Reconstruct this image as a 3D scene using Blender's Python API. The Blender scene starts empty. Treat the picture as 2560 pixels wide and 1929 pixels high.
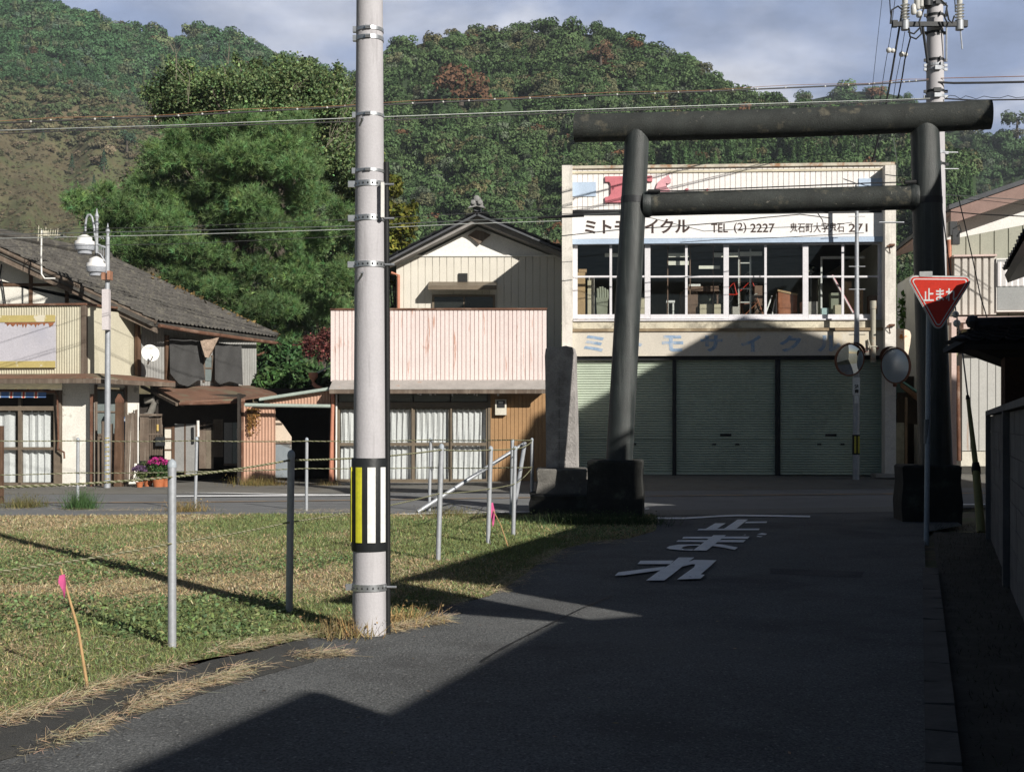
import bpy, math, random
import numpy as np
from mathutils import Vector, Matrix, Quaternion
random.seed(7); rng = np.random.default_rng(11)
R = math.radians
S = bpy.context.scene; C = S.collection
F = 3200.0; CX = 1280.0; HY = 1065.0; HC = 1.5      # focal length and horizon of the 2560 px wide photograph, eye height
def G(px, py, z=0.0):
    y = F*(HC-z)/(py-HY); return Vector(((px-CX)/F*y, y, z))
def W(px, py, Y): return Vector(((px-CX)/F*Y, Y, HC-(py-HY)/F*Y))
# ---- crops of the photograph -> pixels
CR = dict(c1=(0,540,2.381), c2=(640,500,2.084), c3=(1340,380,2.977), c4=(1840,380,3.624), c5=(1340,800,2.526), c6=(1960,660,2.083),
          L1=(0,740,3.0875), L2=(340,740,3.0875), M=(2080,820,3.968), la=(160,480,4.904), R3=(2280,440,2.193), t3=(2060,0,2.526),
          t2=(860,0,2.458), t1=(0,0,2.458), g4=(0,1200,2.2867), g5=(820,1100,2.381), mk=(1560,1200,3.687), D=(0,0,.8641))
def q(c, x, y):
    a, b, s = CR[c]; return (a+x/s, b+y/s)
# ---- mesh builder
class MB:
    def __init__(s, M=None): s.v=[]; s.f=[]; s.M=M
    def add(s, vs, fs):
        o=len(s.v)
        s.v += [ (s.M @ Vector(p)) if s.M is not None else Vector(p) for p in vs]
        s.f += [tuple(i+o for i in f) for f in fs]
        return s
    def box(s, x0,x1,y0,y1,z0,z1):
        x0,x1=sorted((x0,x1)); y0,y1=sorted((y0,y1)); z0,z1=sorted((z0,z1))
        return s.add([(x0,y0,z0),(x1,y0,z0),(x1,y1,z0),(x0,y1,z0),(x0,y0,z1),(x1,y0,z1),(x1,y1,z1),(x0,y1,z1)],
              [(3,2,1,0),(4,5,6,7),(0,1,5,4),(1,2,6,5),(2,3,7,6),(3,0,4,7)])
    def prism(s, poly, y0, y1):            # poly in x,z ; thickness along y
        n=len(poly)
        return s.add([(x,y0,z) for x,z in poly]+[(x,y1,z) for x,z in poly],
              [tuple(range(n)), tuple(range(2*n-1,n-1,-1))]+[(i,i+n,(i+1)%n+n,(i+1)%n) for i in range(n)])
    def slab(s, pts, t):                   # any planar 3d polygon, thickened by vector t
        n=len(pts); t=Vector(t); P=[Vector(p) for p in pts]
        return s.add(P+[p+t for p in P],[tuple(range(n)),tuple(range(2*n-1,n-1,-1))]+[(i,i+n,(i+1)%n+n,(i+1)%n) for i in range(n)])
    def tube(s, pts, r, n=10, cap=True):
        P=[Vector(p) for p in pts]; m=len(P)
        rr = r if isinstance(r,(list,tuple)) else [r]*m
        vs=[]; fs=[]; up=None
        for i,p in enumerate(P):
            d=(P[min(i+1,m-1)]-P[max(i-1,0)]).normalized()
            if up is None: up = Vector((0,0,1)) if abs(d.z)<.9 else Vector((1,0,0))
            a=(up-d*up.dot(d)).normalized(); b=d.cross(a); up=a
            for k in range(n):
                t=2*math.pi*k/n; vs.append(p+(a*math.cos(t)+b*math.sin(t))*rr[i])
        for i in range(m-1):
            for k in range(n):
                fs.append((i*n+k,i*n+(k+1)%n,(i+1)*n+(k+1)%n,(i+1)*n+k))
        if cap: fs += [tuple(range(n-1,-1,-1)), tuple(range((m-1)*n,m*n))]
        return s.add(vs,fs)
    def lathe(s, prof, c, n=20, axis=None):     # prof [(r,h)] round axis through c
        c=Vector(c); ax=Vector(axis).normalized() if axis is not None else Vector((0,0,1))
        a=(Vector((1,0,0)) if abs(ax.x)<.9 else Vector((0,1,0))); a=(a-ax*a.dot(ax)).normalized(); b=ax.cross(a)
        vs=[]; m=len(prof)
        for r,h in prof:
            for k in range(n):
                t=2*math.pi*k/n; vs.append(c+ax*h+(a*math.cos(t)+b*math.sin(t))*max(r,1e-4))
        fs=[(i*n+k,i*n+(k+1)%n,(i+1)*n+(k+1)%n,(i+1)*n+k) for i in range(m-1) for k in range(n)]
        fs += [tuple(range(n-1,-1,-1)), tuple(range((m-1)*n,m*n))]
        return s.add(vs,fs)
    def ball(s, c, r, n=12):
        rx,ry,rz = r if isinstance(r,(tuple,list)) else (r,r,r); c=Vector(c); vs=[]; m=n//2+1
        for i in range(m):
            ph=math.pi*i/(m-1)
            for k in range(n):
                t=2*math.pi*k/n; vs.append(c+Vector((rx*max(math.sin(ph),.01)*math.cos(t), ry*max(math.sin(ph),.01)*math.sin(t), rz*math.cos(ph))))
        fs=[(i*n+k,(i+1)*n+k,(i+1)*n+(k+1)%n,i*n+(k+1)%n) for i in range(m-1) for k in range(n)]
        fs += [tuple(range(n)), tuple(range(m*n-1,(m-1)*n-1,-1))]
        return s.add(vs,fs)
    def prof_z(s, pts, z0, z1):            # vertical sheet following pts (x,y); z0,z1 numbers or functions of x
        f0 = z0 if callable(z0) else (lambda x: z0); f1 = z1 if callable(z1) else (lambda x: z1)
        n=len(pts)
        return s.add([(x,y,f0(x)) for x,y in pts]+[(x,y,f1(x)) for x,y in pts],[(i,i+1,i+1+n,i+n) for i in range(n-1)])
    def prof_x(s, pts, x0, x1):            # horizontal sheet following pts (y,z)
        n=len(pts)
        return s.add([(x0,y,z) for y,z in pts]+[(x1,y,z) for y,z in pts],[(i,i+n,i+1+n,i+1) for i in range(n-1)])
OFF={}
def _link(name, me, parent, loc):
    o=bpy.data.objects.new(name, me); C.objects.link(o)
    if parent is not None: o.parent=parent; OFF[o]=OFF[parent]
    else: o.location=loc; OFF[o]=Vector(loc)
    return o
def build(name, mb, mat, parent=None, loc=None, smooth=False, label=None, kind=None):
    base = OFF[parent] if parent is not None else (Vector(loc) if loc is not None else Vector((0,0,0)))
    me=bpy.data.meshes.new(name); me.from_pydata([tuple(v-base) for v in mb.v],[],mb.f); me.update()
    me.materials.append(mat)
    if smooth:
        me.polygons.foreach_set('use_smooth',[True]*len(me.polygons))
        try: me.set_sharp_from_angle(angle=R(40))
        except Exception: pass
    o=_link(name, me, parent, base)
    if label: o['label']=label
    if kind: o['kind']=kind
    return o
def tag(o, label, cat, group=None, kind=None):
    if label: o['label']=label
    if cat: o['category']=cat
    if group: o['group']=group
    if kind: o['kind']=kind
    return o
def thing(name, label, cat, loc=(0,0,0), group=None):
    o=bpy.data.objects.new(name,None); C.objects.link(o); o.location=loc; o.empty_display_size=.3; OFF[o]=Vector(loc)
    return tag(o,label,cat,group)
def struct(name, mb, mat, smooth=False): 
    o=build(name,mb,mat,smooth=smooth); o['kind']='structure'; return o
def np_mesh(name, V, Fc, mat, parent=None, cols=None, loc=None, smooth=False):
    base = OFF[parent] if parent is not None else (Vector(loc) if loc is not None else Vector((0,0,0)))
    V = V - np.array(base)
    me=bpy.data.meshes.new(name); nv=len(V); nf=len(Fc); k=Fc.shape[1]
    me.vertices.add(nv); me.vertices.foreach_set('co', V.astype(np.float32).ravel())
    me.loops.add(nf*k); me.loops.foreach_set('vertex_index', Fc.astype(np.int32).ravel())
    me.polygons.add(nf); me.polygons.foreach_set('loop_start', np.arange(0,nf*k,k,dtype=np.int32)); 
    me.update(calc_edges=True)
    if cols is not None:
        a=me.color_attributes.new('Col','FLOAT_COLOR','POINT')
        cc=np.ones((nv,4),np.float32); cc[:,:3]=cols; a.data.foreach_set('color',cc.ravel())
    if smooth: me.polygons.foreach_set('use_smooth',np.ones(nf,bool))
    me.materials.append(mat); me.validate()
    return _link(name, me, parent, base)
# ---- facade frames
class Fac:
    def __init__(s, px0, Y0, px1, Y1):
        A=Vector(((px0-CX)/F*Y0, Y0, 0)); B=Vector(((px1-CX)/F*Y1, Y1, 0))
        s.A=A; s.ex=(B-A).normalized(); s.ey=Vector((-s.ex.y, s.ex.x, 0)); s.L=(B-A).length
        s.M=Matrix(((s.ex.x,s.ey.x,0,A.x),(s.ex.y,s.ey.y,0,A.y),(0,0,1,0),(0,0,0,1)))
    def at(s, px, py, d=0.0):
        D=Vector(((px-CX)/F,1,-(py-HY)/F)); O=Vector((0,0,HC)); P0=s.A+s.ey*d
        t=(P0-O).dot(s.ey)/D.dot(s.ey); P=O+D*t
        return ((P-s.A).dot(s.ex), P.z)
    def w(s, px, py, d=0.0):
        x,z=s.at(px,py,d); return s.M@Vector((x,d,z))
    def box(s, mb, px0,px1,py0,py1,d0,d1, zlo=None):
        mb.M=s.M; x0,z1=s.at(px0,(py0),d0); x1,z0=s.at(px1,py1,d0); 
        _,za=s.at((px0+px1)/2,py0,d0); _,zb=s.at((px0+px1)/2,py1,d0)
        return mb.box(x0,x1,d0,d1,zb if zlo is None else zlo,za)
# ---- materials
def nd(nt, t, **kw):
    n=nt.nodes.new(t)
    for k,v in kw.items():
        if hasattr(n,k): setattr(n,k,v)
        else: n.inputs[k].default_value=v
    return n
MC={}
def mat(name, base, rough=.8, var=.2, scale=2.0, bump=.15, bscale=30.0, metal=0.0, stain=None, streak=None, spec=.3, sscale=1.5, grain=.1, alpha=None, trans=0.0):
    if name in MC: return MC[name]
    m=bpy.data.materials.new(name); m.use_nodes=True; nt=m.node_tree; L=nt.links; b=nt.nodes['Principled BSDF']
    tc=nd(nt,'ShaderNodeTexCoord'); co=tc.outputs['Object']
    n1=nd(nt,'ShaderNodeTexNoise',Scale=scale,Detail=5.0,Roughness=.6); L.new(co,n1.inputs['Vector'])
    n2=nd(nt,'ShaderNodeTexNoise',Scale=bscale,Detail=3.0,Roughness=.6); L.new(co,n2.inputs['Vector'])
    r1=nd(nt,'ShaderNodeMapRange'); r1.inputs[1].default_value=.3; r1.inputs[2].default_value=.7; r1.inputs[3].default_value=1-var; r1.inputs[4].default_value=1+var
    L.new(n1.outputs['Fac'],r1.inputs[0])
    r2=nd(nt,'ShaderNodeMapRange'); r2.inputs[1].default_value=.3; r2.inputs[2].default_value=.7; r2.inputs[3].default_value=1-grain; r2.inputs[4].default_value=1+grain
    L.new(n2.outputs['Fac'],r2.inputs[0])
    mu=nd(nt,'ShaderNodeMath',operation='MULTIPLY'); L.new(r1.outputs[0],mu.inputs[0]); L.new(r2.outputs[0],mu.inputs[1])
    vm=nd(nt,'ShaderNodeVectorMath',operation='SCALE'); vm.inputs[0].default_value=base[:3]; L.new(mu.outputs[0],vm.inputs['Scale'])
    col=vm.outputs[0]
    def mixin(col, colour, lo, hi, vec_scale, sc, strength=1.0):
        mp=nd(nt,'ShaderNodeMapping'); mp.inputs['Scale'].default_value=vec_scale; L.new(co,mp.inputs['Vector'])
        n=nd(nt,'ShaderNodeTexNoise',Scale=sc,Detail=6.0,Roughness=.65); L.new(mp.outputs[0],n.inputs['Vector'])
        r=nd(nt,'ShaderNodeMapRange'); r.inputs[1].default_value=lo; r.inputs[2].default_value=hi; r.inputs[3].default_value=0; r.inputs[4].default_value=strength; L.new(n.outputs['Fac'],r.inputs[0])
        mx=nd(nt,'ShaderNodeMix',data_type='RGBA'); L.new(r.outputs[0],mx.inputs[0]); L.new(col,mx.inputs[6]); mx.inputs[7].default_value=(*colour[:3],1)
        return mx.outputs[2]
    if stain:
        for st in (stain if isinstance(stain,list) else [stain]): col=mixin(col, st[0], st[1], st[2], (1,1,1), st[3] if len(st)>3 else sscale, st[4] if len(st)>4 else .9)
    if streak:
        for st in (streak if isinstance(streak,list) else [streak]): col=mixin(col, st[0], st[1], st[2], (1,1,.07), st[3] if len(st)>3 else 6.0, st[4] if len(st)>4 else .8)
    L.new(col,b.inputs['Base Color'])
    b.inputs['Roughness'].default_value=rough; b.inputs['Metallic'].default_value=metal; b.inputs['Specular IOR Level'].default_value=spec
    if trans: b.inputs['Transmission Weight'].default_value=trans
    if alpha is not None: b.inputs['Alpha'].default_value=alpha
    if bump:
        bp=nd(nt,'ShaderNodeBump',Strength=bump,Distance=.02); L.new(n2.outputs['Fac'],bp.inputs['Height']); L.new(bp.outputs[0],b.inputs['Normal'])
    MC[name]=m; return m
def leafmat(name, rough=.6, trans=.25):
    if name in MC: return MC[name]
    m=bpy.data.materials.new(name); m.use_nodes=True; nt=m.node_tree; L=nt.links; b=nt.nodes['Principled BSDF']; out=nt.nodes['Material Output']
    a=nd(nt,'ShaderNodeAttribute',attribute_name='Col'); L.new(a.outputs['Color'],b.inputs['Base Color'])
    b.inputs['Roughness'].default_value=rough; b.inputs['Specular IOR Level'].default_value=.25
    if trans:
        t=nd(nt,'ShaderNodeBsdfTranslucent'); L.new(a.outputs['Color'],t.inputs['Color'])
        mx=nd(nt,'ShaderNodeMixShader'); mx.inputs[0].default_value=trans; L.new(b.outputs[0],mx.inputs[1]); L.new(t.outputs[0],mx.inputs[2]); L.new(mx.outputs[0],out.inputs['Surface'])
    MC[name]=m; return m
def glassmat(name, tint=(.93,.95,.95), rough=.02, clear=.85):
    if name in MC: return MC[name]
    m=bpy.data.materials.new(name); m.use_nodes=True; nt=m.node_tree; L=nt.links; out=nt.nodes['Material Output']; nt.nodes.remove(nt.nodes['Principled BSDF'])
    g=nd(nt,'ShaderNodeBsdfGlossy',Roughness=rough); t=nd(nt,'ShaderNodeBsdfTransparent'); t.inputs[0].default_value=(*tint,1)
    fr=nd(nt,'ShaderNodeLayerWeight'); pw=nd(nt,'ShaderNodeMath',operation='POWER'); pw.inputs[1].default_value=4.0; L.new(fr.outputs['Facing'],pw.inputs[0]); ad=nd(nt,'ShaderNodeMath',operation='ADD'); ad.inputs[1].default_value=.035; L.new(pw.outputs[0],ad.inputs[0])
    mx=nd(nt,'ShaderNodeMixShader'); L.new(ad.outputs[0],mx.inputs[0]); L.new(t.outputs[0],mx.inputs[1]); L.new(g.outputs[0],mx.inputs[2]); L.new(mx.outputs[0],out.inputs['Surface'])
    MC[name]=m; return m
# ---- text
def text_geo(body, bold=0.0):
    c=bpy.data.curves.new('t','FONT'); c.body=body; c.offset=bold; c.resolution_u=3
    o=bpy.data.objects.new('t',c); C.objects.link(o)
    bpy.context.view_layer.update()
    e=o.evaluated_get(bpy.context.evaluated_depsgraph_get()); me=e.to_mesh()
    V=[(v.co.x,v.co.y) for v in me.vertices]; P=[tuple(p.vertices) for p in me.polygons]; e.to_mesh_clear()
    bpy.data.objects.remove(o); bpy.data.curves.remove(c)
    return V,P
def text_on(mb, M, body, x0, x1, z0, z1, y, bold=0.0):   # fits the glyphs in the box, lying in the local xz plane
    V,P=text_geo(body,bold); xs=[v[0] for v in V]; ys=[v[1] for v in V]
    ax,bx,ay,by=min(xs),max(xs),min(ys),max(ys)
    mb.M=M; mb.add([(x0+(v[0]-ax)/(bx-ax)*(x1-x0), y, z0+(v[1]-ay)/(by-ay)*(z1-z0)) for v in V],P)
    return mb
# ---- sheets
def corr(x0,x1,pitch,depth,y0=0.0,sharp=False):
    pts=[]; n=max(2,int(abs(x1-x0)/pitch)); st=4
    for i in range(n*st+1):
        x=x0+(x1-x0)*i/(n*st); pts.append((x, y0-depth*(.5+.5*math.cos(2*math.pi*i/st))))
    return pts
def ribs(x0,x1,pitch,depth,y0=0.0,w=.18):       # flat panels with narrow grooves
    pts=[(x0,y0)]; n=max(1,int(round(abs(x1-x0)/pitch))); p=(x1-x0)/n
    for i in range(1,n):
        x=x0+p*i; h=w*p/2; pts += [(x-h,y0),(x-h*.5,y0+depth),(x+h*.5,y0+depth),(x+h,y0)]
    pts.append((x1,y0)); return pts
def tiled(mb, e0,e1,r1,r0, cols, rows, amp=.05, thick=.12):  # roof plane with rounded tile columns and stepped rows
    e0,e1,r1,r0=map(Vector,(e0,e1,r1,r0)); nrm=(e1-e0).cross(r0-e0).normalized()
    if nrm.z<0: nrm=-nrm
    st=4; nu=cols*st; vs=[]; fs=[]; lev=[]
    for j in range(rows): lev += [(j/rows,.035),((j+.97)/rows,0.0)]
    lev.append((1.0,.0))
    for v,h in lev:
        for i in range(nu+1):
            u=i/nu; p=(e0*(1-u)+e1*u)*(1-v)+(r0*(1-u)+r1*u)*v
            sag=random.uniform(-.006,.006) if i%st==0 else 0
            vs.append(p+nrm*(h+amp*max(0,math.cos(2*math.pi*i/st))+amp*.2*math.sin(2*math.pi*i/st)+sag))
    m=nu+1
    for j in range(len(lev)-1):
        for i in range(nu): fs.append((j*m+i,j*m+i+1,(j+1)*m+i+1,(j+1)*m+i))
    mb.add(vs,fs)
    a=-nrm*.03
    mb.slab([e0+a,e1+a,r1+a,r0+a],-nrm*thick)
    return mb
# ---- foliage
def ell_pts(n, c, r, shell=(.55,1.0), up=-.6):
    P=rng.normal(size=(n*2,3)); P/=np.linalg.norm(P,axis=1)[:,None]; P=P[P[:,2]>up][:n]
    k=rng.uniform(shell[0],shell[1],(len(P),1))
    return np.array(c)+P*k*np.array(r), P
def cards(P, N, size, asp=1.0, spread=.8, tri=False):
    n=len(P); A=N+rng.normal(size=(n,3))*spread; A/=np.linalg.norm(A,axis=1)[:,None]
    T=rng.normal(size=(n,3)); T-=A*(T*A).sum(1)[:,None]; T/=np.linalg.norm(T,axis=1)[:,None]+1e-9; B=np.cross(A,T)
    s=size*rng.uniform(.6,1.3,(n,1)) if np.isscalar(size) else size.reshape(-1,1)
    if tri:
        V=np.stack([P+T*s, P-T*s*.5+B*s*asp*.8, P-T*s*.5-B*s*asp*.8],1); Fc=np.arange(n*3).reshape(n,3)
    else:
        V=np.stack([P+T*s, P+B*s*.55*asp, P-T*s, P-B*s*.55*asp],1); Fc=np.arange(n*4).reshape(n,4)
    return V.reshape(-1,3),Fc
def needles(P, N, ln, n_each=12, w=.012):
    n=len(P); P2=np.repeat(P,n_each,0); A=np.repeat(N,n_each,0)+rng.normal(size=(n*n_each,3))*.62; A/=np.linalg.norm(A,axis=1)[:,None]
    T=rng.normal(size=A.shape); T-=A*(T*A).sum(1)[:,None]; T/=np.linalg.norm(T,axis=1)[:,None]
    L=ln*rng.uniform(.7,1.2,(len(A),1))
    V=np.stack([P2-T*w,P2+T*w,P2+A*L],1).reshape(-1,3); return V,np.arange(len(A)*3).reshape(-1,3)
# ================= camera, light, sky
cam=bpy.data.cameras.new('camera'); co=bpy.data.objects.new('camera',cam); C.objects.link(co); S.camera=co
co.location=(0,0,HC); co.rotation_euler=(R(90),0,0); cam.sensor_width=36; cam.lens=36*F/2560; cam.shift_y=(HY-964.5)/2560; cam.clip_end=3000; cam.clip_start=.1
AZ=36.0; EL=26.5
sd=Vector((math.sin(R(AZ))*math.cos(R(EL)),-math.cos(R(AZ))*math.cos(R(EL)),math.sin(R(EL))))
sl=bpy.data.lights.new('sun','SUN'); sl.energy=5.0; sl.angle=R(.55); sl.color=(1.0,.945,.86)
so=bpy.data.objects.new('sun',sl); C.objects.link(so); so.rotation_euler=(-sd).to_track_quat('-Z','Y').to_euler(); so.location=(20,-30,30)
w=bpy.data.worlds.new('World'); S.world=w; w.use_nodes=True; nt=w.node_tree; L=nt.links; bg=nt.nodes['Background']
sk=nd(nt,'ShaderNodeTexSky'); sk.sky_type='NISHITA'; sk.sun_disc=False; sk.sun_elevation=R(EL); sk.sun_rotation=R(180-AZ); sk.altitude=200; sk.ozone_density=2.5
L.new(sk.outputs[0],bg.inputs[0]); bg.inputs[1].default_value=.03
tc=nd(nt,'ShaderNodeTexCoord'); sx=nd(nt,'ShaderNodeSeparateXYZ'); L.new(tc.outputs['Generated'],sx.inputs[0])
za=nd(nt,'ShaderNodeMath',operation='ADD'); za.inputs[1].default_value=.25; L.new(sx.outputs[2],za.inputs[0])
dv=nd(nt,'ShaderNodeVectorMath',operation='DIVIDE'); L.new(tc.outputs['Generated'],dv.inputs[0])
cb=nd(nt,'ShaderNodeCombineXYZ'); 
for i in range(3): L.new(za.outputs[0],cb.inputs[i])
L.new(cb.outputs[0],dv.inputs[1])
mp=nd(nt,'ShaderNodeMapping'); mp.inputs['Scale'].default_value=(1.0,1.0,1.6); mp.inputs['Location'].default_value=(3.2,.8,0); L.new(dv.outputs[0],mp.inputs[0])
n1=nd(nt,'ShaderNodeTexNoise',Scale=2.3,Detail=6.0,Roughness=.5,Distortion=.25); L.new(mp.outputs[0],n1.inputs['Vector'])
r1=nd(nt,'ShaderNodeMapRange'); r1.interpolation_type='SMOOTHSTEP'; r1.inputs[1].default_value=.40; r1.inputs[2].default_value=.64; L.new(n1.outputs['Fac'],r1.inputs[0])
n2=nd(nt,'ShaderNodeTexNoise',Scale=7.0,Detail=6.0,Roughness=.6); L.new(mp.outputs[0],n2.inputs['Vector'])
cr=nd(nt,'ShaderNodeMix',data_type='RGBA'); cr.inputs[6].default_value=(.235,.295,.44,1); cr.inputs[7].default_value=(.57,.59,.66,1); L.new(r1.outputs[0],cr.inputs[0])
r2=nd(nt,'ShaderNodeMapRange'); r2.inputs[1].default_value=.3; r2.inputs[2].default_value=.7; r2.inputs[3].default_value=.82; r2.inputs[4].default_value=1.15; L.new(n2.outputs['Fac'],r2.inputs[0])
vs_=nd(nt,'ShaderNodeVectorMath',operation='SCALE'); L.new(cr.outputs[2],vs_.inputs[0]); L.new(r2.outputs[0],vs_.inputs['Scale'])
b2=nd(nt,'ShaderNodeBackground'); L.new(vs_.outputs[0],b2.inputs[0]); b2.inputs[1].default_value=1.12
# clouds kept to the low north to limit fill light; elsewhere the plain sky
nf=nd(nt,'ShaderNodeMapRange'); nf.interpolation_type='SMOOTHSTEP'; nf.inputs[1].default_value=.45; nf.inputs[2].default_value=.9; nf.inputs[3].default_value=0; nf.inputs[4].default_value=1; L.new(sx.outputs[1],nf.inputs[0])
zf=nd(nt,'ShaderNodeMapRange'); zf.interpolation_type='SMOOTHSTEP'; zf.inputs[1].default_value=.33; zf.inputs[2].default_value=.46; zf.inputs[3].default_value=1; zf.inputs[4].default_value=0; L.new(sx.outputs[2],zf.inputs[0])
mm=nd(nt,'ShaderNodeMath',operation='MULTIPLY'); L.new(nf.outputs[0],mm.inputs[0]); L.new(zf.outputs[0],mm.inputs[1])
ms=nd(nt,'ShaderNodeMixShader'); L.new(mm.outputs[0],ms.inputs[0]); L.new(bg.outputs[0],ms.inputs[1]); L.new(b2.outputs[0],ms.inputs[2])
L.new(ms.outputs[0],nt.nodes['World Output'].inputs[0])
vs=S.view_settings; vs.view_transform='Standard'; vs.look='None'; vs.exposure=.25; vs.gamma=1
S.cycles.max_bounces=6; S.cycles.transparent_max_bounces=12; S.cycles.diffuse_bounces=3; S.cycles.glossy_bounces=3
try: S.cycles.use_denoising=True
except Exception: pass
# ================= material palette
white_metal=mat('white painted metal',(.72,.71,.68),.5,.06,2,.05,stain=((.45,.35,.26),.62,.75,3.0,.5))
cream_wall=mat('cream mortar wall',(.62,.59,.51),.85,.14,1.5,.2,stain=((.3,.28,.24),.58,.75,2.0,.6),streak=((.32,.29,.24),.58,.75,5,.5))
plaster=mat('old white plaster',(.74,.72,.66),.9,.12,1.6,.3,stain=[((.36,.35,.32),.6,.66,1.6,.75),((.4,.34,.26),.62,.72,5.0,.5)])
concrete=mat('weathered concrete',(.33,.32,.30),.9,.2,2,.3,stain=((.14,.14,.13),.55,.75,1.3,.7),streak=((.5,.5,.48),.6,.75,5,.4))
dark_metal=mat('dark steel',(.03,.032,.035),.5,.2,3,.1,metal=.3)
steel=mat('galvanised steel',(.42,.44,.47),.42,.12,6,.05,metal=.75)
steel_dull=mat('dull grey steel paint',(.36,.38,.41),.55,.12,5,.05,metal=.3)
rust=mat('rusty brown metal',(.13,.065,.042),.85,.3,4,.3,stain=((.30,.22,.17),.52,.68,3,.7))
rust_roof=mat('rusty sheet roof',(.17,.095,.065),.85,.22,1.5,.2,stain=[((.16,.19,.13),.52,.68,1.2,.7),((.30,.27,.25),.62,.75,3,.5)])
old_wood=mat('weathered grey timber',(.13,.10,.078),.9,.3,3,.4,bscale=50,streak=((.26,.22,.18),.5,.7,10,.7))
brown_wood=mat('brown timber',(.10,.058,.036),.85,.3,3,.3,streak=((.2,.13,.09),.5,.7,12,.7))
tile=mat('grey roof tile',(.085,.08,.073),.8,.3,2.5,.3,stain=[((.16,.15,.12),.52,.68,5,.8),((.045,.045,.045),.55,.7,9,.7)])
slate=mat('dark blue roof tile',(.075,.08,.09),.6,.2,3,.2,stain=((.15,.15,.15),.6,.7,6,.6))
black_p=mat('black rubber',(.012,.013,.014),.6,.2,3,.1)
curtain=mat('white curtain cloth',(.70,.68,.68),.9,.06,3,.08)
glass=glassmat('window glass')
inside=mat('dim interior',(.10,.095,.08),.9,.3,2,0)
asphalt=mat('worn asphalt',(.135,.14,.142),.95,.16,1.1,.9,bscale=70,grain=.55,spec=.15,stain=[((.085,.086,.088),.50,.62,.45,.8),((.17,.17,.165),.52,.66,.16,.6),((.42,.42,.40),.59,.68,42,.75),((.045,.045,.045),.57,.67,30,.7)])
asphalt_new=mat('dark asphalt patch',(.075,.075,.072),.9,.18,2,.5,bscale=140,grain=.5,spec=.2,stain=((.14,.13,.11),.58,.7,3,.5))
road_grey=mat('main road asphalt',(.19,.195,.20),.9,.12,1,.3,bscale=90,grain=.3,spec=.2,stain=((.11,.11,.11),.55,.72,.5,.6))
paint=mat('road paint',(.84,.85,.86),.75,.08,3,.3,bscale=90,grain=.12,stain=[((.2,.2,.2),.64,.70,14,.85),((.12,.12,.12),.66,.70,45,.8)])
earth=mat('dry earth',(.15,.13,.09),.95,.25,2,.5,bscale=50,stain=[((.09,.12,.045),.48,.62,1.0,.8),((.3,.23,.14),.56,.7,4,.8)])
torii_m=mat('mossy dark green concrete paint',(.022,.028,.028),.5,.3,3,.4,bscale=70,spec=.55,streak=((.075,.082,.08),.48,.68,10,.8),grain=.25)
torii_top=mat('lichen spotted dark concrete',(.034,.038,.036),.75,.3,3,.5,bscale=60,grain=.35,stain=[((.13,.12,.09),.56,.68,5,.7),((.24,.23,.20),.655,.70,13,.7)])
# ================= ground
struct('ground', MB().add([(-900,-300,-.06),(900,-300,-.06),(900,1400,-.06),(-900,1400,-.06)],[(0,1,2,3)]), earth)
def sheet(name, pts, z, m, zs=None):
    return struct(name, MB().add([(p[0],p[1],z) for p in pts],[tuple(range(len(pts)))]), m)
rd=Vector((math.sin(R(17.7)),math.cos(R(17.7)),0)); rn=Vector((math.cos(R(17.7)),-math.sin(R(17.7)),0))
def U(u,c,z=0): return rd*u+rn*c+Vector((0,0,z))
near_l=[G(0,1304),G(900,1290),G(1640,1277),G(2600,1262)]          # near edge of the main road
far_l=[G(0,1236),G(900,1232),G(1640,1226),G(2600,1217)]
def ext(a,b,k): return b+(b-a)*k
nl=ext(near_l[1],near_l[0],2.5); nr=ext(near_l[2],near_l[3],2.0); fl=ext(far_l[1],far_l[0],2.5); fr=ext(far_l[2],far_l[3],2.0)
sheet('main_road',[nl]+near_l+[nr,fr]+far_l[::-1]+[fl],0.0,road_grey)
# side road: a sheet from behind the camera to the main road
edge=[q('g5',1905,445),q('g5',1950,540),q('g5',1800,585),q('g5',1560,610),q('g5',1400,650),q('g5',1250,740),q('g5',1100,850),q('g5',960,930),q('g5',720,985),q('g5',560,1030),q('g5',470,1110),q('g5',330,1160),q('g5',150,1175)]
edge_w=[G(*p) for p in edge]+[G(*q('g4',1750,905)),G(*q('g4',1500,975)),G(*q('g4',1200,1035)),G(*q('g4',900,1130)),G(*q('g4',520,1240)),G(*q('g4',0,1400)),Vector((-3.2,4.6,0)),Vector((-5,1.5,0)),Vector((-8,-12,0))]
sr=[near_l[1]+Vector((2.5,-.25,0))]+[Vector((e.x,e.y,0)) for e in edge_w]+[U(-12,.05),U(19,.05),U(20.5,.6),G(2350,1272),near_l[3]+Vector((0,-.15,0)),near_l[2]+Vector((0,-.15,0))]
sheet('side_road',sr[0:1]+sr[1:],.004,asphalt)
sheet('verge_paving',[G(*q('g4',1750,905))+Vector((0,0,0)),G(*q('g4',1500,975)),G(*q('g4',1200,1035)),G(*q('g4',900,1130)),G(*q('g4',520,1240)),G(*q('g4',0,1400)),Vector((-3.4,4.3,0)),Vector((-2.7,4.3,0)),G(*q('g4',0,1610)),G(*q('g4',420,1500)),G(*q('g4',900,1310)),G(*q('g4',1400,1150)),G(*q('g4',1800,1040))],.008,asphalt_new)
mb=MB(); g0,g1=G(1590,1277),G(2345,1265)
a=G(1588,1290); b_=G(2345,1278)
mb.add([g0+Vector((0,0,.008)),g1+Vector((0,0,.008)),b_+Vector((0,0,.008)),a+Vector((0,0,.008))],[(3,2,1,0)])
struct('gutter',mb,mat('gutter concrete',(.16,.16,.155),.9,.15,3,.3,stain=((.09,.09,.09),.55,.7,3,.7)))
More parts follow.
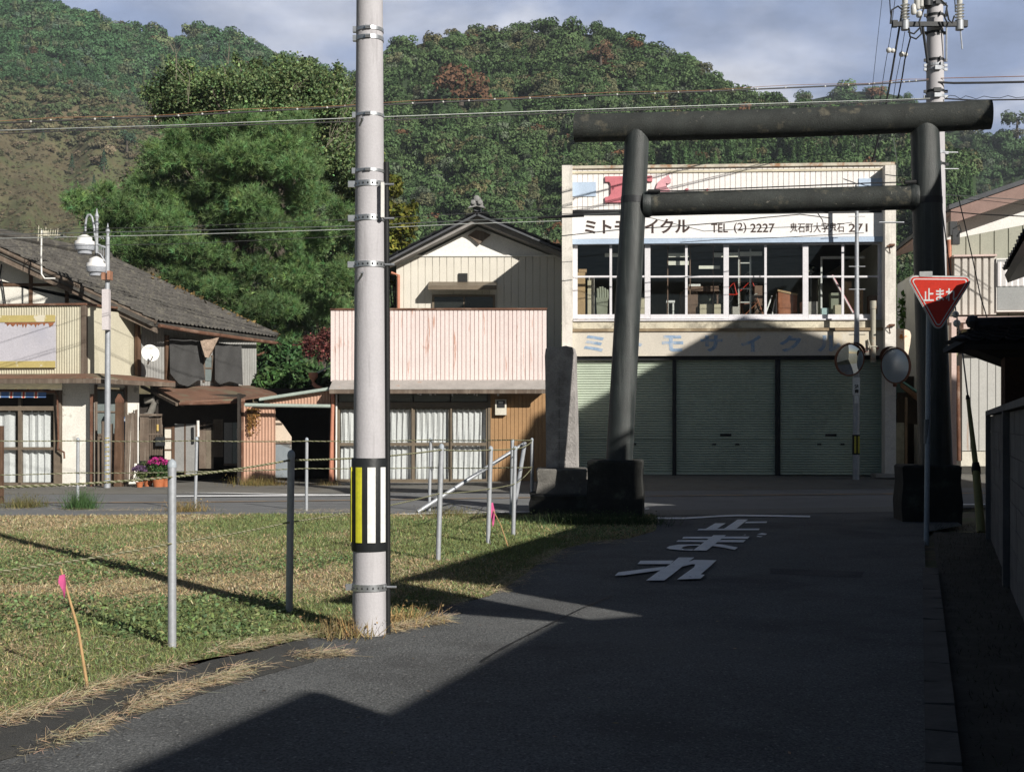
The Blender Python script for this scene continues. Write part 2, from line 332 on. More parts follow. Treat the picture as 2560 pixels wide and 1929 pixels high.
mb=MB(); P=[G(*q('g5',1690,930)),G(*q('g5',1500,1010)),G(*q('g5',1300,1110)),G(*q('g5',1090,1215)),G(*q('g5',960,1290)),G(*q('g5',910,1325))]
for i in range(len(P)-1):
    for k in range(4):
        A=P[i].lerp(P[i+1],k/4); B=P[i].lerp(P[i+1],(k+1)/4+.02); o=rn*(.008+random.uniform(0,.008)); z=Vector((0,0,.009))
        mb.add([A-o+z,B-o+z,B+o+z,A+o+z],[(0,1,2,3)])
struct('road_crack',mb,black_p)
patch_m=mat('old tar patch',(.085,.087,.09),.95,.2,2,.8,bscale=70,grain=.5,spec=.15,stain=((.30,.30,.30),.60,.69,42,.6))
for nm,pp in (('road_patch',[q('mk',1340,815),q('mk',2212,848),q('mk',2190,905),q('mk',1350,868)]),):
    sheet(nm,[G(*p) for p in pp],.0062,patch_m)
mb=MB()
for pts in ([(1560,1395),(1640,1402),(1700,1420)],[(1990,1330),(2010,1360),(2060,1400)]):
    P=[G(*p) for p in pts]
    for i in range(len(P)-1):
        n_=9; last=P[i]
        for k in range(1,n_+1):
            B=P[i].lerp(P[i+1],k/n_)+Vector((random.uniform(-.03,.03),random.uniform(-.03,.03),0)) if k<n_ else P[i+1]
            d=(B-last).normalized(); o=Vector((d.y,-d.x,0))*random.uniform(.003,.007); z=Vector((0,0,.0095)); mb.add([last-o+z,B-o+z,B+o+z,last+o+z],[(0,1,2,3)]); last=B
struct('road_crack',mb,black_p)
# right kerb and verge
mb=MB(); mb.M=None
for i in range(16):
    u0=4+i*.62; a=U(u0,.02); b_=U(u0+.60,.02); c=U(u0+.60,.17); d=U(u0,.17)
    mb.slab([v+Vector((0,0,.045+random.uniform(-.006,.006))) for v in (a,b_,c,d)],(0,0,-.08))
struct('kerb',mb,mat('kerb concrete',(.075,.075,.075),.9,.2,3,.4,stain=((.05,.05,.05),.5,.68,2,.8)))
# apron in front of the houses across the road
ap=[fl+Vector((0,0,.0))]+[f for f in far_l]+[fr]
mb=MB(); vs_=[];
for p in ap: vs_.append(Vector((p.x,p.y-.05,.004)))
for p in ap: vs_.append(Vector((p.x,p.y+.5,.07)))
zz=[.07,.07,.09,.25,.26,.26]
for p,z in zip(ap,zz): vs_.append(Vector((p.x,max(p.y+1.6,33.6),z)))
for p,z in zip(ap,zz): vs_.append(Vector((p.x,47,z)))
n=len(ap)
mb.add(vs_,[(j*n+i,j*n+i+1,(j+1)*n+i+1,(j+1)*n+i) for j in range(3) for i in range(n-1)])
struct('pavement',mb,mat('pavement concrete',(.17,.165,.15),.9,.2,1.2,.4,bscale=60,stain=((.09,.08,.06),.5,.7,1.2,.7)))
# road markings
def marks(name, polys, m=paint, z0=.013):
    mb=MB()
    for k,p in enumerate(polys): mb.add([G(*v)+Vector((0,0,z0+.0007*k)) for v in p],[tuple(range(len(p)))])
    return struct(name,mb,m)
K=lambda *a:[q('mk',*p) for p in a]; K5=lambda *a:[q('c5',*p) for p in a]
def line(pts,w):    # strip along pixel points, width in px
    r=[]
    for a,b in zip(pts[:-1],pts[1:]): r.append([(a[0],a[1]+w/2),(b[0],b[1]+w/2),(b[0],b[1]-w/2),(a[0],a[1]-w/2)])
    return r
marks('road_lettering',[
 K((675,468),(1240,467),(1253,452),(690,455)),K((740,462),(845,462),(938,403),(840,403)),K((905,466),(1020,466),(1143,368),(1048,368)),K((1110,404),(1312,401),(1320,387),(1125,389)),
 K((535,548),(1140,549),(1158,527),(548,530)),K((480,578),(1100,582),(1122,560),(500,562)),K((635,658),(760,660),(850,590),(940,516),(825,516)),
 K((420,618),(545,626),(590,616),(695,613),(705,602),(500,604)),K((390,636),(420,647),(500,655),(630,660),(640,648),(560,650),(528,640),(545,626),(420,618)),
 K((810,618),(930,635),(1020,655),(1050,632),(900,603),(830,600)),
 K5((640,1550),(850,1550),(870,1527),(660,1528)),K5((695,1655),(810,1655),(870,1610),(925,1565),(1000,1508),(900,1508),(850,1550),(775,1597)),
 K5((497,1625),(560,1622),(790,1590),(820,1566),(700,1580),(520,1603)),
 K5((925,1567),(985,1552),(1005,1553),(1040,1525),(1000,1524),(950,1540)),
 K5((890,1650),(1040,1645),(1065,1620),(1040,1617),(1090,1575),(1140,1527),(1040,1525),(1005,1553),(1000,1570)),
])
marks('road_spots',[K((1225,505),(1260,510),(1300,512),(1320,500),(1270,493)),K((1220,528),(1260,532),(1280,524),(1230,520)),K((1095,515),(1125,513),(1120,507)),K((195,276),(235,271),(230,263),(195,266))])
marks('stop_line',line([q('mk',*p) for p in ((285,354),(420,356),(560,356),(720,348),(860,338),(1040,332),(1240,334),(1716,342))],4.0))
marks('edge_line',line([(-300,1236),(900,1230),(1560,1223.5),(2600,1215)],1.9))
marks('near_edge_line',line([(1000,1286),(1250,1281.5),(1390,1279)],2.2)+line([(2240,1264),(2295,1264)],2.4)+line([(2398,1262),(2480,1262)],2.4))
marks('centre_line',line([(-200,1258),(480,1256),(900,1251),(1560,1241),(2600,1232)],1.2),mat('faded orange road paint',(.40,.25,.12),.8,.2,2,.1,stain=((.2,.2,.19),.45,.6,3,.8)))
marks('white_zone_line',line([(430,1242),(700,1240),(900,1239)],3.4)+line([(60,1229),(560,1234),(900,1240)],1.6),z0=.02)
# ================= shrine gate
def gleg(pt, pb, Yt, Yb): return W(*pt,Yt),W(*pb,Yb)
LT=W(1593,338,21.15); LB=W(1548,1160,21.05); RT=W(2312,318,20.4); RB=W(2340,1180,20.4)
t=thing('shrine_gate','dark green stone shrine gate spanning the side road','shrine gate',(4.2,20.8,0))
mb=MB().tube([LB,LB.lerp(LT,.72),LB.lerp(LT,1.02)],[.222,.208,.2],28); build('post',mb,torii_m,t,smooth=True)
mb=MB().tube([RB,RB.lerp(RT,.72),RB.lerp(RT,1.02)],[.262,.235,.22],28); build('post',mb,torii_m,t,smooth=True)
for (A,B,r) in ((LB,LT,.212),(RB,RT,.236)):
    k=.80 if A is LB else .785
    p=A.lerp(B,k); d=(B-A).normalized(); build('band',MB().tube([p-d*.055,p+d*.055],r,24),dark_metal,t,smooth=True)
ka=W(1437,325,21.35); kb=W(2477,291,20.2)
mb=MB(); d=kb-ka; pts=[ka+d*(i/14)+Vector((0,0,.03*abs(i/7-1)**2)) for i in range(15)]
mb.tube(pts,.232,28); build('top_beam',mb,torii_top,t,smooth=True)
na=W(1612,511,21.1); nb=W(2292,493,20.4); mb=MB().tube([na,na.lerp(nb,.5),nb],.195,24); build('tie_beam',mb,torii_top,t,smooth=True)
for (p,r) in ((na,.215),(nb,.215)):
    d=(nb-na).normalized()*(1 if p is na else -1); build('joint_collar',MB().lathe([(r,-.02),(r*1.03,.06),(.19,.12)],p,24,axis=d),torii_m,t,smooth=True)
stone_dark=mat('dark mossy stone',(.03,.031,.029),.95,.3,3,.6,bscale=25,stain=((.10,.11,.09),.58,.72,3,.6))
def block(mb, px0,px1,pyt,Y,dy,z0=-.05,j=.012,yaw=0.0,ch=.03):
    a=W(px0,pyt,Y); b=W(px1,pyt,Y); w2=(b.x-a.x)/2; c=(a+b)/2; h=a.z; M_=Matrix.Translation((c.x,c.y+dy/2,0))@Matrix.Rotation(yaw,4,'Z')
    rings=[]; 
    for (z,k) in ((z0,0),(h*.35,j),(h*.7,-j),(h-ch,0),(h,-ch)):
        ring=[]; ww=w2+k; dd=dy/2+k
        for x,y in ((-1,-1),(-.4,-1.015),(.3,-.99),(1,-1),(1.01,0),(1,1),(0,1),(-1,1),(-.99,.1)): ring.append(M_@Vector((x*ww+random.uniform(-j,j)*.5,y*dd+random.uniform(-j,j)*.5,z)))
        rings.append(ring)
    n=9; V=[p for r in rings for p in r]
    mb.M=None; mb.add(V,[(i*n+k,i*n+(k+1)%n,(i+1)*n+(k+1)%n,(i+1)*n+k) for i in range(4) for k in range(n)]+[tuple(range(4*n,5*n))])
mb=MB(); block(mb,1477,1614,1150,20.7,.85,yaw=R(-8)); build('base_block',mb,stone_dark,t)
mb=MB(); block(mb,2268,2412,1163,20.0,.85,yaw=R(-8)); build('base_block',mb,stone_dark,t)
# ================= stone monument
t=thing('stone_monument','tall rough inscribed stone slab standing beside the left gate post','monument',(1.0,22.6,0))
mono_m=mat('rough grey granite',(.36,.34,.33),.95,.22,4,.8,bscale=30,stain=[((.17,.16,.15),.52,.68,3,.7),((.5,.48,.45),.6,.72,8,.6)])
fc=Fac(1364,22.72,1440,22.6)
mb=MB(fc.M); pr=[(1366,1168),(1365,1100),(1364,1020),(1363,930),(1362,890),(1364,872),(1371,866),(1392,868),(1415,864),(1431,868),(1435,885),(1436,960),(1438,1020),(1440,1100),(1440,1168)]
pl=[fc.at(x,y) for x,y in pr]; n=len(pl)
V=[(x,0+random.uniform(-.01,.01),z) for x,z in pl]+[(x*1.0,.30+random.uniform(-.02,.02),z*(.995)) for x,z in pl]
mb.add(V,[tuple(range(n)),tuple(range(2*n-1,n-1,-1))]+[(i,i+n,(i+1)%n+n,(i+1)%n) for i in range(n)])
o=build('slab',mb,mono_m,t)
mb=MB(fc.M)
for k in range(9):
    zc=2.35-k*.19; 
    for s in range(4): mb.box(.17+random.uniform(0,.05),.32+random.uniform(0,.06),-.012,.0,zc-s*.035-.008,zc-s*.035)
    mb.box(.24,.252,-.013,0,zc-.13,zc+.02)
build('inscription',mb,mat('cut stone shadow grey',(.21,.20,.19),.95,.2,5,.3),t)
mb=MB(); block(mb,1342,1476,1172,22.1,1.05,z0=.35,j=.02); build('plinth',mb,mat('lichen plinth stone',(.13,.125,.115),.95,.25,4,.6,bscale=30,stain=((.28,.27,.24),.58,.7,5,.7)),t)
mb=MB(); block(mb,1326,1480,1236,21.7,1.25,j=.02); build('footing',mb,stone_dark,t)
# ================= near utility pole
PB=W(924,1592,9.23); conc=mat('spun concrete pole',(.44,.43,.45),.75,.07,2,.12,bscale=60,spec=.25,grain=.05,stain=((.30,.29,.29),.60,.72,2.2,.5),streak=[((.24,.23,.24),.58,.70,11,.6),((.52,.51,.52),.55,.7,5,.4)])
t=thing('utility_pole','large pale concrete utility pole at the roadside grass edge','utility pole',(PB.x,PB.y,0))
def rad(z): return .124-.0064*z
mb=MB().tube([(PB.x,PB.y,-.1)]+[(PB.x,PB.y,z) for z in (.5,1,1.5,2,3,4,5,6,7.5)],[rad(-.1)]+[rad(z) for z in (.5,1,1.5,2,3,4,5,6,7.5)],40); build('shaft',mb,conc,t,smooth=True)
def zpx(py,Y): return HC-(py-HY)/F*Y
bandm=mat('bright steel strap',(.5,.52,.54),.35,.1,6,.05,metal=.8)
for py,h in ((78,.012),(100,.014),(291,.010),(430,.010)):
    z=zpx(py,9.23); mb=MB().lathe([(rad(z)+.002,-h),(rad(z)+.006,-h),(rad(z)+.006,h),(rad(z)+.002,h)],(PB.x,PB.y,z),32)
    mb.box(PB.x-rad(z)-.02,PB.x-rad(z)+.005,PB.y-.05,PB.y-.015,z-.02,z+.02); mb.tube([(PB.x-.02,PB.y-rad(z)-.012,z),(PB.x+.02,PB.y-rad(z)-.012,z)],.012,8)
    build('strap',mb,bandm,t,smooth=True)
for py,h in ((463,.02),(548,.02),(663,.02),(1465,.025)):
    z=zpx(py,9.23); r=rad(z); mb=MB().lathe([(r+.002,-h),(r+.007,-h),(r+.007,h),(r+.002,h)],(PB.x,PB.y,z),32)
    mb.box(PB.x-r-.045,PB.x-r+.005,PB.y-.05,PB.y-.02,z-.022,z+.022); mb.tube([(PB.x-r-.05,PB.y-.035,z+.008),(PB.x-r+.03,PB.y-.035,z+.008)],.009,8); mb.tube([(PB.x+r-.02,PB.y-.03,z),(PB.x+r+.075,PB.y-.03,z)],.009,8)
    o=build('clamp_band',mb,bandm,t,smooth=True)
    for k in range(9):
        a=R(-160+k*17.5); mb=MB(); mb.ball((PB.x+(r+.0075)*math.cos(a),PB.y+(r+.0075)*math.sin(a),z),(.006,.006,.009),8); build('slot_hole',mb,dark_metal,o)
for px,py in ((903,322),(901,700)):
    z=zpx(py,9.23); mb=MB().tube([(PB.x-.06,PB.y-.10,z),(PB.x-.03,PB.y-.20,z+.015),(PB.x-.03,PB.y-.21,z+.03)],[.009,.009,.012],8); build('step_bolt',mb,steel,t,smooth=True)
mb=MB().tube([(PB.x+.134,PB.y-.01,-.05),(PB.x+.131,PB.y-.01,1.5),(PB.x+.122,PB.y-.01,3.4)],.019,14); build('cable_conduit',mb,black_p,t,smooth=True)
mb=MB(); a=W(952,455,9.1); b_=W(960,543,9.1); mb.box(a.x,b_.x,9.10,9.14,b_.z,a.z); build('label_plate',mb,white_metal,t)
# striped guard
z0,z1=zpx(1375,9.23),zpx(1144,9.23)
r=rad(.8)+.008; mb=MB().lathe([(r,z0),(r+.004,z0+.01),(r+.008,(z0+z1)/2),(r+.003,z1-.01),(r,z1)],(PB.x,PB.y,0),40); g=build('bumper_guard',mb,mat('black guard sheet',(.018,.02,.022),.5,.2,3,.1),t,smooth=True)
yel=mat('yellow reflective strip',(.62,.60,.04),.5,.1,5,.05); whi=mat('white reflective strip',(.72,.72,.70),.5,.08,5,.05)
for k,(a0,wd,m) in enumerate([(-166,12,yel),(-118.5,10.5,yel),(-78,12,whi),(-39,10,whi),(5,10,whi),(45,10,yel),(85,10,yel),(125,10,whi),(160,9,whi)]):
    mb=MB(); aa=[R(a0-wd+2*wd*i/4) for i in range(5)]; rr=r+.012; 
    V=[(PB.x+rr*math.cos(a),PB.y+rr*math.sin(a),z) for z in (z0+.065,z1-.065) for a in aa]+[(PB.x+(rr-.006)*math.cos(a),PB.y+(rr-.006)*math.sin(a),z) for z in (z0+.065,z1-.065) for a in aa]
    mb.add(V,[(i,i+1,i+6,i+5) for i in range(4)]+[(0,5,15,10),(4,14,19,9)]+[(i,i+10,i+11,i+1) for i in range(4)]+[(i+5,i+6,i+16,i+15) for i in range(4)])
    build('yellow_stripe' if m is yel else 'white_stripe',mb,m,g,smooth=False)
# ================= far utility pole
QX=(2341-CX)/F*32.0; QY=32.0
t=thing('utility_pole','concrete utility pole with crossarm and insulators rising behind the gate','utility pole',(QX,QY,0))
def qr(z): return .305-.009*z
zt=13.5
mb=MB().tube([(QX-.0,QY,-.1)]+[(QX-.003*z,QY,z) for z in (2,4,6,8,10,12,zt)],[qr(0)]+[qr(z) for z in (2,4,6,8,10,12,zt)],28); build('shaft',mb,conc,t,smooth=True)
for py in (12,40,84,152,165,175,230,243,383,412):
    z=zpx(py,QY); x=QX-.003*z; r=qr(z); mb=MB().lathe([(r+.003,-.03),(r+.014,-.03),(r+.014,.03),(r+.003,.03)],(x,QY,z),24)
    for s in (-1,1): mb.box(x+s*r,x+s*(r+.08),QY-.06,QY-.01,z-.035,z+.035)
    mb.box(x-.04+random.uniform(-.1,.1),x+.06,QY-r-.07,QY-r,z-.06,z+.04)
    build('band',mb,steel_dull if py%2 else dark_metal,t)
za=zpx(71,QY); xa,xb=(2222-CX)/F*QY,(2407-CX)/F*QY
mb=MB().box(xa,xb,QY-.36,QY-.27,za-.055,za+.055); mb.box(xa,xa+.12,QY-.37,QY-.25,za-.07,za+.09); mb.box(xb-.12,xb,QY-.37,QY-.25,za-.07,za+.09); build('crossarm',mb,dark_metal,t)
insm=mat('white porcelain',(.6,.6,.58),.3,.05,5,0); 
for px in (2253,2388):
    x=(px-CX)/F*QY; pr=[(.04,-.05)]; h=.05
    for k in range(6): pr += [(.06,h),(.115,h+.02),(.05,h+.05)]; h+=.075
    pr += [(.07,h),(.07,h+.14),(.02,h+.16)]
    o=build('insulator',MB().lathe(pr,(x,QY-.31,za+.03),16),insm,t,smooth=True)
    build('base_cap',MB().lathe([(.1,-.16),(.1,.08),(.05,.09)],(x,QY-.31,za+.02),14),steel_dull,o,smooth=True)
mb=MB(); x=(2388-CX)/F*QY; mb.tube([(x+.02,QY-.3,za-.1),(x+.07,QY-.3,zpx(132,QY))],.018,8); build('hanging_rod',mb,steel_dull,t)
x0=(2297-CX)/F*QY; x1=(2312-CX)/F*QY
build('brace',MB().tube([(x0,QY-.3,za-.05),(x1,QY-.22,zpx(163,QY))],.035,8),dark_metal,t)
build('brace',MB().tube([((2356-CX)/F*QY,QY-.3,za-.05),((2359-CX)/F*QY,QY-.2,zpx(160,QY))],.022,8),steel_dull,t)
for (px,py,w_,h_) in ((2279,18,.16,.42),(2290,24,.2,.24),(2270,38,.14,.26),(2302,10,.3,.5),(2284,50,.16,.16)):
    x=(px-CX)/F*QY; z=zpx(py,QY); mb=MB(); mb.lathe([(w_*.35,-h_/2),(w_*.5,-h_/2+.03),(w_*.5,h_/2-.05),(w_*.2,h_/2)],(x,QY-.45,z),14); build('switch_case',mb,insm if px!=2302 else dark_metal,t,smooth=True)
mb=MB()
for k,(pts) in enumerate([[(2310,20),(2298,55),(2304,85),(2290,98),(2275,92),(2272,70)],[(2352,0),(2368,15),(2362,45),(2370,60)],[(2226,60),(2230,25),(2245,16),(2254,24)],[(2300,70),(2285,85),(2270,80)],[(2366,20),(2372,50),(2380,58),(2386,40)]]):
    mb.tube([W(a,b,QY-.5) for a,b in pts],.022,7)
build('jumper_loops',mb,black_p,t,smooth=True)
for (px,py) in ((2353,425),(2352,384)): 
    x=(px-CX)/F*QY; z=zpx(py,QY); build('step_bolt',MB().tube([(x,QY-.15,z),(x+.38,QY-.15,z)],.012,6),steel,t)
# ================= cables
def cable(px_pts, Y0, Y1, r, m, label, name='cable', sag=0.0, seg=14, twist=None, group=None):
    P=[]; n=len(px_pts); tot=px_pts[-1][0]-px_pts[0][0]
    for i,(x,y) in enumerate(px_pts):
        k=(x-px_pts[0][0])/tot if abs(tot)>150 else i/(n-1); P.append(W(x,y,Y0+(Y1-Y0)*k))
    Q=[]
    for i in range(n-1):
        for s in range(6): 
            u=s/6; Q.append(P[i].lerp(P[i+1],u))
    Q.append(P[-1]); mb=MB(); mb.tube(Q,r,6)
    o=build(name,mb,m,loc=P[0],smooth=True); tag(o,label,'cable',group); return o,Q
wire_b=mat('black cable sheath',(.02,.02,.022),.5,.2,3,0); wire_w=mat('bare aluminium wire',(.22,.235,.23),.4,.1,5,0,metal=.5); wire_r=mat('rusty messenger wire',(.26,.13,.07),.7,.2,5,0)
o,Q=cable([(-350,319),(0,308),(440,290),(880,266),(1320,246),(1760,229),(2180,211),(2322,201)],25,31.7,.018,wire_b,'thick black cable with white clips, uppermost of those crossing the street')
mb=MB()
for i in range(2,len(Q)-1,1):
    p=Q[i]; mb.ball(p+Vector((random.uniform(-.2,.2),-.03,.0)),.024,8)
build('clip',mb,insm,o,kind='stuff')
mb=MB().tube([p+Vector((0,0,.045+.02*math.sin(i))) for i,p in enumerate(Q)],.006,6); build('messenger_wire',mb,wire_r,o)
cable([(2345,206),(2384,208),(2470,207),(2900,198)],31.8,31,.028,wire_b,'thick black cable running right from the far pole')
cable([(2352,196),(2560,191),(2900,187)],31.8,31,.010,wire_r,'thin rusty wire above the thick cable right of the far pole')
o,Q=cable([(-350,338),(0,326),(440,313),(880,295),(1320,279),(1760,264),(2180,251),(2325,246)],25,31.7,.009,wire_w,'bright aluminium wire stretched just under the uppermost cable')
o,Q=cable([(-350,345),(0,335),(200,326),(440,318),(880,304),(1320,286),(1760,269),(2180,256),(2325,248)],25.05,31.7,.013,wire_b,'dark wire with spiral wrapping, below the bright aluminium wire')
mb=MB(); pts=[]
for i,p in enumerate(Q[:40]): pts.append(p+Vector((0,0,.04*abs(math.sin(i*1.3))+.02)))
mb.tube(pts,.006,5); build('spiral_wrap',mb,wire_b,o)
o,Q=cable([(2362,247),(2440,251),(2560,249),(2900,240)],31.8,31,.018,wire_b,'spiral wrapped cable leaving the far pole above the gate beam')
mb=MB(); pts=[p+Vector((0,0,.10*abs(math.sin(i*1.1)))) for i,p in enumerate(Q)]; mb.tube(pts,.008,5); build('spiral_wrap',mb,wire_b,o)
o,Q=cable([(-350,601),(0,586),(440,577),(880,565),(1200,550),(1402,541)],25,21.5,.008,wire_w,'pale wire ending in a black strain clamp left of the gate')
build('strain_clamp',MB().tube([W(1345,545,21.5),W(1460,538,21.4)],[.02,.03],8),black_p,o)
build('end_wire',MB().tube([W(1460,538,21.4),W(1552,531,21.1)],.01,6),wire_w,o)
cable([(-350,607),(0,596),(440,587),(880,573),(1150,560),(1402,552)],25,30,.008,wire_w,'pale lower wire running past the gable house roof')
cable([(-350,590),(0,577),(440,567),(880,548),(1150,535),(1402,520),(1560,512)],25,30,.006,wire_b,'hair thin dark wire above the pale pair of wires')
cable([(-350,625),(0,617),(440,610),(880,590)],26,30,.006,wire_b,'thin dark drop wire in front of the pine tree')
cable([(1403,590),(1540,575),(1700,565),(1812,556),(1900,545),(2000,536),(2075,545)],31.2,31.2,.012,wire_b,'sagging black wire across the white shop sign')
cable([(1403,535),(1560,528),(1760,578),(1900,570),(2065,565),(2130,556)],31.3,31.0,.008,wire_b,'loose thin wire crossing the telephone number')
cable([(1700,606),(1790,600),(1900,596),(1985,592),(2160,582)],31.3,31.0,.008,wire_b,'low wire drooping along the blue sign edge')
cable([(2042,530),(2056,550),(2062,575),(2073,560),(2072,530)],31.2,31.2,.012,wire_b,'hanging loop of black wire over the address lettering')
o,_=cable([(1618,478),(1700,477),(1870,470),(2000,465),(2170,458),(2286,455)],20.9,20.3,.010,wire_b,'taut rod wire stretched between the gate posts')
build('turnbuckle',MB().tube([W(1620,478,20.9),W(1650,478,20.9)],.03,8),black_p,o); build('turnbuckle',MB().tube([W(2262,457,20.3),W(2290,455,20.3)],.035,8),black_p,o)
for k,(pts,r,lb) in enumerate([
 ([(2264,-20),(2250,60),(2230,180),(2216,256),(2196,345),(2180,410)],.026,'thick black cable dropping from far pole to shop roof'),
 ([(2276,95),(2262,150),(2256,190),(2244,250)],.018,'kinked black cable hanging beside the far pole'),
 ([(2207,-20),(2195,90),(2182,210),(2175,300)],.006,'thin wire, outermost of those slanting down from the far pole'),
 ([(2240,-20),(2226,90),(2212,170),(2200,250)],.008,'slanting wire carrying an upper white ball insulator'),
 ([(2262,80),(2252,140),(2240,200),(2232,256)],.008,'slanting wire carrying the lower white ball insulator'),
 ([(2223,-20),(2226,30),(2230,62)],.014,'short black cable above the crossarm end'),
 ([(2386,-20),(2388,20),(2388,30)],.014,'short cable above the outer insulator'),
 ([(2233,345),(2242,400),(2243,440),(2250,470)],.010,'pale wire looping to the shop roof corner')]):
    o,_=cable(pts,31.6,32.8,r,wire_b if k!=7 else wire_w,lb)
    if k in (3,4):
        p=W(2222,126,31.8) if k==3 else W(2254,136,32.0); mb=MB().ball(p,.07,10); mb.ball(p+Vector((.1,0,-.01)),.06,10); build('ball_insulator',mb,insm,o,smooth=True)
cable([(2361,487),(2470,494),(2560,500),(2800,510)],31.9,30,.009,wire_w,'bright wire to the gabled house, upper')
cable([(2361,528),(2440,535),(2560,541),(2800,548)],31.9,30,.014,wire_b,'dark wire to the gabled house, lower')
cable([(2361,494),(2470,502),(2560,512),(2800,520)],31.9,30,.006,wire_b,'hair thin wire between the two wires to the gabled house')
o,_=cable([(2394,486),(2412,560),(2430,640),(2452,745),(2474,814)],28.5,27,.012,wire_b,'twisted drop wire slanting down in front of the pink walled house')
o,_=cable([(2352,500),(2378,700),(2391,786),(2405,870),(2420,995)],27.5,19.2,.013,wire_b,'stay wire with two ball insulators, anchored in a yellow sleeve',name='stay_wire')
build('ball_insulator',MB().ball(W(2389,786,23.5),.065,10),insm,o,smooth=True); build('ball_insulator',MB().ball(W(2392,808,23.2),.07,10),insm,o,smooth=True)
yt=mat('faded yellow guard tube',(.23,.22,.09),.6,.15,3,.1)
t=thing('stay_guard','faded yellow plastic guard tube on the stay wire by the wall','guard tube',(6.6,18.3,0))
a=W(2420,997,19.2); b_=W(2440,1170,18.7); c=W(2453,1330,18.3)
build('upper_tube',MB().tube([a,b_],[.028,.042],14),yt,t,smooth=True); build('lower_tube',MB().tube([b_+Vector((0,0,-.02)),c],[.055,.062],16),yt,t,smooth=True)
build('joint_tape',MB().tube([b_+Vector((-.006,0,.09)),b_+Vector((0,0,0)),b_+Vector((.006,0,-.09))],[.046,.066,.064],14),black_p,t,smooth=True); build('top_cap',MB().tube([a+Vector((-.01,0,.06)),a],[.02,.036],12),black_p,t)
# ================= stop sign
Y=16.8; t=thing('stop_sign','red inverted triangle stop sign on a grey post before the gate','road sign',G(2316,1351))
postm=mat('pale grey sign post',(.34,.38,.42),.45,.08,5,.04)
build('post',MB().tube([G(2316,1352)+Vector((0,0,-.05)),W(2320,1000,Y+.02),W(2323,700,Y+.06)],.034,18),postm,t,smooth=True)
def rtri(A,B,Cc,r,n=5):
    P=[Vector((*p,)) for p in (A,B,Cc)]; out=[]
    for i in range(3):
        p=P[i]; a=(P[i-1]-p).normalized(); b=(P[(i+1)%3]-p).normalized(); ang=a.angle(b)/2; d=r/math.tan(ang); c=p+(a+b).normalized()*(r/math.sin(ang))
        s=p+a*d-c; e=p+b*d-c; th=s.angle(e)
        for k in range(n+1):
            f=k/n; out.append(c+(s*math.sin((1-f)*th)+e*math.sin(f*th))/math.sin(th))
    return [(v.x,v.y) for v in out]
fs=Fac(2266,16.78,2434,16.6)
A=fs.at(2263,688); B=fs.at(2437,690); D_=fs.at(2345,836)
def inset(k): 
    c=((A[0]+B[0]+D_[0])/3,(A[1]+B[1]+D_[1])/3); return [(p[0]+(c[0]-p[0])*k,p[1]+(c[1]-p[1])*k) for p in (A,B,D_)]
signgrey=mat('sign back aluminium',(.45,.46,.46),.5,.08,5,.03,metal=.4)
redm=mat('red sign face',(.55,.035,.02),.45,.08,3,.02); wpm=mat('white sign film',(.62,.64,.64),.5,.06,5,.02)
pn=build('sign_panel',MB(fs.M).prism(rtri(*inset(0),.075),0,.028),signgrey,t)
build('white_edge',MB(fs.M).prism(rtri(*inset(.05),.06),-.004,-.0005),wpm,pn); build('red_edge',MB(fs.M).prism(rtri(*inset(.085),.05),-.007,-.0045),redm,pn)
build('white_line',MB(fs.M).prism(rtri(*inset(.16),.035),-.010,-.0075),wpm,pn); build('red_face',MB(fs.M).prism(rtri(*inset(.215),.025),-.013,-.0105),redm,pn)
x0,z1=fs.at(2308,721); x1,z0=fs.at(2391,752); build('lettering',text_on(MB(),fs.M,'止まれ',x0,x1,z0,z1,-.0145,.022),wpm,pn)
mb=MB(fs.M); x0,z1=fs.at(2299,679); x1,z0=fs.at(2331,691); mb.box(x0,x1,-.01,.09,z0,z1); build('clamp',mb,signgrey,t)
mb=MB(); a=W(2317,1048,Y); b_=W(2316,1109,Y); mb.tube([a,b_],.0352,16); build('sticker',mb,mat('grey sticker',(.16,.17,.18),.6,.1,4,0),t)
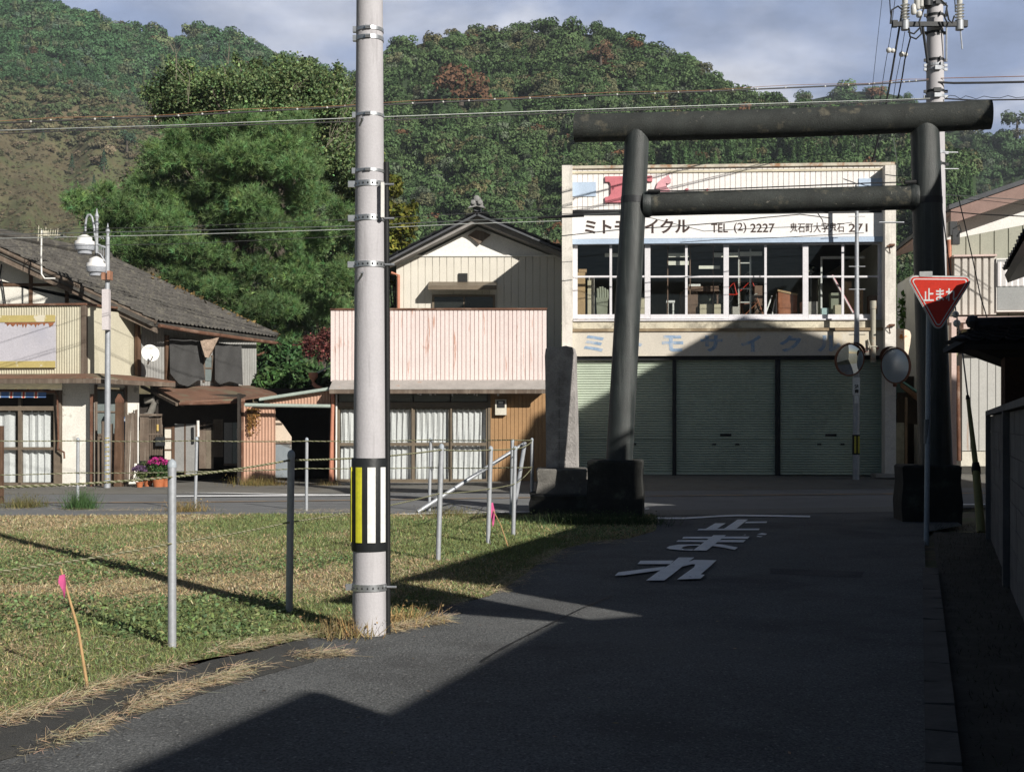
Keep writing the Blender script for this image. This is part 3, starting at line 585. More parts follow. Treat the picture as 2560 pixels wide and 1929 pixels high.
# ================= traffic mirrors
mir=bpy.data.materials.new('convex mirror'); mir.use_nodes=True; b=mir.node_tree.nodes['Principled BSDF']; b.inputs['Metallic'].default_value=1; b.inputs['Roughness'].default_value=.03; b.inputs['Base Color'].default_value=(.62,.66,.68,1)
mir2=bpy.data.materials.new('hazy convex mirror'); mir2.use_nodes=True; b=mir2.node_tree.nodes['Principled BSDF']; b.inputs['Metallic'].default_value=.55; b.inputs['Roughness'].default_value=.3; b.inputs['Base Color'].default_value=(.50,.57,.64,1)
orangem=mat('faded orange steel',(.15,.06,.035),.6,.25,4,.1,stain=((.18,.07,.04),.5,.7,5,.6))
def mirror(c, yaw, tilt, rad_, parent, m):
    nrm=Vector((math.sin(yaw)*math.cos(tilt),-math.cos(yaw)*math.cos(tilt),-math.sin(tilt)))
    prof=[]; Rc=1.6
    for k in range(9):
        r=rad_*(1-k/8); prof.append((r,(math.sqrt(Rc*Rc-r*r)-math.sqrt(Rc*Rc-rad_*rad_))))
    o=build('mirror_face',MB().lathe([(rad_*.98,-.02)]+prof,c,40,axis=nrm),m,parent,smooth=True)
    build('mirror_rim',MB().lathe([(rad_,-.05),(rad_+.012,-.05),(rad_+.012,.010),(rad_*.985,.006)],c,40,axis=nrm),orangem,o,smooth=True)
    build('mirror_back',MB().lathe([(.05,-.14),(rad_*.6,-.10),(rad_*.98,-.051)],c,32,axis=nrm),orangem,o,smooth=True)
    mb=MB(); sd_=Vector((0,0,1)).cross(nrm).normalized(); up=nrm.cross(sd_); V=[]; n=16
    for k in range(n+1):
        a=R(20+140*k/n); d=sd_*math.cos(a)+up*math.sin(a); l=.16*math.sin(math.pi*k/n)**.6
        V += [c+d*(rad_+.024), c+d*(rad_+.05)+nrm*l, c+d*(rad_+.032)]
    mb.add(V,[(3*k,3*k+3,3*k+4,3*k+1) for k in range(n)]+[(3*k+2,3*k+1,3*k+4,3*k+5) for k in range(n)]); build('visor',mb,orangem,o,smooth=True)
B0=Vector(((2140-CX)/F*32.1,32.1,.1))
t=thing('traffic_mirror','round convex mirror on a tall grey pole in front of the shutters','traffic mirror',B0)
build('pole',MB().tube([B0+Vector((0,0,-.1)),B0+Vector((.01,0,3)),W(2142,800,32.1),W(2142,640,32.1),W(2142,462,32.1)],[.085,.08,.062,.05,.042],18),steel_dull,t,smooth=True)
mirror(W(2125,899,31.85),R(18),R(8),.40,t,mir)
f31=Fac(2120,31.95,2160,31.95)
mb=MB(); f31.box(mb,2132,2150,943,987,0,.03); o=build('caution_plate',mb,wpm,t)
x0,z1=f31.at(2136,960); x1,z0=f31.at(2147,984); build('lettering',text_on(MB(),f31.M,'注\n意',x0,x1,z0,z1,-.004,.03),black_p,o)
mb=MB(); f31.box(mb,2137,2146,988,1008,.0,.03); build('number_plate',mb,wpm,t)
mb=MB().lathe([(.092,zpx(1136,32.1)),(.092,zpx(1086,32.1))],(B0.x,B0.y,0),20); o=build('reflector_band',mb,black_p,t,smooth=True)
for dx in (-.045,.045):
    mb=MB().box(B0.x+dx-.022,B0.x+dx+.022,B0.y-.105,B0.y-.08,zpx(1132,32.1),zpx(1090,32.1)); build('yellow_strip',mb,mat('dim yellow strip',(.4,.36,.05),.5,.1,4,0),o)
for py in (541,666,723,836): build('rung',MB().tube([W(2122,py,32.05),W(2163,py,32.05)],.009,6),steel,t)
t=thing('traffic_mirror','hazy convex mirror with orange visor fixed to the shop corner pillar','traffic mirror',W(2250,975,32))
mirror(W(2238,914,31.7),R(-57),R(5),.44,t,mir2)
build('bracket',MB().tube([W(2237,965,31.9),W(2238,940,31.8)],.05,10),orangem,t); build('arm',MB().tube([W(2236,925,31.8),W(2235,925,32.6)],.03,8),orangem,t)
# ================= vacant lot posts and ropes
postst=[(430,1147,430,1620),(728,1124,723,1533),(1104,1108,1095,1401),(1227,1114,1220,1360),(1288,1114,1283,1339),
        (195,1093,194,1272),(492,1091,488,1275),(767,1093,766,1276),(1077,1094,1073,1277),(1281,1097,1278,1289),(1330,1094,1330,1276)]
lb=['nearest steel tube post, left of the big utility pole','dull shaded steel post in the shadow of the utility pole','steel post just right of the utility pole in the grass',
 'steel post beside the pink ribboned stick near the gate','last grass side steel post before the gate, in a cluster','steel post near the road before the white plaster wall',
 'steel post at the road in front of the dark doorway','steel post at the road in front of the open shed','steel post at the road in front of the white curtains',
 'steel post leaning beside two others at the rope corner','corner steel post nearest the stone monument']
galv=mat('galvanised post tube',(.40,.42,.45),.5,.1,8,.04,metal=.35)
TOPS=[]; proto=None
pl=MB().lathe([(.0288,-.1),(.0288,1.2)],(0,0,0),14); cp=MB().lathe([(.031,1.19),(.032,1.205),(.027,1.228),(.012,1.242),(.002,1.246)],(0,0,0),14)
me_p=None
for k,(xt,yt_,xb,yb) in enumerate(postst):
    b_=G(xb,yb); Y=b_.y; tp=W(xt,yt_,Y); h=tp.z; TOPS.append((b_,tp))
    t=thing('steel_post',lb[k],'post',b_,'steel tube posts around the vacant lot')
    if k==0:
        o1=build('tube',MB().tube([(0,0,-.1),(0,0,1.2)],.0288,16),galv,None,loc=(0,0,0),smooth=True); o2=build('cap',cp,postm,None,loc=(0,0,0),smooth=True)
    else: o1=o1.copy(); o2=o2.copy(); C.objects.link(o1); C.objects.link(o2)
    o1.parent=t; o2.parent=t
    t.scale=(1,1,h/1.245); t.rotation_euler=(0,math.atan((tp.x-b_.x)/h),0)
ropem=mat('twisted green and cream rope',(.30,.29,.2),.9,.2,8,.1); ropem2=mat('dark rope strand',(.10,.11,.05),.9,.2,8,.1)
def rope(pts, r, label, pitch=.07):
    P=[]
    for i in range(len(pts)-1):
        L_=(pts[i+1]-pts[i]).length; n=max(4,int(L_/(pitch/5)))
        for s in range(n):
            u=s/n; P.append(pts[i].lerp(pts[i+1],u)+Vector((0,0,-.012*L_*4*u*(1-u)*.5)))
    P.append(pts[-1]); t=thing('rope',label,'rope',pts[0],'ropes strung between the lot posts')
    for s,m in ((0,ropem),(math.pi,ropem2)):
        Q=[]
        for i,p in enumerate(P):
            d=(P[min(i+1,len(P)-1)]-P[max(i-1,0)]).normalized(); a=d.cross(Vector((0,0,1))).normalized(); b_=d.cross(a); ph=i/5*2*math.pi+s
            Q.append(p+(a*math.cos(ph)+b_*math.sin(ph))*r*.55)
        build('strand',MB().tube(Q,r*.62,5),m,t)
    return t
f_=Vector((0,-.035,0))
rope([W(-60,1219,6.9)]+[W(430,1192,TOPS[0][0].y)+f_, W(725,1150,TOPS[1][0].y)+f_, W(1104,1124,TOPS[2][0].y)+f_, W(1227,1124,TOPS[3][0].y)+f_, W(1288,1121,TOPS[4][0].y)+f_, W(1330,1103,23)+f_],.0085,'upper twisted rope on the near row of posts')
rope([W(-60,1445,6.9),W(0,1428,7.2),W(430,1357,TOPS[0][0].y)+f_,W(725,1304,TOPS[1][0].y)+f_,W(1098,1233,TOPS[2][0].y)+f_,W(1224,1221,TOPS[3][0].y)+f_,W(1286,1209,TOPS[4][0].y)+f_,W(1330,1168,23)+f_],.007,'lower twisted rope on the near row of posts')
rope([W(-40,1101,23)]+[W(x,y,TOPS[k][0].y)+f_ for k,x,y in ((5,195,1101),(6,490,1101),(7,767,1102),(8,1077,1099),(9,1281,1099),(10,1330,1100))],.010,'upper rope on the row of posts along the main road',.11)
rope([W(-40,1187,23)]+[W(x,y,TOPS[k][0].y)+f_ for k,x,y in ((5,195,1181),(6,490,1178),(7,767,1170),(8,1077,1168),(9,1281,1168),(10,1330,1167))],.010,'lower rope on the row of posts along the main road',.12)
o=build('brace_pipe',MB().tube([G(1052,1281)+Vector((-.05,-.1,.02)),W(1160,1205,22.6),W(1312,1108,22.9)],.036,12),galv,loc=G(1052,1281),smooth=True); tag(o,'long slanting steel brace pipe reaching down to the road edge','pipe')
o=build('brace_pipe',MB().tube([W(1286,1268,21.5),W(1312,1108,22.8)],.036,12),galv,loc=W(1286,1268,21.5),smooth=True); tag(o,'short steep steel brace pipe at the rope corner','pipe')
o=build('wooden_stake',MB().box(G(-4,1258).x-.05,G(6,1258).x,G(0,1258).y,G(0,1258).y+.08,0,W(0,1064,24.8).z),brown_wood,loc=(G(0,1258).x,G(0,1258).y,0)); tag(o,'brown wooden stake cut off by the left picture edge','stake')
pinkm=mat('pink ribbon',(.58,.10,.26),.7,.1,5,0); strawm=mat('bamboo cane',(.42,.27,.13),.7,.15,10,.05)
def cane(b0,tp,rib,label):
    t=thing('marker_cane',label,'marker stick',b0,'canes with pink ribbons')
    m_=b0.lerp(tp,.5)+Vector((.02,0,0)); build('cane',MB().tube([b0+Vector((0,0,-.03)),m_,tp],[.009,.008,.006],8),strawm,t,smooth=True)
    mb=MB(); V=[]
    for k,(dx,dz) in enumerate(((-.02,.01),(.02,.02),(.035,-.05),(.03,-.13),(.02,-.16),(.008,-.10),(-.03,-.04))): V.append(rib+Vector((dx*.75*rib.y/7.5,-.012+random.uniform(-.01,.01),dz*.8*rib.y/7.5)))
    mb.slab(V,(0,.004,0)); build('ribbon',mb,pinkm,t)
cane(G(222,1724),W(152,1421,7.6),W(156,1441,7.55),'bamboo cane with a pink ribbon in the foreground grass')
cane(G(1273,1369),W(1224,1258,16.4),W(1226,1262,16.3),'bamboo cane with a pink ribbon leaning on a post near the gate')
# ================= bicycle shop
SH=Fac(1405,33.3,2240,32.8)
t=thing('shop_building','cream two storey shop with green shutters and a long upstairs window','shop',SH.A)
def sb(name,px0,px1,py0,py1,d0,d1,m,parent=t,F_=SH,**k):
    mb=MB(); F_.box(mb,px0,px1,py0,py1,d0,d1); return build(name,mb,m,parent,**k)
xR,zT=SH.at(2240,411); zT=8.22; zG=.2
_,zwt=SH.at(1800,607); _,zwb=SH.at(1800,797); zfl=zwb-.12
wm=cream_wall
mb=MB(SH.M); W_=SH.L
mb.box(0.02,.28,.0,9,zG,zT-.4); mb.box(W_-.28,W_-.02,.0,9,zG,zT-.4); mb.box(.281,W_-.281,8.8,9,zG,zT-.4); mb.box(.281,W_-.281,.3,8.79,zG,zG+.1)
build('wall',mb,wm,t)
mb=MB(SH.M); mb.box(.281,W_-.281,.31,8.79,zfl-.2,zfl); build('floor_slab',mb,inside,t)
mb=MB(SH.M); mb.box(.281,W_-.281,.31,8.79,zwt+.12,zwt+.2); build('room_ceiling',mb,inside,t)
mb=MB(SH.M); mb.slab([(.05,.3,zT-.45),(W_-.05,.3,zT-.45),(W_-.05,9.1,zT-.55),(.05,9.1,zT-.55)],(0,0,.12)); build('roof',mb,rust_roof,t)
for a,b_ in ((1405,1431),(2213,2240)):
    mb=MB(); SH.box(mb,a,b_,413,1192,-.40,-.003); build('pillar',mb,mat('streaked pillar mortar',(.68,.65,.60),.85,.12,2,.25,streak=((.3,.28,.25),.52,.7,5,.6),stain=((.30,.27,.23),.6,.72,6,.5)),t)
sb('coping',1405,2240,410,417,-.09,.3,mat('rust edged coping',(.5,.46,.38),.7,.2,3,.1,stain=((.30,.13,.05),.52,.62,2.5,.8)))
_,z0=SH.at(1800,524); mb=MB(SH.M); x0,_=SH.at(1430,450); x1,_=SH.at(2213,450); _,z1=SH.at(1800,417,-.02)
mb.prof_z(ribs(x0,x1,.135,.02,-.03,.14),z0,z1)
build('parapet_panel',mb,mat('rust streaked white panel',(.80,.77,.75),.55,.05,2,.05,streak=((.48,.24,.10),.66,.72,2.2,.75)),t)
sb('trim',1430,2213,424,430,-.06,-.034,mat('cream metal trim',(.55,.50,.38),.6,.15,3,.05)); sb('trim',1430,2213,521,526,-.06,-.034,dark_metal)
bluem=mat('faded blue panel',(.42,.52,.66),.6,.08,3,.05); pinkl=mat('faded red letter',(.55,.17,.20),.6,.12,4,.05); pinkl2=mat('faded pink letter',(.66,.34,.38),.6,.12,4,.05)
sb('blue_panel',1431,1490,455,491,-.055,-.034,bluem); sb('blue_panel',2147,2205,446,484,-.055,-.034,bluem)
def plate(name,pts,m,parent=t,d0=-.09,d1=-.036,F_=SH):
    return build(name,MB(F_.M).prism([F_.at(x,y,d0) for x,y in pts],d0,d1),m,parent)
C3=lambda *a:[q('c3',*p) for p in a]; C4=lambda *a:[q('c4',*p) for p in a]
plate('sign_letter',C3((513,182),(864,176),(866,218),(840,220),(820,210),(770,212),(770,250),(680,255),(680,330),(720,340),(722,374),(515,376),(513,336),(545,330),(556,310),(556,240),(545,222),(516,222)),pinkl)
plate('sign_letter',C3((893,262),(905,228),(935,200),(970,182),(988,168),(992,182),(1005,205),(1003,228),(985,236),(965,232),(975,262),(992,278),(1002,310),(985,345),(940,372),(905,340),(893,305)),pinkl2)
plate('sign_letter_fragment',C3((1108,300),(1112,285),(1118,268),(1138,276),(1128,290),(1122,305)),pinkl); plate('sign_letter_fragment',C3((1268,300),(1270,272),(1280,270),(1283,298)),pinkl)
whs=mat('white sign board',(.80,.79,.79),.45,.04,1.5,.03)
sg=sb('sign_board',1430,2210,536,594,-.12,-.004,whs)
sb('blue_border',1430,2210,594.5,607,-.135,-.004,bluem,sg)
sb('top_shadow_strip',1430,2210,527,535,-.02,-.004,dark_metal)  # dark strip stands in for the shadow line above the sign board
def txt(body,px0,px1,py0,py1,d,m,bold,parent,F_=SH,name='lettering'):
    x0,z1=F_.at(px0,py0,d); x1,_=F_.at(px1,py0,d); _,z0=F_.at((px0+px1)/2,py1,d)
    mb=MB(); text_on(mb,F_.M,body,x0,x1,z0,z1,d,bold); return build(name,mb,m,parent)
inkb=mat('dark brown sign paint',(.055,.035,.03),.6,.1,4,0)
txt('ミトモサイクル',1462,1725,549,584,-.126,inkb,.028,sg); txt('TEL',1778,1820,559,581,-.126,inkb,.012,sg); txt('(2)',1835,1866,557,583,-.126,inkb,.004,sg); txt('2227',1876,1937,559,581,-.126,inkb,.014,sg)
txt('鬼石町大字鬼石',1975,2111,557,581,-.126,inkb,.008,sg); txt('271',2122,2169,559,580,-.126,inkb,.014,sg)
# window band
alu=mat('pale aluminium frame',(.66,.65,.68),.4,.05,5,.03)
xs=[(1444,1612,1527),(1626,1809,1716),(1822,2007,1914),(2021,2195,2107)]
for (a,b_,m_) in xs:
    mb=MB(); L_=8 if a!=1444 else 14; Rr=8 if b_!=2195 else 12
    SH.box(mb,a-7 if a!=1444 else 1431,a,609,797,.02,.10); 
    SH.box(mb,b_,b_+7 if b_!=2195 else 2209,609,797,.02,.10)
    SH.box(mb,m_-3,m_+3,611,787,.028,.085); SH.box(mb,a+.2,m_-3.1,689,693.5,.03,.08); SH.box(mb,m_+3.1,b_-.2,689,693.5,.03,.08)
    SH.box(mb,a+.2,b_-.2,607.5,611,.02,.10); SH.box(mb,a+.2,b_-.2,785.5,797,.015,.10)
    wd=build('window_frame',mb,alu,t)
    for c,d in ((a,m_-3),(m_+3,b_)):
        mb=MB(); SH.box(mb,c+.3,d-.3,611,785.5,.055,.058); build('window_pane',mb,glass,wd)
sb('window_sill',1433,2212,797.5,801,-.08,.1,alu)
sb('spandrel',1431,2213,801.5,820,-.03,.25,mat('stained cream spandrel',(.58,.54,.43),.85,.12,1.5,.25,stain=[((.22,.20,.16),.50,.64,2.2,.8),((.35,.30,.22),.56,.7,6,.6)]))
sb('ledge',1431,2210,820.3,827.5,-.16,.2,mat('rusty ledge',(.25,.19,.12),.8,.25,3,.2,stain=((.4,.36,.26),.52,.7,3,.7)))
aw=sb('awning_board',1431,2208,828,889,-.12,.05,mat('faded awning board',(.58,.54,.47),.75,.07,1.2,.05,stain=((.50,.40,.22),.52,.7,1.2,.5),streak=((.62,.60,.56),.55,.7,5,.5)))
fb=mat('faded blue paint',(.26,.36,.50),.75,.25,5,.05,stain=((.5,.48,.45),.50,.62,5,.75)); fr_=mat('faded red paint',(.55,.22,.18),.75,.2,5,.05,stain=((.55,.5,.42),.5,.6,7,.9))
for ch,a,b_ in (('ミ',1459,1510),('ト',1566,1606),('モ',1655,1708),('サ',1751,1806),('イ',1852,1903),('ク',1948,2004),('ル',2044,2102)):
    txt(ch,a,b_,838,879,-.126,fb,.035,aw)
txt('2227',2150,2199,868,880,-.126,fr_,.02,aw)
sb('shutter_lintel',1431,2210,889.5,899,-.02,.2,dark_metal)
# shutters
shm=mat('pale green shutter paint',(.45,.515,.425),.55,.08,1.2,.05,stain=((.22,.25,.2),.6,.75,2,.4))
for k,(a,b_) in enumerate(((1432,1681),(1691,1938),(1951,2204))):
    x0,zt_=SH.at(a,899,.12); x1,zb_=SH.at(b_,1184 if k else 1182,.12); p=.0645; n=int((zt_-zb_)/p); pts=[]
    for i in range(n):
        z=zt_-i*p; pts += [(.12,z),(.098,z-p*.3),(.095,z-p*.62),(.122,z-p*.86),(.14,z-p*.93)]
    pts.append((.12,zb_)); s=build('shutter',MB(SH.M).prof_x(pts,x0,x1),shm,t)
    mb=MB(); SH.box(mb,a,b_,1092,1096,.075,.11); SH.box(mb,a+.5,b_-.5,1181,1186,.075,.13); build('bottom_rail',mb,shm,s)
    mb=MB(); c=(a+b_)/2; SH.box(mb,c-14,c+14,1084,1090,.085,.1); 
    for dx in (-29,29): SH.box(mb,c+dx-5,c+dx+5,1108,1112,.08,.1)
    build('handle',mb,dark_metal,s)
for a,b_ in ((1681.3,1690.7),(1938.3,1950.7),(2204.3,2212)):
    sb('guide_rail',a,b_,899.3,1188,.03,.2,dark_metal if a<2200 else mat('dull green trim',(.2,.25,.22),.6,.1,3,.05))
mb=MB(); P=SH; mb.tube([SH.w(2183,905,-.14),SH.w(2183,770,-.14)],.07,14); mb.tube([SH.w(2183,772,-.14),SH.w(2183,752,-.14)],.085,14); mb.tube([SH.w(2170,848,-.16),SH.w(2176,872,-.2)],.025,8); mb.tube([SH.w(2172,866,-.2),SH.w(2196,866,-.2)],.018,8)
build('vent_pipe',mb,mat('old vent pipe',(.38,.36,.30),.6,.2,4,.1,stain=((.3,.15,.08),.55,.65,4,.7)),t,smooth=True)
mb=MB(SH.M)
for py in (612,812):
    x0,z0=SH.at(2226,py,-.42); mb.box(x0-.03,x0+.1,-.48,-.401,z0-.03,z0+.02); mb.slab([(x0-.12,-.52,z0-.03),(x0-.09,-.52,z0-.03),(x0+.06,-.41,z0+.01),(x0+.03,-.41,z0+.01)],(0,0,-.03)); mb.slab([(x0-.02,-.41,z0-.22),(x0,-.41,z0-.22),(x0-.05,-.5,z0-.04),(x0-.07,-.5,z0-.04)],(.01,0,0))
build('wall_bracket',mb,rust,t)
mb=MB(); SH.box(mb,2165,2262,734-0,734,0,0) if False else None
mb=MB(); mb.tube([W(2198,556,31.9),W(2260,556,31.9)],.02,8); build('steel_rod',mb,steel,t)
rs=Fac(2238,33.0,2278,33.2); M_=lambda *a:[q('M',*p) for p in a]
plate('side_sign',M_((625,12),(665,4),(740,14),(772,30),(785,70),(775,160),(760,235),(752,300),(700,305),(628,300)),mat('rust eaten white sign',(.70,.60,.48),.7,.06,2,.05,stain=[((.42,.16,.03),.56,.62,2.6,1.0),((.25,.09,.03),.64,.7,3.1,1.0)]),t,-.03,.03,rs)
sb('step',1395,1560,1184,1190,-.55,.03,concrete); sb('step',2190,2262,1184,1194,-.6,.03,concrete)
# ---- things inside the upstairs room (stand on the floor near the glass)
def fl(px,d): return SH.at(px,790,d)[0]
def room(name,label,cat,px,d):
    x=fl(px,d); P=SH.M@Vector((x,d,zfl)); return thing(name,label,cat,P),x,MB(SH.M)
cw=mat('pale worn wood',(.42,.28,.15),.7,.2,5,.1); dw=mat('dark desk wood',(.16,.10,.07),.6,.2,5,.1); greyu=mat('grey green vinyl',(.24,.25,.19),.6,.1,4,.05); alum=mat('bare aluminium ladder',(.62,.60,.55),.4,.08,5,.03,metal=.4)
cardm=mat('brown cardboard',(.40,.26,.14),.85,.15,5,.05); chestm=mat('reddish cedar drawers',(.32,.12,.06),.5,.25,6,.1)
lv=lambda py,d: SH.at(1800,py,d)[1]
T,x,mb=room('cabinet','tall tan wooden cabinet at the left end of the upstairs window','cabinet',1452,.5); x1=fl(1463,.5)
mb.box(x-.09,x1,.35,.75,zfl,lv(680,.5)); build('carcass',mb,cw,T); mb=MB(SH.M); mb.box(x-.06,x1+.04,.34,.8,lv(680,.5)+.003,lv(672,.5)); build('top_box',mb,cardm,T)
T,x,mb=room('armchair','grey green padded chair behind the upstairs glass, left','chair',1503,.9); xa,xb=fl(1490,.9),fl(1520,.9)
mb.prism([(xa+.04,zfl),(xb-.04,zfl),(xb,lv(745,.9)),(xa,lv(745,.9))],.6,1.1); build('seat',mb,greyu,T)
mb=MB(SH.M)
for k in range(5):
    xx=xa+.02+k*(xb-xa)/5; mb.tube([(xx+.03,1.0,lv(745,.9)),(xx+.03,1.02,lv(728,.9)),(xx+.02,1.05,lv(718,.9)+.05*math.sin(k))],.035,8)
build('backrest',mb,greyu,T,smooth=True)
T,x,mb=room('stool','small white wooden stool in the upstairs room','stool',1675,1.0); xa,xb=fl(1665,1.0),fl(1686,1.0); zt_=lv(752,1.0)
mb.box(xa,xb,.8,1.1,zt_-.06,zt_); build('seat',mb,white_metal,T)
for xx in (xa+.02,xb-.06):
    for yy in (.82,1.04): build('leg',MB(SH.M).box(xx,xx+.04,yy,yy+.04,zfl,zt_-.062),white_metal,T)
T,x,mb=room('desk','brown office desk with papers behind the middle upstairs glass','desk',1750,.8); xa,xb=fl(1712,.8),fl(1795,.8); zt_=lv(717,.8)
mb.box(xa,xb,.6,1.25,zt_-.14,zt_); build('desk_top',mb,dw,T); build('drawer_pedestal',MB(SH.M).box(xa+.01,xa+.33,.62,1.23,zfl,zt_-.142),dw,T); build('leg',MB(SH.M).box(xb-.05,xb-.01,.62,.68,zfl,zt_-.142),dw,T)
o=build('paper_heap',MB(SH.M).slab([(xa+.1,.65,zt_+.003),(xa+.4,.66,zt_+.003),(xa+.42,.95,zt_+.003),(xa+.06,.9,zt_+.003)],(0,0,.06)),white_metal,loc=SH.M@Vector((xa+.1,.65,zt_))); tag(o,'heap of white papers on the brown desk upstairs','papers')
o=build('cardboard_box',MB(SH.M).box(fl(1748,.7),fl(1800,.7),.5,.58,zfl+.002,lv(762,.7)),mat('cream box card',(.5,.44,.32),.8,.1,5,0),loc=SH.M@Vector((fl(1748,.7),.5,zfl))); tag(o,'cream carton on the floor under the brown desk','box')
T,x,mb=room('office_chair','olive padded chair back under the desk upstairs','chair',1762,.95); mb.ball((fl(1761,.95),.95,lv(746,.95)),(.17,.06,.13),12); build('backrest',mb,greyu,T,smooth=True); build('stem',MB(SH.M).tube([(x,.95,zfl),(x,.95,lv(750,.95))],.03,8),dark_metal,T)
T,x,mb=room('step_ladder','aluminium ladder standing upright behind the upstairs glass','ladder',1862,.45)
xa,xb=fl(1847,.45),fl(1876,.45); zt_=lv(623,.45)
for xx in (xa,xb): build('rail',MB(SH.M).box(xx-.02,xx+.02,.42,.47,zfl,zt_),alum,T)
for py in (640,658,692,722,756): build('rung',MB(SH.M).box(xa+.021,xb-.021,.43,.46,lv(py,.45)-.015,lv(py,.45)+.015),alum,T)
def bike(px,d,label,sc,fm,low=0.0):
    T,x,_=room('bicycle',label,'bicycle',px,d); z=zfl+low; s=sc
    for dx in (-.5*s,.5*s):
        pts=[(x+dx+.3*s*math.cos(a),d,z+.31*s+.3*s*math.sin(a)) for a in [2*math.pi*i/24 for i in range(25)]]
        wh=build('wheel',MB(SH.M).tube(pts,.016,6,cap=False),black_p,T,smooth=True)
        mb=MB(SH.M)
        for i in range(8):
            a=2*math.pi*i/8; mb.tube([(x+dx,d,z+.31*s),(x+dx+.28*s*math.cos(a),d,z+.31*s+.28*s*math.sin(a))],.003,4)
        build('spokes',mb,alum,wh)
    fr=[(-.5,.31),(-.1,.30),(.32,.72),(-.18,.66),(-.1,.30)]
    mb=MB(SH.M); mb.tube([(x+a*s,d,z+b*s) for a,b in fr],.018,8); mb.tube([(x-.5*s,d,z+.31*s),(x-.18*s,d,z+.66*s)],.012,8); mb.tube([(x+.5*s,d,z+.31*s),(x+.30*s,d,z+.85*s)],.016,8); build('frame',mb,fm,T,smooth=True)
    mb=MB(SH.M); mb.tube([(x+.18*s,d-.25,z+.92*s),(x+.30*s,d-.1,z+.98*s),(x+.30*s,d+.1,z+.98*s),(x+.18*s,d+.25,z+.92*s)],.013,8); build('handlebar',mb,alum,T,smooth=True)
    mb=MB(SH.M); mb.ball((x-.2*s,d,z+.76*s),(.13*s,.07,.04),10); build('saddle',mb,black_p,T,smooth=True)
bike(1868,.7,'brown framed old bicycle standing behind the aluminium ladder',.85,chestm); bike(1850,1.25,'red bicycle at the back of the ladder upstairs',.9,redm,.6)
T,x,mb=room('chest_of_drawers','reddish wooden chest with slanting lid in the right of the window','chest',1966,.55)
xa,xb=fl(1943,.55),fl(1990,.55); mb.prism([(xa,zfl),(xb,zfl),(xb,lv(742,.55)),(xa,lv(732,.55))],.35,.75); build('carcass',mb,chestm,T)
for k in range(3):
    z=zfl+.1+k*.16; build('drawer',MB(SH.M).box(xa+.02,xb-.02,.335,.349,z,z+.13),chestm,T)
build('lid_edge',MB(SH.M).slab([(xa-.02,.33,lv(731,.55)),(xb+.01,.33,lv(742,.55)),(xb+.01,.36,lv(742,.55)),(xa-.02,.36,lv(731,.55))],(0,0,.05)),cw,T)
for k,(a,b_,h,lb) in enumerate(((1902,1931,740,'long white pole leaning left of the red chest'),(1925,1940,748,'white tube leaning beside the red chest'),(1940,1944,735,'short white tube against the red chest'))):
    P=[SH.M@Vector((fl(a,.5),.38+.03*k,zfl)),SH.M@Vector((fl(b_,.5),.6+.03*k,lv(h,.5)))]; o=build('leaning_tube',MB().tube(P,.022,8),white_metal,loc=P[0],smooth=True); tag(o,lb,'tube','white tubes leaning upstairs')
o=build('cardboard_box',MB(SH.M).box(fl(2004,.4),fl(2042,.4),.3,.7,zfl+.002,lv(756,.4)),mat('grey carton',(.42,.39,.35),.8,.1,5,0),loc=SH.M@Vector((fl(2004,.4),.3,zfl))); tag(o,'grey carton low in the fourth upstairs window','box')
o=build('cardboard_box',MB(SH.M).box(fl(2053,.5),fl(2070,.5),.4,.6,zfl+.002,lv(772,.5)),mat('pale blue carton',(.42,.55,.55),.8,.1,5,0),loc=SH.M@Vector((fl(2053,.5),.4,zfl))); tag(o,'small pale blue box right of the grey carton','box')
o=build('cardboard_box',MB(SH.M).box(fl(2112,.7),fl(2156,.7),.6,1.0,zfl+.002,lv(724,.7)),cardm,loc=SH.M@Vector((fl(2112,.7),.6,zfl))); tag(o,'tall brown carton behind the striped pole upstairs','box')
o=build('cardboard_box',MB(SH.M).box(fl(2106,.8),fl(2126,.8),.65,.95,lv(724,.7)+.004,lv(706,.7)),cw,loc=SH.M@Vector((fl(2106,.8),.65,lv(724,.7)))); tag(o,'small tan box on top of the tall brown carton','box')
A_=SH.M@Vector((fl(2140,.4),.3,zfl+.1)); B_=SH.M@Vector((fl(2080,.4),.42,lv(690,.4))); T=thing('striped_pole','pink and white striped pole leaning in the right upstairs window','pole',A_)
build('pole',MB().tube([A_,B_],.035,10),pinkl2,T,smooth=True); d=(B_-A_).cross(Vector((0,1,0))).normalized()*.012
build('white_stripe',MB().tube([A_+d+Vector((0,-.03,0)),B_+d+Vector((0,-.03,0))],.014,8),white_metal,T)
T,x,mb=room('fan','black round electric fan on a stand, right upstairs window','fan',2027,.8); z=lv(675,.8)
pts=[(x+.13*math.cos(a),.8,z+.13*math.sin(a)) for a in [2*math.pi*i/20 for i in range(21)]]; mb.tube(pts,.012,6,cap=False); mb.tube([(x,.8,zfl),(x,.8,z)],.015,6); build('guard_and_stand',mb,dark_metal,T,smooth=True); 
mb=MB(SH.M)
for i in range(4):
    a=i*math.pi/2+.4; mb.slab([(x,.81,z),(x+.11*math.cos(a),.80,z+.11*math.sin(a)),(x+.11*math.cos(a+.6),.83,z+.11*math.sin(a+.6))],(0,.006,0))
build('blades',mb,greyu,T)
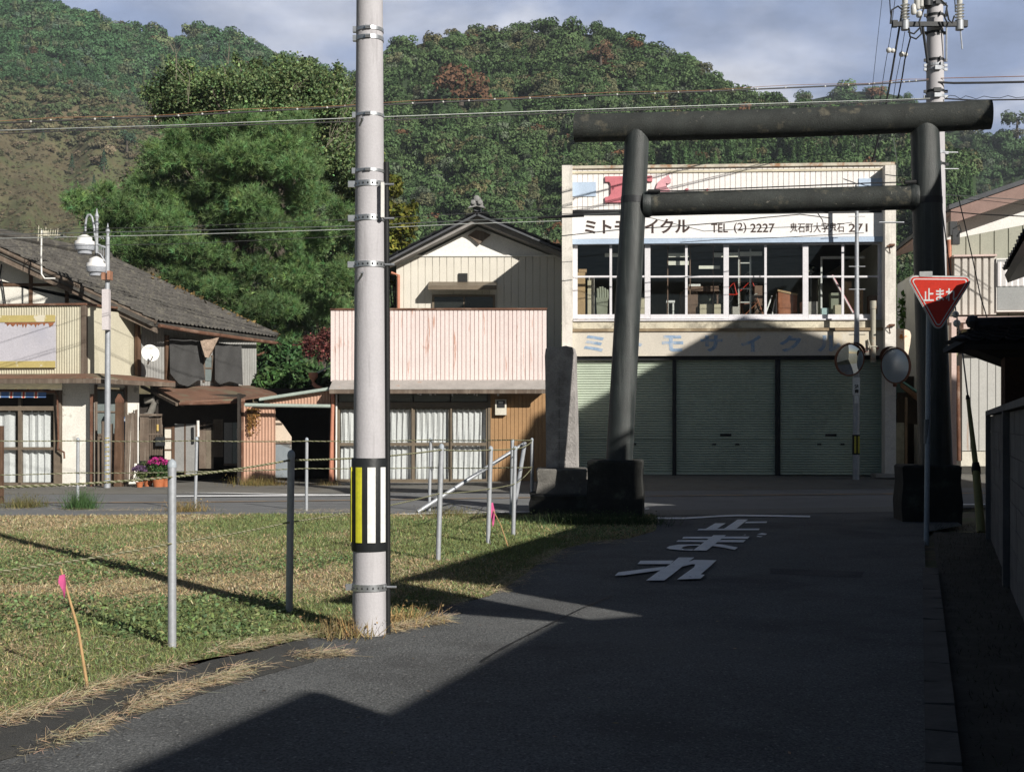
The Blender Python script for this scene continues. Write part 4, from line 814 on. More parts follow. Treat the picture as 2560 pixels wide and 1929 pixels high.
for k,(a,b_,y,d,m_,lb) in enumerate(((1469,1478,700,.55,'cream box card','narrow cream carton beside the tan cabinet'),(1472,1486,690,.8,'grey carton','grey box on a stand behind the armchair'),(1600,1611,745,.8,'cream box card','small carton partly behind the gate post'),(1700,1712,730,1.0,'dark desk wood','dark crate left of the desk'),(1885,1904,716,.9,'dark desk wood','dark wooden box behind the bicycle'),(1830,1846,768,.45,'grey carton','low carton at the foot of the ladder'),(2044,2052,700,.9,'grey green vinyl','upright grey machine beneath the fan'),(2075,2098,735,.9,'grey green vinyl','dull green cupboard behind the blue box'),(2085,2104,765,.5,'cream box card','pale carton at the foot of the striped pole'),(2170,2194,742,.6,'dark desk wood','dark cupboard at the right end of the upstairs window'))):
    o=build('stored_box',MB(SH.M).box(fl(a,d),fl(b_,d),d-.15,d+.15,zfl+.002,lv(y,d)),MC.get(m_) or cardm,loc=SH.M@Vector((fl(a,d),d,zfl))); tag(o,lb,'box')
# pale strips near the glass catch sun in place of bright rear strips
T,x,mb=room('bright_strips','pale strips near the upstairs glass, standing in for bright ones behind','standin',1750,2.6)
for a,b_,y0,y1 in ((1512,1560,631,640),(1671,1722,632,642),(1671,1722,652,662),(1785,1845,632,643),(1747,1800,664,672),(1850,1905,630,640)): mb.box(fl(a,.32),fl(b_,.32),.30,.34,lv(y1,.32),lv(y0,.32))
build('strip_boards',mb,mat('cream shelf',(.75,.72,.62),.7,.1,5,0),T)
mb=MB(SH.M)
for a in (1668,1724,1782,1848): mb.box(fl(a,.42),fl(a,.42)+.03,.42,.46,zfl,zwt)
build('uprights',mb,dw,T); T['label']='pale shelf boards on thin dark uprights behind the upstairs glass, in place of bright rear strips'
mb=MB(SH.M); mb.box(fl(2053,.8),fl(2160,.8),.7,.76,lv(650,.8),lv(644,.8)); mb.box(fl(2050,.8),fl(2054,.8),.7,.76,zfl,lv(644,.8)); o=build('hanging_rail',mb,white_metal,loc=SH.M@Vector((fl(2053,1.6),1.5,zfl))); tag(o,'white clothes rail high in the right upstairs window','rail')
# ================= pink fronted shop house
PK=Fac(827,31.5,1366,31.4)
t=thing('pink_storefront','single storey house with rust streaked pink sheet front and curtained doors','house',PK.A)
def pb(name,px0,px1,py0,py1,d0,d1,m,parent=t,**k): return sb(name,px0,px1,py0,py1,d0,d1,m,parent,PK,**k)
pinks=mat('rust streaked pink sheet',(.74,.635,.61),.65,.06,1.5,.05,streak=[((.42,.17,.08),.60,.67,11,.8),((.66,.55,.52),.5,.7,3,.5)],stain=((.42,.2,.11),.66,.74,2.5,.7))
x0,z1=PK.at(827,773,0); x1,_=PK.at(1366,775,0); _,z0=PK.at(1100,953,0)
mb=MB(PK.M); mb.prof_z(ribs(x0,x1,.105,.025,0,.2),z0,z1); mb.box(x0,x0+.03,.01,1.2,z0,z1); mb.box(x1-.03,x1,.01,1.2,z0,z1); mb.box(x0+.031,x1-.031,.06,.09,z0,z1); build('pink_front',mb,pinks,t)
pb('rust_cap',825,1368,770,774.5,-.03,.2,rust)
mb=MB(PK.M); mb.box(x0+.02,x1-.02,1.2,8,0,z1-1.2); mb.slab([(x0,.1,z1-.7),(x1,.1,z1-.7),(x1,8.3,z1-1.6),(x0,8.3,z1-1.6)],(0,0,.1)); build('body',mb,cream_wall,t)
ea,eb=PK.at(823,970,-.55)[0],PK.at(1364,970,-.55)[0]; ze=PK.at(1100,973,-.55)[1]; zh=PK.at(1100,952,0)[1]
mb=MB(PK.M); mb.slab([(ea,-.55,ze),(eb,-.55,ze),(eb,-.005,zh),(ea,-.005,zh)],(0,0,.025)); build('eave_roof',mb,mat('bent grey eave sheet',(.36,.34,.32),.5,.15,3,.15,stain=((.35,.2,.12),.62,.7,3,.8)),t)
mb=MB(PK.M); mb.box(ea,eb,-.54,-.48,ze-.10,ze-.004); 
for k in range(12): x=ea+.1+k*(eb-ea-.2)/11; mb.box(x,x+.05,-.47,.05,ze-.07,ze+.03)
build('eave_board',mb,old_wood,t)
frm=mat('dull brown aluminium frame',(.16,.13,.095),.5,.12,4,.05)
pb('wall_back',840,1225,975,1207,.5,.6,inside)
mb=MB()
for a,b_ in ((838,845),(1220,1226)): PK.box(mb,a,b_,960,1207,.0,.14)
PK.box(mb,845.3,1219.7,1005,1017,.01,.13); PK.box(mb,845.3,1219.7,960,978,.02,.12); PK.box(mb,845.3,1219.7,1203,1208,.0,.14)
fr0=build('door_frame',mb,frm,t)
e=[846,940,1033,1126,1219]
for k in range(4):
    d=.03 if k%2 else .075; mb=MB(); a,b_=e[k],e[k+1]
    PK.box(mb,a,a+4,1017.5,1202.5,d,d+.035); PK.box(mb,b_-4,b_,1017.5,1202.5,d,d+.035); PK.box(mb,a+4.2,b_-4.2,1106,1114,d+.002,d+.033); PK.box(mb,a+4.2,b_-4.2,1197,1202.5,d+.002,d+.033); PK.box(mb,a+4.2,b_-4.2,1017.5,1021,d+.002,d+.033)
    dr=build('sliding_door',mb,frm,t); mb=MB(); PK.box(mb,a+4.3,b_-4.3,1021,1106,d+.015,d+.018); PK.box(mb,a+4.3,b_-4.3,1114,1197,d+.015,d+.018); build('pane',mb,glass,dr)
    x0_,zt_=PK.at(a+6,1022,.17); x1_,zb_=PK.at(b_-5,1197,.17); mb=MB(PK.M); V=[]; nx=40; nz=8
    for j in range(nz+1):
        for i in range(nx+1):
            u=i/nx; v=j/nz; V.append((x0_+(x1_-x0_)*u, .19+.022*math.sin(u*38+1.3*k+.6*math.sin(v*4+u*6))+.012*math.sin(u*71+v*5), zt_+(zb_-zt_)*v-.02*(j==0)*abs(math.sin(u*20))))
    mb.add(V,[(j*(nx+1)+i,j*(nx+1)+i+1,(j+1)*(nx+1)+i+1,(j+1)*(nx+1)+i) for j in range(nz) for i in range(nx)]); build('curtain',mb,curtain,t,smooth=True)
mb=MB()
for k in range(4): PK.box(mb,e[k]+2,e[k+1]-2,980,1003,.05,.06)
build('transom_glass',mb,mat('dusty transom glass',(.13,.135,.115),.25,.2,3,0,spec=.5),t)
mb=MB(PK.M); x0,_=PK.at(1226.5,1000,.0); x1,_=PK.at(1365,1000,.0); mb.prof_z(ribs(x0,x1,.10,.015,0,.12),.05,ze+.02); mb.box(x0,x1,.03,.3,.05,ze+.02)
build('brown_siding',mb,mat('tan brown siding',(.36,.215,.105),.7,.1,2,.05,streak=((.2,.1,.05),.6,.75,6,.4)),t)
mb=MB(PK.M); x0,_=PK.at(828,1000,.0); mb.box(x0,x0+.09,0,.12,.05,ze); build('corner_board',mb,mat('salmon corner board',(.42,.19,.12),.7,.15,4,.05),t)
build('down_pipe',MB().tube([PK.w(831,975,-.12),PK.w(832,1000,-.10),PK.w(826,1205,-.10)],.045,10),mat('salmon pipe',(.46,.20,.13),.6,.1,4,.05),t,smooth=True)
build('white_pipe',MB().tube([PK.w(841,985,-.05),PK.w(840,1200,-.05)],.022,8),white_metal,t,smooth=True)
for a,b_,n in ((1036,1100,9),(1130,1200,8),(1236,1262,3)):
    for k in range(n): mb=MB(); x=a+(b_-a)*k/n+random.uniform(-2,2); PK.box(mb,x,x+random.uniform(2,6),976,976+random.uniform(5,14),-.25-random.uniform(0,.1),-.2); build('hanging_scrap',mb,white_metal,t)
mb=MB(); PK.box(mb,1238,1266,998,1037,-.13,0); mt=build('electric_meter',mb,cream_wall,t); mb=MB(); PK.box(mb,1242,1262,1001,1019,-.138,-.131); build('meter_window',mb,dark_metal,mt); mb=MB(); PK.box(mb,1246,1258,1003,1009,-.142,-.139); build('meter_dial',mb,white_metal,mt)
pb('sill_step',836,1370,1207,1212,-.25,.1,concrete)
# ================= gabled house behind
GB=Fac(980,40,1404,40)
t=thing('gable_house','pale gabled house with ornamented ridge rising behind the pink storefront','house',GB.A)
_,ztop=GB.at(1190,575); apx,apz=GB.at(1194,563); lx,lz=GB.at(985,668); rx,rz=GB.at(1420,652)
def gz(x): return (lz+(apz-lz)*(x-lx)/(apx-lx)) if x<apx else (apz+(rz-apz)*(x-apx)/(rx-apx))
_,zs=GB.at(1190,640); x0,_=GB.at(991,700); x1=rx-.2
mb=MB(GB.M); mb.prof_z(ribs(x0,x1,.225,.02,0,.09),0,lambda x: min(zs,gz(x)-.05)); build('siding',mb,mat('pale cream siding',(.64,.61,.54),.6,.05,2,.04),t)
mb=MB(GB.M); mb.prism([(x0,zs+.002),(x0,gz(x0)-.05),(apx,apz-.05),(x1,gz(x1)-.05),(x1,zs+.002)],.02,.3); mb.box(x0+.02,x0+.3,.3,9,0,gz(x0)-.1); mb.box(x1-.3,x1,.3,9,0,gz(x1)-.1); build('gable_plaster',mb,mat('white gable plaster',(.78,.77,.74),.8,.04,2,.05),t)
mb=MB(GB.M); a,b_=GB.at(991,640,-.04)[0],x1; mb.box(a,b_,-.04,-.001,zs-.02,zs+.03); build('belt',mb,white_metal,t)
def rakes(mb,o,th,y0,y1,ex=.0):
    for sx0,sz0,s in ((lx-.25,lz-.1,0),(rx+.25,rz-.1,1)):
        P=[(sx0,sz0+o),(apx,apz+o+.02),(apx,apz+o+th+.02),(sx0,sz0+o+th)]; mb.prism(P if s==0 else P[::-1],y0,y1)
mb=MB(GB.M); rakes(mb,.0,.16,-.55,-.45); rakes(mb,-.0,.05,-.44,-.02); build('barge_board',mb,mat('grey barge board',(.26,.25,.24),.8,.15,4,.1),t)
mb=MB(GB.M)
tiled(mb,(lx-.5,-.8,lz-.02),(lx-.5,9,lz-.02),(apx,9,apz+.28),(apx,-.8,apz+.28),34,9,.04,.06); tiled(mb,(rx+.5,-.8,rz-.02),(rx+.5,9,rz-.02),(apx,9,apz+.28),(apx,-.8,apz+.28),34,9,.04,.06); build('roof',mb,slate,t)
mb=MB(GB.M); mb.tube([(apx,-.85,apz+.42),(apx,9,apz+.42)],.13,10); build('ridge',mb,slate,t,smooth=True)
mb=MB(GB.M); c=(apx,-.92,apz+.62); pr=[(-.42,-.25),(-.3,-.12),(-.28,.08),(-.16,.28),(0,.34),(.16,.28),(.28,.08),(.3,-.12),(.42,-.25),(.2,-.2),(0,-.15),(-.2,-.2)]
mb.prism([(apx+a*.66,apz+.52+b_*.62) for a,b_ in pr],-.98,-.88)
for s in (-1,1): mb.lathe([(.07,-.02),(.07,.05),(.03,.06)],(apx+s*.10,-1.0,apz+.54),12,axis=(0,-1,0))
mb.lathe([(.09,-.02),(.09,.05),(.04,.07)],(apx,-1.0,apz+.66),14,axis=(0,-1,0)); build('ridge_end_tile',mb,mat('grey ornamental tile',(.22,.22,.22),.7,.2,5,.2),t)
mb=MB(GB.M); a,zz=GB.at(1198,588); mb.prism([(a-.35,zz-.02),(a-.2,zz-.12),(a,zz-.30),(a+.2,zz-.12),(a+.35,zz+.0),(a+.1,zz+.12),(a-.1,zz+.15)],-.1,.015); build('gable_pendant',mb,old_wood,t)
def gb(name,a,b_,c,d,d0,d1,m,parent=t): return sb(name,a,b_,c,d,d0,d1,m,parent,GB)
v=gb('vent',1146,1169,683,707,-.05,.02,mat('dark louvre',(.03,.03,.026),.6,.2,4,.05)); 
mb=MB()
for k in range(5): GB.box(mb,1148,1167,686+k*4,688+k*4,-.06,-.051)
build('louvres',mb,dark_metal,v)
mb=MB(GB.M); xa,za_=GB.at(1073,713); xb,_=GB.at(1242,713); mb.slab([(xa,-.6,za_-.12),(xb,-.6,za_-.12),(xb,-.0,za_+.06),(xa,-.0,za_+.06)],(0,0,.05)); mb.box(xa,xb,-.6,-.56,za_-.2,za_-.122); build('window_hood',mb,frm,t)
w_=gb('window',1080,1238,737,860,-.06,.0,frm); gb('window_pane',1086,1158,742,855,-.068,-.061,mat('dark reflective glass',(.02,.022,.02),.1,.2,3,0,spec=.6),w_); gb('window_pane',1162,1232,742,855,-.075,-.061,mat('dark reflective glass',(0,0,0)),w_)
build('down_pipe',MB().tube([GB.w(978,682,-.1),GB.w(996,688,-.1),GB.w(996,800,-.1)],.05,10),mat('salmon pipe',(0,0,0)),t,smooth=True)
# ================= shed between
SD=Fac(600,31.6,826,31.7)
t=thing('corrugated_shed','low peach corrugated shed with a pale edged roof and dark open bay','shed',SD.A)
peach=mat('peach corrugated sheet',(.47,.29,.21),.7,.07,2,.05,streak=((.33,.18,.12),.6,.72,5,.5))
x0,zt_=SD.at(610,1012,0); x1,_=SD.at(688,1012,0); mb=MB(SD.M); mb.prof_z(corr(x0,x1,.075,.022),.02,zt_); mb.box(x0,x1,.02,.05,.02,zt_); build('peach_wall',mb,peach,t)
mb=MB(SD.M); mb.box(x0-.06,x0+.0,-.03,.1,.02,zt_+.05); build('corner_post',mb,rust,t)
a=SD.w(649,999,-.35); b_=SD.w(826,972,-.35); c=SD.w(826,1014,-.35); d=SD.w(612,1013,-.35)
mb=MB(SD.M); xa,za_=SD.at(660,1000,-.2); xb,zb_=SD.at(826,976,-.2); _,zc=SD.at(740,1011,-.2); pts=corr(xa,xb,.075,.018,-.2); mb.prof_z(pts,zc,lambda x: za_+(zb_-za_)*(x-xa)/(xb-xa)); build('peach_fascia',mb,peach,t)
gm=mat('pale green metal edge',(.34,.40,.36),.5,.1,4,.05)
mb=MB(); up=Vector((0,0,.05)); mb.slab([a,b_,b_+Vector((0,3,-.1)),a+Vector((0,3,-.1))],up); mb.tube([SD.w(612,1012,-.4),SD.w(826,1015,-.4)],.045,8); mb.tube([SD.w(648,999,-.37),SD.w(826,972,-.37)],.035,8)
build('roof',mb,gm,t)
mb=MB(SD.M); xa,_=SD.at(689,1100,.0); xb,_=SD.at(826,1100,.0); mb.box(xa-.9,xb,3.0,3.1,0,zt_+.5); mb.box(xb-.06,xb-.02,.1,2.99,0,zt_+.4); mb.box(xa-.9,xb,.05,2.99,zt_+.02,zt_+.06); build('inner_wall',mb,mat('near-black boards',(.035,.03,.026),.9,.2,3,.1),t)  # near-black board colour, shared by bay, infill and entrance
mb=MB(SD.M); xs0=SD.at(690,1100,.12)[0]; P=[(L2x,L2y) for L2x,L2y in (q('L2',1076,930),q('L2',1130,985),q('L2',1200,1085),q('L2',1200,1180),q('L2',1200,1400),q('L2',1076,1400))]
pp=[SD.at(x,y,.12) for x,y in P]; build('white_board',MB(SD.M).prism([pp[0],pp[1],pp[2],pp[3],SD.at(*q('L2',1076,1130),.12)],.12,.15),mat('cream board',(.6,.5,.4),.8,.08,3,.05),t)
build('grey_board',MB(SD.M).prism([SD.at(*q('L2',1076,1140),.12),SD.at(*q('L2',1200,1130),.12),pp[4],pp[5]],.12,.15),mat('grey blue board',(.22,.25,.27),.7,.1,3,.05),t)
mb=MB(); SD.box(mb,688,729,q('L2',0,1125)[1],q('L2',0,1139)[1],.09,.119); SD.box(mb,688,706,q('L2',0,978)[1],q('L2',0,990)[1],.09,.119); build('batten',mb,old_wood,t)
# gutter elbow and small dark roof behind
t=thing('roof_gutter_end','salmon drain elbow under a small grey roof edge behind the shed','gutter',W(780,960,33)); sp=mat('salmon pipe',(0,0,0))
build('hopper',MB().lathe([(.03,-.12),(.05,-.05),(.12,.03),(.12,.14)],W(783,945,33),12),sp,t,smooth=True); build('elbow',MB().tube([W(783,957,33),W(787,963,33),W(800,970,33),W(812,976,33)],.05,10),sp,t,smooth=True)
build('roof_edge',MB().slab([W(789,936,33),W(829,915,33),W(829,915,36),W(789,936,36)],(0,0,.05)),gm,t)
# ================= old house at the left
t=thing('old_house','dilapidated two storey house with grey tile roof and peeling plaster','house',(-10,31,0))
cs=mat('stained cream corrugated sheet',(.47,.44,.34),.75,.08,1.5,.05,streak=[((.22,.20,.13),.55,.72,5,.6),((.52,.50,.40),.5,.7,3,.5)])
ps=mat('stained flat cream sheet',(.50,.47,.37),.75,.08,1.2,.05,streak=[((.24,.23,.15),.52,.72,4,.6)],stain=((.30,.33,.2),.62,.72,1.5,.5))
OF=Fac(-260,30.9,213,30.4)
def ob(name,px0,px1,py0,py1,d0,d1,m,parent=t,F_=OF,**k): return sb(name,px0,px1,py0,py1,d0,d1,m,parent,F_,**k)
# upper front, corrugated
x0,zt_=OF.at(-260,768,0); x1,_=OF.at(207,768,0); _,zb_=OF.at(100,936,0)
mb=MB(OF.M); mb.prof_z(corr(x0,x1,.062,.018),zb_,zt_); mb.box(x0,x1,.02,.06,zb_,zt_); build('corrugated_front',mb,cs,t)
build('corner_post',MB(OF.M).box(x1-.02,x1+.09,-.05,.08,zb_-.02,zt_+.02),old_wood,t)
SW=Fac(213,30.4,346,32.0)
xs0,_=SW.at(214,800); xs1,zt2=SW.at(345,790); _,zt1=SW.at(214,768)
mb=MB(SW.M); mb.box(0.06,SW.L*.45,0,.05,zb_,zt_-.0); mb.box(SW.L*.45+.005,SW.L,-.015,.04,zb_,zt_-.08); build('side_sheet',mb,ps,t)
mb=MB(OF.M); mb.box(x0,x1+.1,-.07,.1,zt_+.003,zt_+.05); mb.M=SW.M; mb.box(-.05,SW.L+.02,-.06,.08,zt_-.0,zt_+.048); build('rust_rail',mb,rust,t)
bb=ob('billboard',-260,138,792,919,-.07,-.02,mat('faded blue grey sign sheet',(.48,.47,.52),.6,.05,2,.03,stain=((.40,.40,.47),.5,.7,1.5,.6)))
ob('yellow_band',-260,138,789,806,-.085,-.0705,mat('peeling yellow paint',(.46,.38,.15),.7,.08,2,.05,stain=((.62,.58,.47),.56,.6,3.0,1.0)),bb); ob('yellow_band',-260,138,903,919.5,-.085,-.0705,mat('peeling yellow paint',(0,0,0)),bb)
mb=MB(OF.M)
x=OF.at(12,806,-.075)[0]; xe=OF.at(138,806,-.075)[0]; zt3=OF.at(80,806,-.075)[1]; P=[(x,zt3)]
while x<xe: P.append((x,zt3-random.uniform(.02,.13)*(1 if random.random()<.6 else .4))); x+=.035
P.append((xe,zt3)); mb.prism(P[::-1],-.076,-.0705); build('rust_drips',mb,mat('orange rust drips',(.28,.11,.05),.8,.2,5,.1),bb)
# skirt roof
za=OF.at(100,946,-.6)[1]; zb2=OF.at(100,937,0)[1]; xl=OF.at(-260,940,-.6)[0]; xr=OF.at(240,946,-.6)[0]
mb=MB(OF.M); mb.slab([(xl,-.6,za),(xr,-.6,za),(xr-.2,0,zb2),(xl,0,zb2)],(0,0,.03)); P1=OF.M@Vector((xr,-.6,za)); P2=SW.M@Vector((SW.L+.5,-.75,za-.02)); P3=SW.M@Vector((SW.L+.3,0,zb2)); P4=OF.M@Vector((xr-.2,0,zb2)); mb.M=None; mb.slab([P1,P2,P3,P4],(0,0,.03)); build('skirt_roof',mb,rust_roof,t)
mb=MB(OF.M); mb.box(xl,xr,-.59,-.54,za-.11,za-.003); mb.M=None; d=(P2-P1).normalized(); nn=Vector((d.y,-d.x,0)); mb.slab([P1+Vector((0,0,-.11)),P2+Vector((0,0,-.11)),P2+Vector((0,0,-.003)),P1+Vector((0,0,-.003))],-nn*.05); build('fascia_board',mb,old_wood,t)
# lower front
GF=Fac(-260,31.0,223,30.6)
mb=MB(); GF.box(mb,155,223,948,1214,0,.2,zlo=0.0); 
GS=Fac(223,30.6,348,32.0); mb.M=GS.M; mb.box(0.0,.22,.002,.2,0,za+.1); mb.box(1.15,GS.L,.002,.2,0,za+.1); mb.box(.22,1.15,.002,.2,2.45,za+.1); build('plaster_wall',mb,plaster,t)
mb=MB(GS.M); mb.box(.26,1.12,.06,.1,1.3,2.4); sw=build('side_window',mb,mat('grey blue frosted glass',(.16,.19,.19),.3,.1,4,0,spec=.5),t); mb=MB(GS.M)
for z in (1.3,1.85,2.38): mb.box(.26,1.12,.03,.058,z-.02,z+.02)
mb.box(.66,.70,.03,.058,1.33,1.83); build('muntins',mb,old_wood,sw)
mb=MB(GS.M); mb.box(.26,1.12,.06,.1,0.05,1.28); mb.box(.16,.23,-.03,.05,0,2.5); mb.box(1.13,1.19,-.03,.05,0,2.5); build('side_boards',mb,old_wood,t)
ob('upper_infill',-260,154,985,1030,.1,.2,mat('near-black boards',(0,0,0)),F_=GF)
wdf=mat('grey brown door timber',(.15,.12,.09),.7,.2,5,.15)
mb=MB()
for a,b_ in ((134,154),(45,52),(-110,-100)): GF.box(mb,a,b_,985,1212,-.04,.06)
GF.box(mb,-260,133.8,1015,1026,-.05,.07); GF.box(mb,-260,133.8,1206,1212,-.04,.06); GF.box(mb,-260,133.8,1117,1124,-.02,.04); GF.box(mb,-260,153.8,975,984.5,-.06,.08)
o=build('door_frame',mb,wdf,t)
for a,b_ in ((52,134),(-100,45)):
    x0_,z1_=GF.at(a+1,1028,.12); x1_,z0_=GF.at(b_-7,1205,.12); V=[]; nx=36; nz=6
    mb=MB(); GF.box(mb,a+.5,b_-.5,1026.5,1205,.045,.048); build('pane',mb,glass,o)
    for j in range(nz+1):
        for i in range(nx+1): u=i/nx; V.append((x0_+(x1_-x0_)*u,.12+.025*math.sin(u*26+a+.5*math.sin(j))+.01*math.sin(u*60),z1_+(z0_-z1_)*j/nz+(.03*abs(math.sin(u*26)) if j==0 else 0)))
    build('curtain',MB(GF.M).add(V,[(j*(nx+1)+i,j*(nx+1)+i+1,(j+1)*(nx+1)+i+1,(j+1)*(nx+1)+i) for j in range(nz) for i in range(nx)]),curtain,t,smooth=True)
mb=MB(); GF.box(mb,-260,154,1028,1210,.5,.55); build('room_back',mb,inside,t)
# striped awning valance
cols=[mat('awning blue',(.10,.19,.42),.8,.1,5,.05),mat('awning white',(.62,.60,.55),.8,.1,5,.05),mat('awning red',(.50,.08,.06),.8,.1,5,.05)]
aw=thing('awning','short blue red and white striped scalloped awning over the curtained door','awning',GF.w(50,980,-.3))
px=-60; seq=[(0,20),(1,3),(2,5),(1,3)]
i=0
while px<106:
    ci,wd=seq[i%4]; i+=1; x0_,zt_a=GF.at(px,977,-.32); x1_,_=GF.at(px+wd,977,-.32)
    ph=lambda p: zt_a-.115-.06*(1-abs(((p-12)%31)/31*2-1))
    mb=MB(GF.M); mb.add([(x0_,-.32,ph(px)),(x1_,-.32,ph(px+wd)),(x1_,-.30,zt_a),(x0_,-.30,zt_a)],[(0,1,2,3)]); mb.add([(x0_,-.30,zt_a),(x1_,-.30,zt_a),(x1_,-.05,zt_a+.05),(x0_,-.05,zt_a+.05)],[(0,1,2,3)])
    build(('blue_band','white_band','red_band')[ci],mb,cols[ci],aw); px+=wd
build('roller_pipe',MB().tube([GF.w(-60,976,-.28),GF.w(136,978,-.28)],.035,10),rust,aw,smooth=True); build('crank_pipe',MB().tube([GF.w(137,978,-.2),GF.w(143,990,-.2),GF.w(146,1100,-.15),GF.w(144,1122,-.15),GF.w(160,1130,-.2),GF.w(161,1146,-.2)],.022,8),rust,aw,smooth=True)
build('frame_post',MB().tube([GF.w(148,975,-.08),GF.w(149,1060,-.08),GF.w(146,1120,-.08)],.04,8),old_wood,aw)
# gable above the corrugated front
rN=W(-105,572,31.1); eN=W(392,804,31.4); eF=W(694,845,35.9); rF=W(273,651,36.0)
GW=Fac(-260,31.7,390,31.7)
p=[GW.at(-100,592),GW.at(380,800),GW.at(350,800),GW.at(207,767),GW.at(-260,767)]
mb=MB(GW.M); mb.prism([GW.at(-260,767),GW.at(330,767),GW.at(330,780),GW.at(-105,585),GW.at(-260,650)],0,.15); build('gable_wall',mb,mat('old white plaster',(0,0,0)),t)
mb=MB()
for a in (72,162,): GW.box(mb,a,a+9,672 if a<100 else 722,767,-.03,-.002)
GW.box(mb,-260,71.5,708,715,-.03,-.002); GW.box(mb,81.5,140,708,715,-.028,-.002)
build('timber_posts',mb,brown_wood,t)
mb=MB(); mb.tube([W(4,660,31.6),W(0,690,31.6),W(8,720,31.6),W(14,765,31.6)],.018,6); build('wall_cable',mb,black_p,t)
mb=MB(); tiled(mb,eN+Vector((-.05,-.1,0)),eF,rF,rN,34,16,.045,.10); 
rL=Vector((2*rN.x-eN.x,eN.y,eN.z)); rLF=Vector((2*rF.x-eF.x,eF.y,eF.z)); mb.slab([rN,rF,rLF,rL],(0,0,-.1)); build('roof',mb,tile,t)
dn=(eN-rN); mb=MB(); off=Vector((0,.03,-.16)); mb.slab([rN+off,eN+off,eN+off+Vector((0,0,-.12)),rN+off+Vector((0,0,-.14))],(0,.08,0)); mb.tube([rN+Vector((0,-.02,-.03)),eN+Vector((0,-.02,-.03))],.05,8); build('barge_board',mb,old_wood,t)
mb=MB(); mb.tube([rF+Vector((0,0,.06)),rF.lerp(eF,.5)+Vector((0,0,.03)),eF+Vector((0,0,.05))],.09,8); build('verge_tiles',mb,tile,t)
mb=MB(); mb.tube([rN+Vector((0,0,.1)),rF+Vector((0,0,.12))],.13,10); build('ridge',mb,tile,t)
mossm=mat('dry moss',(.22,.15,.06),.95,.3,5,.5); P,N=ell_pts(10,(0,0,0),(1,1,1)); 
k=np.linspace(.25,1,260)+rng.normal(size=260)*.01; A_=np.array(rF); B_=np.array(eF); Pm=A_+(B_-A_)*k[:,None]+rng.normal(size=(260,3))*.05+np.array((0,0,.08)); V,Fc=cards(Pm,np.tile((0,0,1.),(260,1)),.07); np_mesh('roof_moss',V,Fc,mossm,t)
# eave gutter
mb=MB(); g0=eN+Vector((.06,-.0,-.10)); g1=eF+Vector((.08,0,-.16)); mb.tube([g0,g0.lerp(g1,.3)+Vector((0,0,-.02)),g1],.05,8); mb.tube([g1,g1+Vector((-.3,-.2,-.22)),g1+Vector((-.9,-.2,-.42))],.04,8); build('gutter',mb,rust,t,smooth=True)
# main side wall with hanging nets
NW=Fac(352,31.9,640,35.3); zl=HC+(1065-957)/F*33.4
def nz(px,py,d=0): return NW.at(px,py,d)
a0=NW.at(356,844)[1]; a1=NW.at(636,866)[1]
mb=MB(NW.M); tw=mat('weathered grey tin',(.27,.27,.26),.6,.12,2,.1,streak=((.16,.15,.14),.55,.7,6,.5))
def wt(x): return 4.2+(3.85-4.2)*x/NW.L-.02
mb.prof_z(corr(0,NW.L,.09,.015),zl-.1,lambda x: wt(x)); mb.box(0,NW.L,.03,.12,zl-.1,3.8); build('tin_wall',mb,tw,t)
mb=MB(); NW.box(mb,344,352,800,958,-.06,.05); NW.box(mb,415,423,838,956,-.08,-.02); build('wall_post',mb,brown_wood,t)
netm=mat('charcoal shade net',(.055,.055,.055),.95,.2,2,.3,bscale=90,grain=.5)
def cloth(name,pts_top,pts_bot,m,amp=.05,parent=t,nx=20,nz_=10,bul=.25):
    V=[]; 
    for j in range(nz_+1):
        v=j/nz_
        for i in range(nx+1):
            u=i/nx; kt=u*(len(pts_top)-1); it=min(int(kt),len(pts_top)-2); T_=pts_top[it].lerp(pts_top[it+1],kt-it); kb=u*(len(pts_bot)-1); ib=min(int(kb),len(pts_bot)-2); B_=pts_bot[ib].lerp(pts_bot[ib+1],kb-ib)
            p=T_.lerp(B_,v); p=p+Vector((.3,-1,0)).normalized()*(amp*math.sin(u*14+v*3)+bul*v*v); V.append(p)
    return build(name,MB().add(V,[(j*(nx+1)+i,j*(nx+1)+i+1,(j+1)*(nx+1)+i+1,(j+1)*(nx+1)+i) for j in range(nz_) for i in range(nx)]),m,parent,smooth=True)
N_=lambda c,x,y,d=-.12: NW.w(*q(c,x,y),d)
cloth('shade_net',[N_('L2',258,318),N_('L2',420,335),N_('L2',500,350)],[N_('L2',262,600),N_('L2',330,680),N_('L2',400,700),N_('L2',470,655),N_('L2',530,650)],netm,.02)
cloth('shade_net',[N_('L2',610,355),N_('L2',815,385)],[N_('L2',605,650),N_('L2',640,685),N_('L2',720,660),N_('L2',820,690)],netm,.02)
cloth('net_basket',[N_('L2',495,345,-.3),N_('L2',640,318,-.5),N_('L2',665,275,-.6)],[N_('L2',530,470,-.4),N_('L2',560,480,-.4),N_('L2',585,440,-.45)],mat('tan torn netting',(.30,.23,.18),.95,.3,6,.3,bscale=60,grain=.5),.03,nx=12,nz_=8,bul=.1)
mb=MB(); NW.box(mb,512,532,892,952,-.03,-.016); sw=build('upper_window',mb,mat('grey blue frosted glass',(0,0,0)),t); mb=MB(); NW.box(mb,509,513,888,955,-.05,-.0); NW.box(mb,530,535,888,955,-.05,-.0); NW.box(mb,513.2,529.8,918,922,-.045,-.031); build('window_frame',mb,old_wood,sw)
